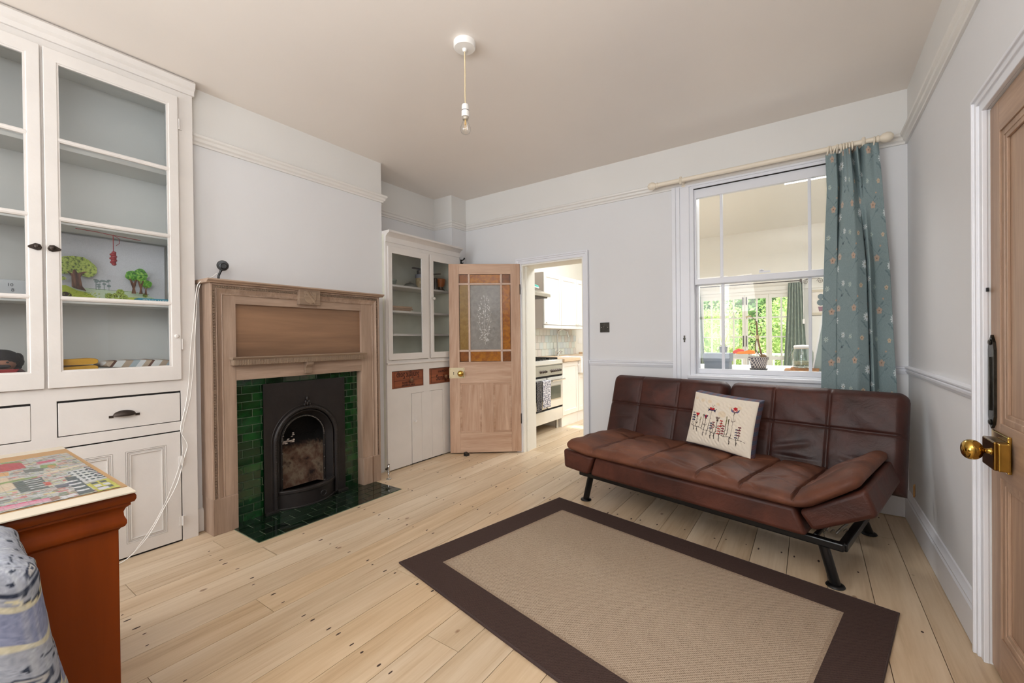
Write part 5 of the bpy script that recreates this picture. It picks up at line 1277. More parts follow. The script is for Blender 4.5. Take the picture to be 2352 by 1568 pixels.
# paired stitch lines
stc = plain('stitch_thread', (70, 34, 26), .6)
sb = MB()
def bpt(x, w, t): X, Y, Z = back_map(np.array(x), np.array(w), np.array(t)); return (float(X), float(Y), float(Z))
for x in (-.640, -.335, .285, .568):
    for d in (-.011, .011): sb.tube([bpt(x+d, w, .078+.004) for w in np.linspace(.05, .48, 10)], .0011, 4)
for x0, x1 in ((-.88, -.03), (.03, .88)):
    for d in (-.011, .011): sb.tube([bpt(x, .30+d, .083) for x in np.linspace(x0, x1, 12)], .0011, 4)
for x in (-.54, -.20, .14, .36, .59):
    for d in (-.010, .010):
        pts = []
        for w in np.linspace(-.135, .48, 16):
            X_0, Y_0, Z_0 = seat_map(np.array(x+d), np.array(w), np.array(.029+.0045*min(1, (w+.15)/.05))); pts.append((float(X_0), float(Y_0), float(Z_0)))
        sb.tube(pts, .0011, 4)
tag(sb.build('stitching', stc, sofa), kind='stuff')
# steel frame
def bar(mb, p, q, w=.036, h=.036):
    p, q = Vector(p), Vector(q); d = (q-p); up = Vector((0, 0, 1)); s = d.cross(up).normalized(); u = s.cross(d).normalized()
    return mb.obox(tuple((p+q)/2), d, s, u, d.length/2, w/2, h/2)
fm = MB(); bar(fm, (-.745, -.02, .196), (.755, -.02, .196)); bar(fm, (-.745, .70, .190), (.755, .70, .190)); bar(fm, (-.735, -.01, .190), (-.735, .70, .190)); bar(fm, (.745, -.01, .190), (.745, .70, .190))
bar(fm, (.3, 0, .19), (.3, .7, .19), .025, .025); bar(fm, (-.3, 0, .19), (-.3, .7, .19), .025, .025)
bar(fm, (.64, 0, .205), (.64, .7, .205), .02, .02)
fm.build('frame', M['black'], sofa, bevel=.006)
hw_ = MB()
for k in range(4): hw_.tube([(.66+.02*k, .06+.03*k, .205), (.675+.02*k, .05+.03*k, .225)], .005, 6)
for x in (.66, .70): hw_.tube([(x, .10, .205), (x+.02, .12, .235), (x+.03, .16, .24)], .005, 6)
hw_.build('hinge_spring', plain('zinc_spring', (150, 146, 138), .35, .8), sofa, smooth=50)
for sx_, fy, ty in ((-1, .0, 0), (1, 0, 0), (-1, .765, .70), (1, .765, .70)):
    lg = MB().tube([(sx_*.672, ty, .175), (sx_*.716, fy, .008)], .0215, 16).build('leg', M['black'], sofa, smooth=50)
    MB().lathe([(.036, 0.001), (.038, .004), (.034, .010), (.024, .014)], (sx_*.716, fy, 0), 'z', 24).build('foot', M['black'], lg, smooth=40)

MB().box(.915, .921, .63, .66, .30, .36).build('label_tab', plain('tan_tab', (132, 92, 40), .7), sofa)

# embroidered cushion --------------------------------------------------------
cu = thing('embroidered_cushion', 'cream cushion embroidered with a row of tall flowers, leaning on the sofa', 'cushion', (-.605+.055*.9709+.36*.2395, 2.595-.055*.2395+.36*.9709, .425), sang-RX(9))
cw_, chh = .432, .345
cn = Canvas(cw_, chh, 620, (222, 212, 196))
for (x, y, r) in ((.03, .30, .010), (.08, .29, .012), (.13, .29, .012), (.19, .28, .010), (.33, .28, .012), (.28, .27, .01), (.23, .22, .02)): cn.ell(x, y, r*1.3, r, (216, 192, 156), al=.45)
ST, RD, NV, OL, GY = (70, 58, 50), (176, 34, 40), (38, 40, 76), (110, 104, 60), (120, 104, 96)
def gy(x): return .118-.15*min(x, .16)*1.0-.10*max(0, x-.16)*.55
pts = [(x, gy(x)+.003*math.sin(x*90)) for x in np.linspace(.018, .395, 50)]
cn.line(pts, .0030, ST)
def stem(x, h, top=None, lean=0.0): cn.line([(x, gy(x)), (x+lean*.5+.002, gy(x)+h*.5), (x+lean, gy(x)+h)], .0034, ST)
def spike(x, h, c, n):
    stem(x, h)
    for k in range(n):
        y = gy(x)+h-.018*k*.9; cn.ell(x-.005, y, .0055, .0035, c, .6); cn.ell(x+.005, y, .0055, .0035, c, -.6)
def tulip(x, h, c1, c2):
    stem(x, h); y = gy(x)+h
    cn.ell(x, y+.008, .009, .011, c1); cn.ell(x-.008, y+.010, .004, .010, c2, .5); cn.ell(x+.008, y+.010, .004, .010, c2, -.5); cn.ell(x, y-.004, .008, .004, ST)
    cn.line([(x-.012, y-.040), (x-.007, y-.048), (x, y-.048), (x+.007, y-.048), (x+.012, y-.040)], .0034, ST)
spike(.028, .085, NV, 4); spike(.038, .070, NV, 3); tulip(.060, .072, RD, RD); stem(.085, .06, lean=.004); cn.ell(.089, gy(.085)+.06, .003, .014, OL, -.2)
stem(.106, .092); cn.line([(.107, gy(.1)+.06), (.107, gy(.1)+.095)], .004, OL); tulip(.125, .078, RD, NV)
# big left flower
stem(.150, .135, lean=.008); fy_ = gy(.15)+.140
cn.ell(.158, fy_, .026, .007, NV); cn.ell(.138, fy_-.006, .008, .004, NV, .6); cn.ell(.178, fy_-.006, .008, .004, NV, -.6); cn.ell(.150, fy_+.009, .010, .007, RD, -.5); cn.ell(.166, fy_+.009, .010, .007, RD, .5)
cn.line([(.157, fy_+.01), (.155, fy_+.034)], .0022, ST); cn.line([(.160, fy_+.01), (.166, fy_+.034)], .0022, ST); cn.line([(.140, fy_+.002), (.126, fy_+.010)], .003, ST); cn.line([(.176, fy_+.002), (.192, fy_+.008)], .003, ST)
spike(.170, .056, NV, 3); spike(.184, .066, (120, 30, 46), 3); tulip(.206, .088, GY, GY); spike(.224, .052, RD, 4); spike(.234, .088, RD, 3); spike(.250, .060, (120, 30, 50), 4)
stem(.265, .120); cn.line([(.266, gy(.26)+.07), (.266, gy(.26)+.122)], .004, OL); stem(.280, .098); cn.ell(.281, gy(.28)+.098, .004, .014, (84, 78, 62))
stem(.306, .160); fy_ = gy(.306)+.162
cn.ell(.309, fy_+.012, .028, .016, (80, 84, 120)); cn.ell(.309, fy_+.018, .024, .014, (222, 212, 196)); cn.ell(.309, fy_+.018, .017, .015, RD); cn.line([(.309, fy_+.004), (.324, fy_+.022)], .003, (222, 212, 196)); cn.line([(.309, fy_+.004), (.294, fy_+.022)], .003, (222, 212, 196))
cn.line([(.283, fy_+.022), (.296, fy_+.004), (.309, fy_), (.322, fy_+.004), (.336, fy_+.020)], .0035, (90, 90, 110)); cn.ell(.308, fy_-.006, .006, .007, GY)
cn.line([(.296, fy_-.045), (.296, fy_-.055), (.306, fy_-.064), (.318, fy_-.055), (.319, fy_-.045)], .0042, GY)
spike(.340, .060, NV, 4); spike(.355, .078, (104, 30, 46), 4)
for x, h in ((.045, .028), (.070, .030), (.122, .040), (.145, .030), (.174, .040), (.198, .035), (.232, .042), (.300, .040), (.344, .036)): cn.line([(x, gy(x)), (x+.002, gy(x)-h)], .0042, (54, 46, 42)); cn.ell(x+.001, gy(x)-h*.55, .004, .003, (54, 46, 42))
cn.grain(2.0)
U, V = np.meshgrid(np.linspace(-1, 1, 230), np.linspace(-1, 1, 190))
pinch = 1-.035*(1-U**2)*0
fX = cw_/2*U*(1-.03*(1-V**2)*np.abs(U)); fZ = chh/2*V*(1-.035*(1-U**2)*np.abs(V))
nz = noise1(4, .0022)
bul = .030*((1-U**4)*(1-V**4))**.5+nz(U*4, V*4)*(1-U**6)*(1-V**6)
tl = RX(23)
def cmap(X, Z, t): return np.stack([X, (Z+chh/2)*math.sin(tl)-t*math.cos(tl), (Z+chh/2)*math.cos(tl)+t*math.sin(tl)], -1)
rotc = RX(-3.0)
def crot(X, Z): return X*math.cos(rotc)-Z*math.sin(rotc)-.10*(Z+.17), X*math.sin(rotc)+Z*math.cos(rotc)
fXr, fZr = crot(fX, fZ)
gus = .026
grid_obj('front_cover', cmap(fXr, fZr, gus+bul), painted('cotton_embroidery', .9, .25, 500), cu, cn.a)
tart = NT('tartan_gusset'); _s = tart.n.new('ShaderNodeSeparateXYZ'); tart.link(tart.coord(), _s.inputs[0])
_a = tart.math('FRACT', tart.math('MULTIPLY', tart.math('ADD', _s.outputs[0], _s.outputs[2]), 22.0)); _b = tart.math('FRACT', tart.math('MULTIPLY', tart.math('ADD', _s.outputs[0], _s.outputs[2]), 190.0))
_c = tart.ramp(_a, [(.45, lin((58, 62, 84))), (.5, lin((92, 52, 54)))]); _c = tart.mix(tart.math('MULTIPLY', tart.math('GREATER_THAN', _b, .55), .35), _c, lin((150, 156, 176)))
tart.bsdf(_c, .9)
# gusset ring + back
ring = []; K = 60
for (u0, v0, u1, v1) in ((-1, -1, 1, -1), (1, -1, 1, 1), (1, 1, -1, 1), (-1, 1, -1, -1)):
    for k in range(K): ring.append((u0+(u1-u0)*k/K, v0+(v1-v0)*k/K))
R_ = np.array(ring+[ring[0]]); rX = cw_/2*R_[:, 0]*(1-.03*(1-R_[:, 1]**2)*np.abs(R_[:, 0])); rZ = chh/2*R_[:, 1]*(1-.035*(1-R_[:, 0]**2)*np.abs(R_[:, 1])); rX, rZ = crot(rX, rZ)
rows = []
for t in np.linspace(gus+.0005, -gus, 7):
    k = 1+.012*math.sin(PI*(gus-t)/(2*gus)); rows.append(cmap(rX*k, rZ*k+.030*(gus-t)/(2*gus)*np.clip((R_[:, 1]-.5)*2, 0, 1), np.full_like(rX, t)))
grid_obj('gusset', np.stack(rows), tart.m, cu)
grid_obj('back_cover', cmap(fXr[:, ::-1][::3, ::3], fZr[:, ::-1][::3, ::3]+.030*np.clip((V[:, ::-1][::3, ::3]-.5)*2, 0, 1), -gus-bul[::3, ::3]*.5), M['cream'], cu)

# ================================================================== CURTAIN AND POLE
pole = thing('curtain_pole', 'cream painted wooden curtain pole with ball finials above the window', 'curtain pole', (-.3, 3.49, 2.352))
MB().tube([(-.985, 3.49, 2.352), (.345, 3.49, 2.352)], .0165, 18).build('pole', M['rodp'], pole, smooth=50)
for x, s in ((-.985, -1), (.345, 1)):
    f = MB().lathe([(.017, 0), (.021, .006), (.021, .012), (.015, .018), (.026, .032), (.031, .050), (.026, .070), (.012, .082), (.001, .085)], (0, 0, 0), 'x', 22)
    f.v = [(x+s*a, 3.49+b, 2.352+c) for a, b, c in f.v]; f.build('finial', M['rodp'], pole, smooth=50)
for x in (-.815, .285):
    b = MB().tube([(x, YB, 2.352), (x, 3.51, 2.352)], [.016, .013], 14).lathe([(.031, 0), (.031, .010), (.024, .016)], (0, 0, 0), 'y', 20); n0 = len(b.v)-60
    b.v = b.v[:n0]+[(x+p[0], YB-.0-p[1], 2.352+p[2]) for p in b.v[n0:]]
    b.tube([(x-.016*0, 3.49, 2.352-.022), (x, 3.47, 2.352), (x, 3.49, 2.352+.022)], .010, 10).build('bracket', M['rodp'], pole, smooth=50)
rg = [(.105, .2), (.118, -.15), (.142, .5), (.152, .1), (.172, 0), (.186, .05), (.200, 0), (.214, -.05), (.228, 0), (.335, .1)]
for x, tlt in rg:
    r = MB(); N_, M_ = 20, 8; vs, fs = [], []
    for i in range(N_):
        q = 2*PI*i/N_
        for j in range(M_):
            p = 2*PI*j/M_; R = .026+.0045*math.cos(p); vs.append((x+.0045*math.sin(p)+tlt*.02*math.cos(q), 3.49+R*math.sin(q), 2.342+R*math.cos(q)))
    for i in range(N_):
        for j in range(M_): fs.append((i*M_+j, i*M_+(j+1) % M_, ((i+1) % N_)*M_+(j+1) % M_, ((i+1) % N_)*M_+j))
    r.add(vs, fs).build('ring', M['rodp'], pole, smooth=60)
rel(pole)
cur = thing('floral_curtain', 'duck-egg blue curtain with embroidered flowers and trailing stems', 'curtain', (.25, 3.49, .5))
FWd, FHt = .78, 1.86
cc = Canvas(FWd, FHt, 480, (128, 145, 147))
SG, PK, WH = (106, 124, 128), (178, 164, 152), (202, 210, 212)
def daisy(x, y, r, c, n=9, mid=None):
    for k in range(n):
        q = 2*PI*k/n; cc.ell(x+.6*r*math.cos(q), y+.6*r*math.sin(q), .42*r, .16*r, c, q)
    cc.ell(x, y, r*.18, r*.18, mid or (150, 150, 130))
def bloom(x, y, r, c):
    for k in range(5):
        q = 2*PI*k/5+.3; cc.ell(x+.5*r*math.cos(q), y+.5*r*math.sin(q), .5*r, .42*r, c, q)
    cc.ell(x, y, r*.2, r*.2, (120, 96, 80))
def sprig(x, y, s=1.0):
    p = [(x+.05*s*math.sin(t*4.2), y+t*.21*s) for t in np.linspace(0, 1, 16)]; cc.line(p, .0028, SG)
    for k in (3, 6, 9, 12, 14):
        q = 1 if k % 2 else -1; bx_, by_ = p[k]; cc.ell(bx_+q*.020, by_+.016, .017, .0058, SG, q*.7); cc.line([(bx_, by_), (bx_+q*.03, by_+.026)], .0022, SG)
    cc.line([(p[8][0], p[8][1]), (p[8][0]+.04, p[8][1]+.022), (p[8][0]+.062, p[8][1]+.008)], .0022, SG)
RPX, RPY = .30, .34
for i in range(-1, 4):
    for j in range(-1, 7):
        ox, oy = i*RPX, j*RPY+(i % 2)*.02
        sprig(ox+.05, oy+.02); sprig(ox+.20, oy+.17, .9); cc.line([(ox+.3*t, oy+.10+.03*math.sin(t*9)+.03*t) for t in np.linspace(0, .9, 20)], .0022, SG)
        daisy(ox+.185, oy+.055, .030, WH, 10); bloom(ox+.215, oy+.135, .023, PK); bloom(ox+.075, oy+.115, .024, (178, 156, 140)); daisy(ox+.035, oy+.27, .019, (176, 190, 186), 7); bloom(ox+.14, oy+.26, .016, (190, 172, 150)); daisy(ox+.262, oy+.300, .020, WH, 8)
        cc.ell(ox+.25, oy+.22, .009, .007, (84, 98, 104)); cc.ell(ox+.11, oy+.19, .008, .006, (176, 152, 134))
cc.grain(3.0, 1, 3)
nu, nv = 300, 620
u = np.linspace(0, 1, nu); zz = np.linspace(.52, 2.322, nv)
XL = np.interp(zz, [.52, .8, 1.3, 1.6, 2.1, 2.34], [.052, .058, .068, .078, .096, .090]); XRt = np.interp(zz, [.52, .8, 1.2, 1.6, 2.1, 2.34], [.448, .440, .424, .408, .374, .356])
# fold positions along the cloth: flat faces with deep gathers between them
g = np.array([0, .15, .20, .25, .52, .64, .69, .74, .83, 1.0]); gx = np.array([0, .225, .19, .215, .50, .665, .655, .70, .785, 1.0]); gy_ = np.array([.0, -.020, .060, -.02, -.045, -.005, .065, -.025, .060, .012])
gxt = np.array([0, .20, .26, .33, .47, .52, .60, .66, .74, 1.0]); gyt = np.array([.0, -.01, .045, -.02, -.035, .045, -.035, .045, -.03, .0])
def sm(a, x, y):
    b = np.interp(a, x, y); k = np.ones(11)/11; bp = np.pad(b, 5, 'edge'); return np.convolve(bp, k, 'valid')
fx_b, fy_b, fx_t, fy_t = sm(u, g, gx), sm(u, g, gy_), sm(u, g, gxt), sm(u, g, gyt)
tt = np.clip((zz-1.5)/.8, 0, 1)[:, None]**1.3
FXn = fx_b[None, :]*(1-tt)+fx_t[None, :]*tt; FYn = fy_b[None, :]*(1-tt)+fy_t[None, :]*tt
wig = .004*np.sin(zz*9+1)[:, None]*np.sin(u*23)[None, :]
Pc = np.zeros((nv, nu, 3)); Pc[..., 0] = XL[:, None]+(XRt-XL)[:, None]*FXn; Pc[..., 1] = 3.490+FYn+wig+.003*np.sin(u*70)[None, :]*np.clip((zz-2.0)/.3, 0, 1)[:, None]; Pc[..., 2] = zz[:, None]+.012*(u[None, :]-.3)*np.clip((zz-2.0)/.3, 0, 1)[:, None]
grid_obj('cloth', Pc, painted('curtain_fabric', .85, .15, 260), cur, cc.a, thick=.003)
tp = MB()
for k, xk in enumerate((.11, .165, .205, .245, .285, .34)): tp.tube([(xk, 3.485, 2.31), (xk, 3.487, 2.324)], .003, 6)
tp.build('curtain_hook', M['white'], cur); rel(cur)

# ================================================================== ORANGE CHEST WITH THE JIGSAW BOARD
cx0, cx1, cy0, cy1 = -2.28, -1.490, -.75, .331
om = wood('orange_stained_wood', (92, 36, 2), (124, 52, 5), 2, .36, grain=5, bump=.03, coat=0, c3=(92, 36, 2), spec=.15)
chest = thing('sideboard', 'orange-brown stained sideboard with moulded top edge in left foreground', 'sideboard', ((cx0+cx1)/2, (cy0+cy1)/2, 0))
MB().box(cx0, cx1, cy0, cy1, 0, .66).build('carcass', om, chest, bevel=.003)
def loopprof(prof, x0, x1, y0, y1):
    vs, fs = [], []
    for (o, z) in prof:
        vs += [(x0-o, y0-o, z), (x1+o, y0-o, z), (x1+o, y1+o, z), (x0-o, y1+o, z)]
    for i in range(len(prof)-1):
        for k in range(4): fs.append((i*4+k, i*4+(k+1) % 4, (i+1)*4+(k+1) % 4, (i+1)*4+k))
    fs.append((3, 2, 1, 0)); m = len(prof)-1; fs.append((m*4, m*4+1, m*4+2, m*4+3)); return MB().add(vs, fs)
loopprof([(0, .650), (.004, .655), (.010, .658), (.0135, .666), (.0135, .674), (.009, .686), (.008, .697), (.012, .707), (.020, .714), (.020, .720)], cx0, cx1, cy0, cy1).build('cornice', om, chest, smooth=35)
loopprof([(.020, .720), (.026, .722), (.0295, .730), (.0295, .738), (.026, .745), (.020, .748)], cx0, cx1, cy0, cy1).build('top', om, chest, smooth=35)
rel(chest)
jb = thing('jigsaw_board', 'pale board with brown card and a part-finished busy jigsaw on the sideboard', 'jigsaw', (-1.85, -.2, .748))
MB().box(-2.318, -1.446, -.74, .357, .7485, .7525).build('white_board', plain('pale_hardboard', (192, 182, 165), .6), jb, bevel=.001)
MB().box(-2.237, -1.510, -.70, .354, .7525, .7545).build('brown_card', plain('brown_card', (158, 126, 88), .7), jb)
JW, JH = .635, .342
jc = Canvas(JW, JH, 640, (172, 174, 170))
pal = [(176, 178, 178), (120, 130, 126), (84, 92, 88), (200, 196, 188), (150, 156, 108), (196, 188, 120), (176, 60, 68), (206, 120, 110), (94, 118, 84), (206, 178, 146), (122, 104, 96), (210, 208, 206)]
rj = random.Random(12)
for _ in range(1500):
    x, y = rj.random()*JW, rj.random()*JH; w, h = rj.uniform(.003, .016), rj.uniform(.003, .026); jc.rect(x, x+w, y, y+h, rj.choice(pal), al=rj.uniform(.3, .85))
for pts_, c_ in (([(.295, .231), (.262, .284), (.244, .331), (.274, .32), (.298, .266)], (212, 196, 166)), ([(.263, .10), (.245, .18), (.399, .185), (.428, .162), (.415, .09)], (208, 186, 156)),
    ([(.326, .284), (.311, .329), (.493, .34), (.514, .293)], (198, 202, 202)), ([(.39, .273), (.4, .292), (.62, .292), (.627, .261)], (66, 76, 80)), ([(.331, .18), (.331, .235), (.484, .23), (.476, .18)], (70, 80, 78)),
    ([(.528, .291), (.503, .34), (.632, .339), (.633, .295)], (184, 180, 62)), ([(.03, .17), (.02, .226), (.152, .228), (.157, .17)], (174, 58, 64)), ([(.09, .255), (.085, .298), (.122, .296), (.125, .257)], (190, 78, 104)),
    ([(0, .192), (.027, .231), (.049, .23), (.022, .189)], (116, 148, 84)), ([(.309, .12), (.303, .23), (.322, .229), (.333, .12)], (112, 138, 78)), ([(.15, .255), (.16, .289), (.205, .285), (.205, .25)], (118, 148, 80)),
    ([(.56, .05), (.587, .213), (.602, .214), (.578, .05)], (196, 50, 92)), ([(.577, .06), (.59, .213), (.62, .214), (.617, .06)], (206, 140, 160)), ([(.591, .214), (.59, .229), (.621, .229), (.628, .214)], (136, 96, 80)),
    ([(.601, .23), (.598, .257), (.62, .261), (.629, .234)], (204, 204, 208)), ([(.159, .12), (.17, .19), (.225, .186), (.213, .12)], (208, 150, 90)), ([(.179, .216), (.196, .256), (.244, .251), (.233, .217)], (92, 98, 94)),
    ([(.468, .24), (.468, .277), (.509, .274), (.509, .24)], (80, 84, 98)), ([(.404, .228), (.408, .240), (.451, .238), (.455, .226)], (184, 70, 58))): jc.poly(pts_, c_, .85)
for k in range(5):
    for q in range(4): jc.rect(.335+.034*k, .353+.034*k, .288+.012*q, .295+.012*q, (70, 80, 84))
for k in range(8): jc.rect(.30+.025*k, .312+.025*k, .329, .342, (60, 68, 76))
for k in range(4): jc.rect(.45+.042*k, .465+.042*k, .266, .290, (206, 208, 210))
for k in range(5): jc.rect(.345+.026*k, .352+.026*k, .20, .232, (190, 194, 194))
for k in range(3):
    for q in range(2): jc.rect(.522+.034*k, .546+.034*k, .303+.017*q, .315+.017*q, (78, 84, 80) if k != 1 else (200, 200, 200))
jc.rect(.596, .622, .300, .322, (200, 198, 206)); jc.ell(.20, .275, .03, .008, (196, 130, 80), al=.7); jc.ell(.33, .12, .03, .02, (90, 100, 150), al=.6)
for i in range(int(JW/.02)): jc.line([(.02*i, 0), (.02*i, JH)], .0016, (110, 108, 100), .3)
for i in range(int(JH/.02)): jc.line([(0, .02*i), (JW, .02*i)], .0016, (110, 108, 100), .3)
jc.grain(6)
X_, Y_ = np.meshgrid(np.linspace(-2.147, -1.512, 400), np.linspace(0, .342, 216))
Pj = np.stack([X_, Y_, .7560+.0004*np.sin(X_*300)*np.sin(Y_*300)], -1)
jc.a = jc.a*.72+22; jm = painted('jigsaw_print', .6)
grid_obj('jigsaw', Pj, jm, jb, jc.a)
j2 = Canvas(JW, .66, 160, (172, 172, 166))
for _ in range(700):
    x, y = rj.random()*JW, rj.random()*.66; j2.rect(x, x+rj.uniform(.01, .06), y, y+rj.uniform(.006, .03), rj.choice(pal), al=.8)
X_, Y_ = np.meshgrid(np.linspace(-2.147, -1.512, 100), np.linspace(-.66, -.001, 106))
j2.a = j2.a*.72+22; grid_obj('jigsaw', np.stack([X_, Y_, .7560+0*X_], -1), jm, jb, j2.a); rel(jb)

# ================================================================== ARMCHAIR UNDER A PATTERNED THROW
ac = thing('draped_armchair', 'armchair corner draped in a blue and cream patterned woven throw', 'armchair', (-1.30, -.3, 0))
tc_ = Canvas(1.5, 1.3, 330, (138, 142, 152))
for k in range(5):
    y0_ = .05+.26*k; tc_.rect(0, 1.5, y0_, y0_+.085, (116, 122, 146)); tc_.rect(0, 1.5, y0_-.012, y0_, (176, 170, 148)); tc_.rect(0, 1.5, y0_+.085, y0_+.095, (176, 170, 148)); tc_.rect(0, 1.5, y0_+.12, y0_+.128, (44, 50, 66))
for i in range(9):
    for j in range(5):
        x = .08+.17*i+(j % 2)*.06; y = .20+.26*j
        tc_.ell(x, y, .036, .018, (44, 50, 66), .2); tc_.ell(x, y, .026, .011, (160, 158, 156), .2); tc_.ell(x, y, .014, .005, (54, 60, 78), .2)
        for q in range(8): a_ = 2*PI*q/8; tc_.ell(x+.062*math.cos(a_), y+.042*math.sin(a_), .008, .0055, (38, 44, 58), a_)
        tc_.line([(x-.07, y-.04), (x-.03, y-.062), (x+.03, y-.058), (x+.07, y-.03)], .009, (186, 178, 148)); tc_.line([(x-.05, y-.052), (x+.0, y-.064)], .006, (40, 46, 60)); tc_.line([(x+.02, y+.06), (x+.06, y+.05)], .006, (40, 46, 60))
for i in range(0, int(1.5/.007)): tc_.line([(i*.007, 0), (i*.007, 1.3)], .0018, (176, 178, 176), .25)
tc_.grain(7)
nz = noise1(11, .010); nu, nv = 300, 240
S_ = np.linspace(0, 1, nu); Q_ = np.linspace(0, 1, nv)
# shape: a rounded block; rows run from the hem up over the top; columns run round the corner
x_in, x_out, y_near, y_far = -1.455, -1.150, -.75, .150
path = []
for s in S_:
    L1, L2 = y_far-y_near-.06, .06*PI/2; L3 = x_out-x_in-.06; Lt = L1+L2+L3; d = s*Lt
    if d < L1: path.append((x_out, y_near+d, 1, 0))
    elif d < L1+L2:
        q = (d-L1)/.06; path.append((x_out-.06+.06*math.cos(q), y_far-.06+.06*math.sin(q), math.cos(q), math.sin(q)))
    else: path.append((x_out-.06-(d-L1-L2), y_far, 0, 1))
path = np.array(path)
prof_z = []
for q in Q_:
    if q < .72: z = .05+(.700-.05)*q/.72; o = .085*(1-q/.72)**1.1+.0; inn = 0
    else:
        a_ = (q-.72)/.28; 
        if a_ < .35: b_ = a_/.35*PI/2; z = .700+.045*math.sin(b_); o = -.045*(1-math.cos(b_)); 
        else: z = .745+.004*math.sin(3*(a_-.35)); o = -.045-(a_-.35)/.65*.11
    prof_z.append((o, z))
prof_z = np.array(prof_z)
Pt = np.zeros((nv, nu, 3)); cor = (path[:, 2]*path[:, 3]*2)
foldw = .012*np.sin(S_*46)+.010*np.sin(S_*23+1)
for i, (o, z) in enumerate(prof_z):
    fade = max(0, 1-z/.76); off = o+foldw*fade*1.4+.055*cor*fade*1.1
    Pt[i, :, 0] = path[:, 0]+path[:, 2]*off; Pt[i, :, 1] = path[:, 1]+path[:, 3]*off; Pt[i, :, 2] = z+nz(S_*9, np.full(nu, z*9))*.8-.018*cor
grid_obj('throw', Pt, painted('woven_throw', .95, .2, 320), ac, tc_.a, thick=.006)
MB().box(x_in+.012, x_out-.02, y_near, y_far-.02, 0, .715).build('arm', plain('grey_upholstery', (120, 124, 130), .9), ac, bevel=.03, seg=4); rel(ac)

# ================================================================== KITCHEN (through the doorway)
KX = -3.2; KF = -2.60
# range cooker y 3.97..4.865
ck = thing('range_cooker', 'cream and steel range cooker with tea towels on its rail seen through the doorway', 'cooker', (-2.9, 4.42, 0))
cy0_, cy1_ = 3.965, 4.862
crm = plain('cooker_enamel', (222, 220, 213), .25, .25, var=.02)
MB().box(-3.19, KF-.02, cy0_, cy1_, .13, .865).build('body', crm, ck, bevel=.004)
MB().box(-3.19, KF+.01, cy0_, cy1_, .820, .872).build('hob_rim', crm, ck, bevel=.006)
MB().box(KF-.02, KF+.004, cy0_+.01, cy1_-.004, .690, .806).build('control_panel', M['steel'], ck, bevel=.003)
for k in range(8):
    y = cy1_-.07-.052*k-(.10 if k > 4 else 0)
    if y < cy0_+.05: continue
    MB().lathe([(.019, 0), (.019, .006), (.013, .010), (.012, .026), (.001, .027)], (KF+.004, y, .742), 'x', 16).build('control_knob', M['chrome'] if k % 2 == 9 else plain('dark_knob', (92, 84, 80), .3, .6), ck, smooth=40)
def odoor(a, b, win):
    o = MB().box(KF-.018, KF+.010, a, b, .295, .665).build('oven_door', crm, ck, bevel=.004)
    if win: MB().box(KF+.010, KF+.012, a+.06, b-.05, .385, .565).build('oven_frame', M['steel'], o); MB().box(KF+.012, KF+.0135, a+.072, b-.062, .397, .553).build('oven_window', plain('dark_oven_glass', (104, 106, 94), .08), o)
    MB().tube([(KF+.05, a+.03, .628), (KF+.05, b-.02, .628)], .011, 12).tube([(KF+.01, a+.06, .628), (KF+.05, a+.06, .628)], .008, 8).tube([(KF+.01, b-.05, .628), (KF+.05, b-.05, .628)], .008, 8).build('rail', M['chrome'], o, smooth=50)
    return o
odoor(4.475, 4.858, True); odoor(3.97, 4.45, True)
MB().box(KF-.02, KF-.004, cy0_, cy1_, .665, .69).box(KF-.02, KF-.004, cy0_, cy1_, .272, .295).box(KF-.02, KF-.002, 4.45, 4.475, .295, .665).build('shadow_gap', M['gap'], ck)
MB().box(KF-.018, KF+.008, cy0_, cy1_-.004, .125, .272).build('plinth_drawer', crm, ck, bevel=.004)
for y in (cy1_-.04, cy0_+.04):
    for x in (KF-.06, -3.12): MB().lathe([(.020, 0), (.022, .004), (.018, .012), (.018, .13)], (x, y, 0), 'z', 14).build('leg', M['steel'], ck, smooth=40)
ps = MB()
for k in range(3):
    y = 4.05+.29*k
    for d in (0, .07, .14, .21): ps.box(-3.12, -2.66, y+d, y+d+.010, .874, .896)
    ps.box(-3.12, -3.11, y, y+.22, .880, .890).box(-2.67, -2.66, y, y+.22, .880, .890).box(-2.9, -2.89, y, y+.22, .880, .890)
ps.build('pan_support', M['black'], ck); rel(ck)
def towel(name, label, y0, y1, mt, zb, ft=.0):
    t = thing(name, label, 'towel', (KF+.06, (y0+y1)/2, .62), group='tea towels on the cooker rail')
    nu, nv = 24, 50; U, S = np.meshgrid(np.linspace(0, 1, nu), np.linspace(0, 1, nv))
    L1 = .640-zb; Lb = .22; tot = L1+.04+Lb; d = S*tot
    z = np.where(d < L1, zb+d, np.where(d < L1+.04, .640+.008*np.sin(PI*(d-L1)/.04), .640-(d-L1-.04)))
    x = np.where(d < L1, KF+.066, np.where(d < L1+.04, KF+.066-(d-L1)/.04*.030, KF+.036))
    x = x+.005*np.sin(U*11)*np.clip((.64-z)*3, 0, 1)*np.where(d < L1+.02, 1, .3)
    Pt_ = np.stack([x, y0+(y1-y0)*U, z], -1); grid_obj('cloth', Pt_, mt, t, thick=.004); rel(t); return t
spk = NT('speckled_towel'); _n = spk.noise(spk.coord(), 75, 2, .6); spk.bsdf(spk.ramp(_n, [(.47, lin((92, 92, 112))), (.52, lin((226, 224, 228)))]), .95)
spd = NT('dark_speckled_towel'); _n = spd.noise(spd.coord(), 90, 3, .6); spd.bsdf(spd.ramp(_n, [(.45, lin((34, 34, 38))), (.6, lin((120, 116, 116)))]), .95)
towel('tea_towel', 'pale speckled tea towel hanging on the cooker rail', 4.265, 4.455, spk.m, .33)
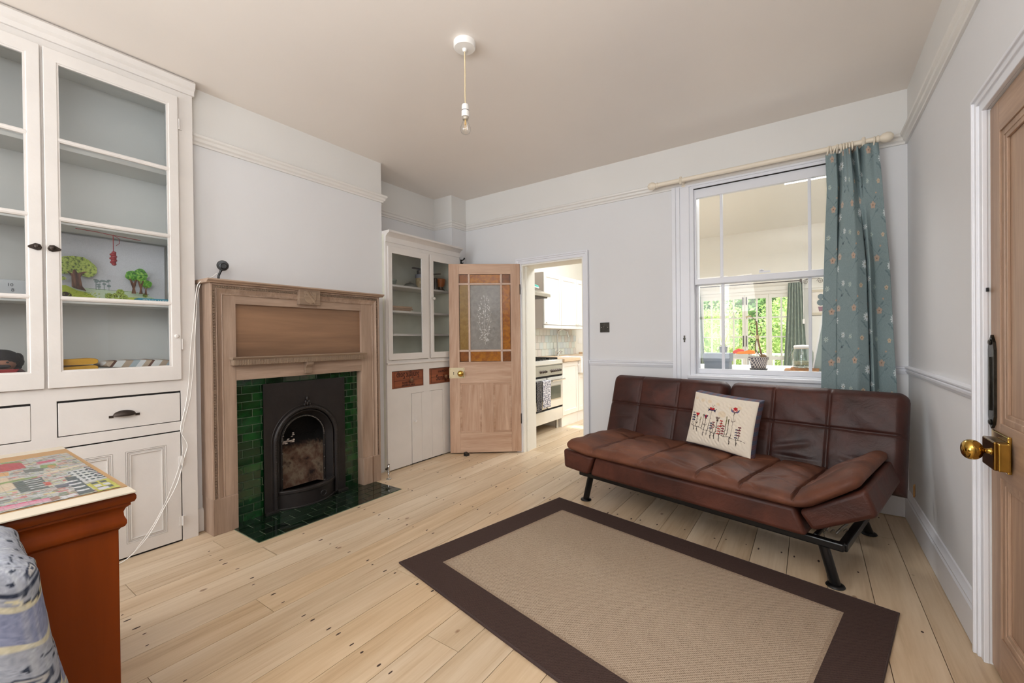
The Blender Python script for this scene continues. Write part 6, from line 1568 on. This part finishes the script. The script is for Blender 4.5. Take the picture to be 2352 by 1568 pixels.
towel('tea_towel', 'dark speckled tea towel hanging left of the pale one on the cooker rail', 4.13, 4.25, spd.m, .30)
# base units, sink, worktop
kp = M['creamw']
def raised(mb, x, y0, y1, z0, z1):
    return mb.box(x, x+.018, y0, y0+.055, z0, z1).box(x, x+.018, y1-.055, y1, z0, z1).box(x, x+.018, y0+.055, y1-.055, z0, z0+.06).box(x, x+.018, y0+.055, y1-.055, z1-.06, z1).box(x, x+.009, y0+.055, y1-.055, z0+.06, z1-.06)
def unit(y0, y1, label, z1=.835, doors=1):
    t = thing('base_unit', label, 'kitchen cupboard', (-2.9, (y0+y1)/2, 0), group='cream base units in the kitchen')
    MB().box(-3.19, KF-.02, y0, y1, .14, z1).build('carcass', kp, t)
    MB().box(-3.1, KF-.04, y0, y1, 0, .14).box(KF-.04, KF-.02, y0, y1, 0, .14).build('plinth', kp, t)
    w = (y1-y0)/doors
    for k in range(doors):
        d = raised(MB(), KF-.018, y0+k*w+.002, y0+(k+1)*w-.002, .145, z1-.004).build('door', kp, t, bevel=.003)
        MB().lathe([(.005, 0), (.005, .012), (.013, .017), (.012, .028), (.001, .03)], (KF, y0+(k+1)*w-.03 if k == 0 else y0+k*w+.03, z1-.06), 'x', 14).build('knob', M['white'], d, smooth=50)
    rel(t); return t
unit(4.872, 5.325, 'cream panelled base cupboard between the cooker and the sink')
unit(5.330, 5.93, 'cream panelled base cupboard under the white butler sink', .66, 2)
unit(5.94, 6.8, 'cream panelled base cupboard beyond the sink', .835, 2)
wt = thing('worktop', 'pale oak worktop running beside the sink in the kitchen', 'worktop', (-2.88, 5.1, .84))
ow = wood('oak_worktop', (206, 178, 146), (226, 204, 176), 1, .35)
MB().box(-3.2, KF+.035, 4.868, 5.330, .838, .876).box(-3.2, KF+.035, 5.935, 6.8, .838, .876).box(-3.2, -3.06, 5.330, 5.935, .838, .876).build('slab', ow, wt, bevel=.003); rel(wt)
sk_ = thing('butler_sink', 'white ceramic butler sink set proud of the kitchen units', 'sink', (-2.85, 5.63, .66))
sb_ = MB().box(-3.06, KF+.05, 5.332, 5.352, .665, .868).box(-3.06, KF+.05, 5.912, 5.932, .665, .868).box(KF+.025, KF+.05, 5.352, 5.912, .665, .868).box(-3.06, -3.04, 5.352, 5.912, .665, .868).box(-3.04, KF+.025, 5.352, 5.912, .665, .69)
sb_.build('basin', plain('white_fireclay', (244, 244, 242), .15), sk_, bevel=.006); rel(sk_)
tp_ = thing('kitchen_tap', 'chrome swan neck mixer tap with cross handles behind the sink', 'tap', (-3.12, 5.70, .876))
MB().lathe([(.026, 0), (.026, .008), (.018, .02), (.020, .05), (.012, .07), (.009, .075)], (-3.12, 5.70, .876), 'z', 18).tube(smooth_path([(-3.12, 5.70, .94), (-3.12, 5.70, 1.18), (-3.10, 5.71, 1.25), (-3.04, 5.73, 1.275), (-2.985, 5.75, 1.24), (-2.975, 5.755, 1.18)]), .010, 12).tube([(-2.975, 5.755, 1.19), (-2.974, 5.755, 1.155)], .014, 12).build('spout', M['chrome'], tp_, smooth=60)
for s in (-1, 1):
    h_ = MB().tube([(-3.12, 5.70, .905), (-3.10, 5.70+s*.06, .935)], .010, 10)
    for a_, b_ in ((.03, 0), (-.03, 0), (0, .03), (0, -.03)): h_.tube([(-3.10, 5.70+s*.065, .937), (-3.10+a_, 5.70+s*.065, .937+b_)], [.006, .005], 8)
    h_.build('cross_handle', M['chrome'], tp_, smooth=60)
rel(tp_)
# splashback tiles
spb = thing('splashback', 'pale blue, green and cream square tiles behind the kitchen sink', 'tiles', (KX, 5.4, .88))
MB().box(KX, KX+.004, 4.0, 6.49, .876, 1.285).build('grout_bed', plain('pale_grout', (226, 224, 214), .8), spb).location = (-KX, -5.4, -.88)
tm = NT('pastel_tile'); oi = tm.n.new('ShaderNodeObjectInfo'); tm.bsdf(tm.ramp(oi.outputs['Random'], [(0, lin((208, 216, 218))), (.3, lin((214, 222, 216))), (.6, lin((224, 222, 212))), (.85, lin((216, 210, 204))), (1, lin((200, 210, 216)))]), .2)
tpr = None
for r in range(4):
    for k in range(24):
        y = 4.02+.102*k+(0.051 if r % 2 else 0)
        if y > 6.40: continue
        loc = (.004, y-5.4, .0+.0+.101*r+.002)
        if tpr is None: tpr = MB().box(0, .006, 0, .098, 0, .097).build('tile', tm.m, spb, bevel=.0012, seg=1); tpr.location = loc
        else: copy_part(tpr, spb, loc)
# wall cupboards
def wallunit(y0, y1, label, hy):
    t = thing('wall_cupboard', label, 'kitchen cupboard', (-3.03, (y0+y1)/2, 1.28), group='cream wall cupboards in the kitchen')
    MB().box(-3.19, -2.89, y0, y1, 1.275, 2.02).build('carcass', plain('cupboard_side', (206, 194, 184), .4, var=.01), t)
    d = raised(MB(), -2.888, y0+.002, y1-.002, 1.325, 2.018).build('door', kp, t, bevel=.003)
    MB().box(-2.9, -2.872, y0, y1, 1.275, 1.318).build('light_pelmet', kp, t, bevel=.003)
    MB().lathe([(.005, 0), (.005, .012), (.013, .017), (.012, .028), (.001, .03)], (-2.87, hy, 1.35), 'x', 14).build('knob', M['white'], d, smooth=50); rel(t)
wallunit(4.890, 5.365, 'cream wall cupboard nearest the cooker hood', 4.93)
wallunit(5.370, 5.845, 'cream wall cupboard, middle one of the row above the sink', 5.815)
wallunit(5.850, 6.33, 'cream wall cupboard farthest from the cooker hood', 5.88)
hd_ = thing('cooker_hood', 'stainless steel chimney hood above the range cooker', 'cooker hood', (-2.95, 4.42, 1.68))
MB().prism([(-3.19, 1.655), (-2.665, 1.655), (-2.665, 1.690), (-2.99, 1.825), (-3.19, 1.825)], 3.975, 4.70, 'y').build('canopy', M['steel'], hd_, bevel=.002)
MB().box(-3.19, -2.99, 4.22, 4.50, 1.825, 2.9).build('flue', M['steel'], hd_); MB().box(-3.15, -2.70, 4.0, 4.68, 1.640, 1.655).build('filter', plain('dark_filter', (96, 92, 88), .4, .6), hd_); rel(hd_)
tq = thing('plastic_case', 'small turquoise and white plastic case lying on the cooker hood', 'case', (-2.82, 4.62, 1.75))
_m = Matrix.Translation((-2.835, 4.60, 1.778)) @ Matrix.Rotation(RX(22.5), 4, 'Y')
q_ = MB().lathe([(.045, 0), (.055, .008), (.055, .016), (.045, .022)], (0, 0, 0), 'z', 20); q_.v = [tuple(_m @ Vector(p)) for p in q_.v]; q_.build('case_base', M['white'], tq, smooth=40)
q_ = MB().lathe([(.044, .022), (.040, .036), (.028, .040), (.001, .040)], (0, 0, 0), 'z', 20); q_.v = [tuple(_m @ Vector(p)) for p in q_.v]; q_.build('case_lid', plain('turquoise_plastic', (96, 206, 190), .4), tq, smooth=40); rel(tq)
put('wooden_block', 'small brown wooden board on the worktop beyond the tiles', 'board', (-3.1, 6.62, .877), [('block', MB().box(-3.16, -3.02, 6.5, 6.78, .877, .905), ow)])
put('kitchen_socket', 'white socket plate on the cream kitchen wall beyond the tiles', 'socket', (-3.2, 6.62, 1.09), [('plate', MB().box(-3.2, -3.19, 6.55, 6.69, 1.05, 1.135), M['white'])])

# ================================================================== BEYOND THE WINDOW
LZ = .862
lg_ = thing('white_ledge', 'deep white painted ledge beyond the window', 'ledge', (-.3, 4.2, .84))
MB().box(-1.1, .9, YB2+.022, 4.72, .832, LZ).build('top', M['white'], lg_, bevel=.002)
MB().box(-1.08, .88, YB2+.03, 4.68, 0, .832).build('base', M['cream'], lg_); rel(lg_)
pot = thing('patterned_pot', 'dark and cream patterned flower pot with a bare tied stem behind the window', 'plant pot', (-.345, 4.05, LZ))
PX, PY = -.345, 4.03
ptm = NT('lattice_pot_print'); _s = ptm.n.new('ShaderNodeSeparateXYZ'); ptm.link(ptm.coord(), _s.inputs[0])
_xy = ptm.math('ADD', _s.outputs[0], ptm.math('MULTIPLY', _s.outputs[1], .6))
_a = ptm.math('ABSOLUTE', ptm.math('SINE', ptm.math('MULTIPLY', ptm.math('ADD', _xy, ptm.math('MULTIPLY', _s.outputs[2], .55)), 170.0))); _b = ptm.math('ABSOLUTE', ptm.math('SINE', ptm.math('MULTIPLY', ptm.math('SUBTRACT', _xy, ptm.math('MULTIPLY', _s.outputs[2], .55)), 170.0)))
_f = ptm.math('GREATER_THAN', ptm.math('MINIMUM', _a, _b), .34)
ptm.bsdf(ptm.mix(_f, lin((206, 196, 184)), lin((74, 68, 78))), .45)
MB().add([], []).lathe([(.048, .012), (.052, .016), (.066, .082), (.074, .084), (.076, .108), (.070, .108), (.066, .095), (.001, .095)], (PX, PY, LZ), 'z', 28).build('pot', ptm.m, pot, smooth=35)
MB().lathe([(.060, 0), (.066, .012), (.062, .014), (.001, .010)], (PX, PY, LZ), 'z', 24).build('saucer', plain('charcoal_saucer', (58, 60, 62), .5), pot, smooth=35)
tw = plain('dry_stem', (142, 112, 76), .8, var=.2, vscale=60)
MB().tube([(PX+.03, PY, LZ+.09), (PX+.01, PY, LZ+.18), (PX-.005, PY, LZ+.26), (PX-.012, PY, LZ+.40)], [.008, .007, .008, .005], 8).build('stem', tw, pot, smooth=60)
MB().tube(smooth_path([(PX+.035, PY, LZ+.09), (PX-.02, PY-.01, LZ+.17), (PX-.015, PY, LZ+.24), (PX-.005, PY, LZ+.27)]), .004, 6).tube(smooth_path([(PX-.01, PY, LZ+.26), (PX-.06, PY, LZ+.33), (PX-.05, PY, LZ+.38), (PX+.01, PY, LZ+.37), (PX+.02, PY, LZ+.31), (PX, PY, LZ+.28)]), .0022, 6).tube(smooth_path([(PX-.01, PY, LZ+.38), (PX-.04, PY, LZ+.43), (PX-.075, PY, LZ+.44), (PX-.085, PY, LZ+.42)]), .0022, 6).build('tendril', tw, pot, smooth=60)
MB().lathe([(.014, .255), (.014, .285)], (PX-.006, PY, LZ), 'z', 10).tube([(PX-.09, PY, LZ+.435), (PX-.05, PY, LZ+.445)], .007, 6).build('twine', plain('twine', (206, 188, 142), .8), pot)
MB().ball((PX+.035, PY+.01, LZ+.112), .022, .02, .018).build('tangle', tw, pot, smooth=60); rel(pot)
gbx = thing('grey_box', 'plain grey storage box with a lid standing on the ledge', 'box', (-.66, 3.99, LZ))
gm = plain('slate_grey_card', (130, 138, 146), .6, var=.03)
MB().box(-.735, -.545, 3.91, 4.08, LZ, LZ+.078).build('box_base', gm, gbx, bevel=.003); MB().box(-.742, -.538, 3.90, 4.09, LZ+.068, LZ+.138).build('lid', gm, gbx, bevel=.003); rel(gbx)
jar = thing('glass_jar', 'clear clip-top glass storage jar with a white lid on cork mats', 'jar', (-.035, 4.16, LZ+.02)); JX, JY = -.045, 4.14
MB().lathe([(.062, .0), (.070, .008), (.072, .12), (.060, .145), (.058, .155), (.056, .150), (.068, .12), (.066, .010), (.001, .006)], (JX, JY, LZ+.022), 'z', 26).build('jar_body', glass('jar_glass', (.86, .90, .88), 1.8), jar, smooth=50)
MB().lathe([(.060, .150), (.062, .158), (.058, .160)], (JX, JY, LZ+.022), 'z', 26).build('rubber_seal', plain('pale_seal', (206, 196, 176), .6), jar)
MB().lathe([(.062, .161), (.064, .170), (.058, .178), (.001, .182)], (JX, JY, LZ+.022), 'z', 26).build('lid', M['white'], jar, smooth=50)
MB().lathe([(.063, .02), (.063, .05), (.001, .05)], (JX, JY, LZ+.024), 'z', 20).build('contents', plain('pale_grain', (196, 184, 150), .9, var=.3, vscale=120), jar)
MB().tube([(JX-.066, JY-.01, LZ+.175), (JX-.085, JY-.01, LZ+.135), (JX-.100, JY-.01, LZ+.10), (JX-.074, JY-.01, LZ+.13)], .002, 6).build('clip', M['chrome'], jar); rel(jar)
cork = plain('cork', (176, 128, 84), .9, var=.2, vscale=60)
put('cork_mat', 'lower cork mat under the glass jar', 'mat', (-.06, 4.1, LZ), [('mat', MB().box(-.165, .055, 3.99, 4.22, LZ, LZ+.011), cork)], 'cork mats under the jar')
put('cork_mat', 'upper cork mat directly under the glass jar', 'mat', (-.05, 4.12, LZ+.011), [('mat', MB().box(-.125, .060, 4.02, 4.24, LZ+.011, LZ+.021), cork)], 'cork mats under the jar')
brd_ = thing('leaning_board', 'tall grey-green board with a white edge leaning beside the window', 'board', (.12, 4.35, LZ))
MB().prism([(.02, LZ), (.40, LZ), (.40, 1.5), (.115, 1.42), (.085, 1.30)], 4.12, 4.135, 'y').build('board', plain('sage_board', (150, 162, 156), .6), brd_)
MB().prism([(.012, LZ), (.022, LZ), (.092, 1.30), (.120, 1.415), (.110, 1.425), (.080, 1.305)], 4.115, 4.138, 'y').build('edge', M['white'], brd_); rel(brd_)
# dining furniture seen between the bars
tbl = thing('slatted_table', 'white slatted garden-style side table beyond the ledge', 'table', (-.75, 6.0, 0)); tbm = plain('white_metal', (206, 206, 200), .5)
tt_ = MB().box(-1.02, -.60, 5.80, 5.815, .875, .925).box(-1.02, -.60, 6.2, 6.215, .875, .925)
for k in range(12): tt_.obox((-1.0+.035*k, 6.0, .917), (1, .35, 0), (0, 1, 0), (0, 0, 1), .010, .19, .005)
tt_.build('top', tbm, tbl)
for x in (-1.01, -.615):
    for y in (5.82, 6.19): MB().box(x, x+.022, y-.011, y+.011, 0, .90).build('leg', tbm, tbl)
MB().box(-1.01, -.6, 5.81, 5.82, .45, .47).build('stretcher', tbm, tbl); rel(tbl)
def leafblade(mb, p0, ang, up, L, w, droop):
    pts = []; n = 8
    for i in range(n+1):
        t = i/n; r = L*t*math.cos(up); z = L*t*math.sin(up)-droop*t*t; pts.append((p0[0]+r*math.cos(ang), p0[1]+r*math.sin(ang), p0[2]+z, w*math.sin(PI*min(1, .15+t*.85))))
    vs = []
    for x, y, z, ww in pts: vs += [(x-ww*math.sin(ang), y+ww*math.cos(ang), z), (x+ww*math.sin(ang), y-ww*math.cos(ang), z)]
    return mb.add(vs, [(2*i, 2*i+1, 2*i+3, 2*i+2) for i in range(n)])
sp_ = thing('spiky_plant', 'spiky long-leaved houseplant in a dark pot on the white slatted table', 'plant', (-.90, 6.0, .925))
MB().lathe([(.04, 0), (.05, .08), (.054, .085), (.048, .08), (.001, .075)], (-.90, 6.0, .926), 'z', 16).build('pot', plain('navy_pot', (52, 58, 74), .4), sp_, smooth=40)
for k in range(11):
    lf_ = MB(); leafblade(lf_, (-.90, 6.0, 1.0), k*2.4, random.uniform(.5, 1.4), random.uniform(.16, .30), .011, random.uniform(.03, .16)); lf_.build('leaf', plain('yellow_green_leaf', (160, 164, 96), .5), sp_)
rel(sp_)
put('orange_cloth', 'bright orange folded cloth on the white slatted table', 'cloth', (-.64, 5.95, .925), [('cloth', MB().prism([(-.74, .926), (-.54, .926), (-.55, .965), (-.60, .975), (-.66, .955), (-.72, .95)], 5.86, 5.98, 'y'), plain('orange_cloth', (236, 140, 66), .8))])
put('red_cloth', 'coral red folded cloth beside the orange one on the slatted table', 'cloth', (-.72, 6.05, .925), [('cloth', MB().prism([(-.80, .926), (-.68, .926), (-.68, .972), (-.74, .985), (-.79, .955)], 6.02, 6.12, 'y'), plain('coral_cloth', (214, 96, 88), .8))])
# curtains at the french doors
def plaincurt(name, label, xt0, xt1, xb0, xb1, y, z0, z1, nf):
    t = thing(name, label, 'curtain', ((xt0+xt1)/2, y, z1), group='sage curtains at the french doors'); nu, nv = 90, 40
    U, S = np.meshgrid(np.linspace(0, 1, nu), np.linspace(0, 1, nv))
    x = (xb0+(xt0-xb0)*S**.6)+((xb1-xb0)+((xt1-xt0)-(xb1-xb0))*S**.6)*U; z = z0+(z1-z0)*S
    y_ = y+.035*np.sin(U*2*PI*nf)*(1-.3*S); grid_obj('cloth', np.stack([x, y_, z], -1), fm_, t, thick=.004); rel(t)
fm_ = plain('sage_curtain_fabric', (146, 160, 148), .9, var=.10, vscale=14)
plaincurt('sage_curtain', 'sage green curtain at the left of the french doors', -1.86, -1.73, -1.86, -1.57, 8.86, .05, 2.03, 3.5)
plaincurt('sage_curtain', 'sage green curtain at the right of the french doors', -.30, -.10, -.44, .03, 8.86, .05, 2.06, 5.5)
ir = thing('scroll_pole', 'thin wrought iron curtain pole with scrolled ends above the french doors', 'curtain pole', (-.9, 8.86, 2.1))
MB().tube([(-2.05, 8.86, 2.085), (-.12, 8.86, 2.085)], .008, 8).box(-.135, -.105, 8.85, 9.0, 2.03, 2.11).build('pole', M['dkiron'], ir, smooth=50)
for cx_, sg in ((-.05, 1), (.15, -1)):
    MB().tube([(cx_+sg*(.045*(1-t/26))*math.cos(t*.5)*1.0, 8.90, 2.06+(.045*(1-t/26))*math.sin(t*.5)) for t in range(24)], .005, 6).build('scroll', plain('pale_iron', (120, 112, 100), .5), ir, smooth=60)
MB().tube([(-.05, 8.9, 2.105), (.15, 8.9, 2.105)], .005, 6).build('scroll_bar', plain('pale_iron_bar', (120, 112, 100), .5), ir); rel(ir)
pic = thing('topiary_picture', 'small framed picture of a potted ball topiary on the far wall', 'picture', (.14, 8.98, 1.72))
MB().box(-.01, .04, 8.965, 8.985, 1.49, 1.92).box(.28, .32, 8.965, 8.985, 1.49, 1.92).box(-.01, .32, 8.965, 8.985, 1.49, 1.53).box(-.01, .32, 8.965, 8.985, 1.88, 1.92).build('picture_frame', plain('pale_frame', (206, 196, 174), .5), pic)
MB().box(.03, .29, 8.975, 8.983, 1.52, 1.89).build('print', plain('print_paper', (232, 226, 216), .8), pic)
MB().lathe([(.045, 0), (.045, .002)], (.16, 8.973, 1.80), 'y', 20).lathe([(.055, 0), (.055, .002)], (.16, 8.973, 1.70), 'y', 20).build('printed_balls', plain('print_slate', (110, 126, 132), .8), pic)
MB().prism([(.12, 1.63), (.20, 1.63), (.185, 1.55), (.135, 1.55)], 8.972, 8.975, 'y').build('printed_pot', plain('print_plum', (150, 116, 128), .8), pic); rel(pic)
pc = thing('pull_cord', 'white light pull cord hanging in front of the right sage curtain', 'cord', (-.08, 8.7, 1.5))
MB().tube([(-.085, 8.74, HK), (-.085, 8.74, 1.98), (-.080, 8.74, 1.42)], .004, 6).box(-.095, -.065, 8.73, 8.75, 1.34, 1.42).build('cord', M['white'], pc); rel(pc)

# ================================================================== GARDEN
def foliage(name, label, cx, cy, cz, rx, ry, rz, n, c1, c2, seed, s=.036):
    n = int(n*3.2)
    r = random.Random(seed); t = thing(name, label, 'tree' if 'tree' in name else 'shrub', (cx, cy, -.02), group='trees in the garden' if 'tree' in name else 'shrubs outside the french doors')
    m = NT('foliage_%d' % seed); oi = m.noise(m.coord(), 3.0, 3); col = m.ramp(oi, [(.3, lin(c1)), (.7, lin(c2))])
    d = m.n.new('ShaderNodeBsdfDiffuse'); m.link(col, d.inputs[0]); tl_ = m.n.new('ShaderNodeBsdfTranslucent'); m.link(col, tl_.inputs[0])
    mx = m.n.new('ShaderNodeMixShader'); mx.inputs[0].default_value = .4; m.link(d.outputs[0], mx.inputs[1]); m.link(tl_.outputs[0], mx.inputs[2]); m.link(mx.outputs[0], m.out.inputs[0])
    vs, fs = [], []
    for k in range(n):
        q = r.uniform(0, 2*PI); w = math.acos(r.uniform(-1, 1)); rr = r.uniform(.62, 1.08)*(1+.18*math.sin(3*q+seed)*math.sin(4*w))
        p = Vector((cx+rx*rr*math.sin(w)*math.cos(q), cy+ry*rr*math.sin(w)*math.sin(q), max(.02, cz+rz*rr*math.cos(w))))
        a = Vector((r.uniform(-1, 1), r.uniform(-1, 1), r.uniform(-1, 1))).normalized(); b = a.cross(Vector((r.uniform(-1, 1), r.uniform(-1, 1), r.uniform(-1, 1)))).normalized(); L = s*r.uniform(.6, 1.5)
        o = len(vs); vs += [p-a*L, p-b*L*.5, p+a*L, p+b*L*.5]; fs.append((o, o+1, o+2, o+3))
    tag(MB().add(vs, fs).build('leaves', m.m, t), kind='stuff')
    MB().tube([(cx, cy, -.02), (cx+.05, cy, cz*.6), (cx, cy, cz)], [.06, .045, .03], 8).build('trunk', M['dkiron'], t, smooth=50)
    MB().ball((cx, cy, cz), rx*.62, ry*.62, min(rz*.62, cz-.05), 14, 10).build('inner_mass', m.m, t, smooth=60); rel(t)
LG1, LG2 = (150, 184, 100), (222, 236, 170); DG1, DG2 = (90, 128, 92), (160, 190, 140)
foliage('lime_shrub', 'large lime green shrub outside the right-hand french door leaf', -.25, 12.3, 1.0, .80, .8, 1.3, 2600, LG1, LG2, 21)
foliage('lime_shrub', 'lime green shrub outside the middle pair of french door leaves', -1.98, 12.7, .9, .78, .8, 1.15, 2200, LG1, LG2, 22)
foliage('dark_shrub', 'darker green shrub outside the left-hand french door leaf', -3.75, 12.9, 1.2, .82, .8, 1.4, 2200, DG1, DG2, 23)
foliage('garden_tree', 'tall tree with mid green leaves behind the lime shrubs', -1.6, 15.6, 1.9, 2.0, 1.3, 1.9, 3600, (96, 140, 84), (160, 196, 120), 24, .075)
foliage('garden_tree', 'tall pale green tree behind the right-hand shrub', 1.0, 19.2, 2.2, 2.6, 1.6, 2.2, 3000, (150, 186, 96), (206, 222, 150), 25, .075)
foliage('garden_tree', 'tall dark green tree at the left behind the darker shrub', -5.4, 19.4, 2.6, 2.8, 1.6, 2.5, 2600, DG1, DG2, 26, .075)
rlg = thing('garden_railing', 'low white railing outside the french doors', 'railing', (-1.2, 10.8, -.02))
MB().box(-4, 1.5, 10.78, 10.83, .72, .77).box(-4, 1.5, 10.78, 10.83, .08, .12).box(-4, -3.96, 10.78, 10.83, -.02, .77).box(1.46, 1.5, 10.78, 10.83, -.02, .77).build('top_rail', M['white'], rlg)
bal = None
for k in range(36):
    if bal is None: bal = MB().box(0, .03, -.015, .015, 0, .60).build('baluster', M['white'], rlg); bal.location = (-3.95, 10.805, .12)
    else: copy_part(bal, rlg, (-3.95+.15*k, 10.805, .12))
bpy.context.view_layer.update()
rel(rlg)
par = thing('garden_parasol', 'white garden parasol standing outside the left french door', 'parasol', (-2.75, 11.3, 0))
MB().tube([(-2.75, 11.3, -.02), (-2.75, 11.3, 1.45)], .02, 10).build('pole', M['white'], par)
MB().lathe([(.62, 1.12), (.60, 1.14), (.3, 1.30), (.02, 1.42), (.001, 1.42)], (-2.75, 11.3, 0), 'z', 8).build('canopy', M['white'], par); rel(par)
bpy.context.view_layer.update()
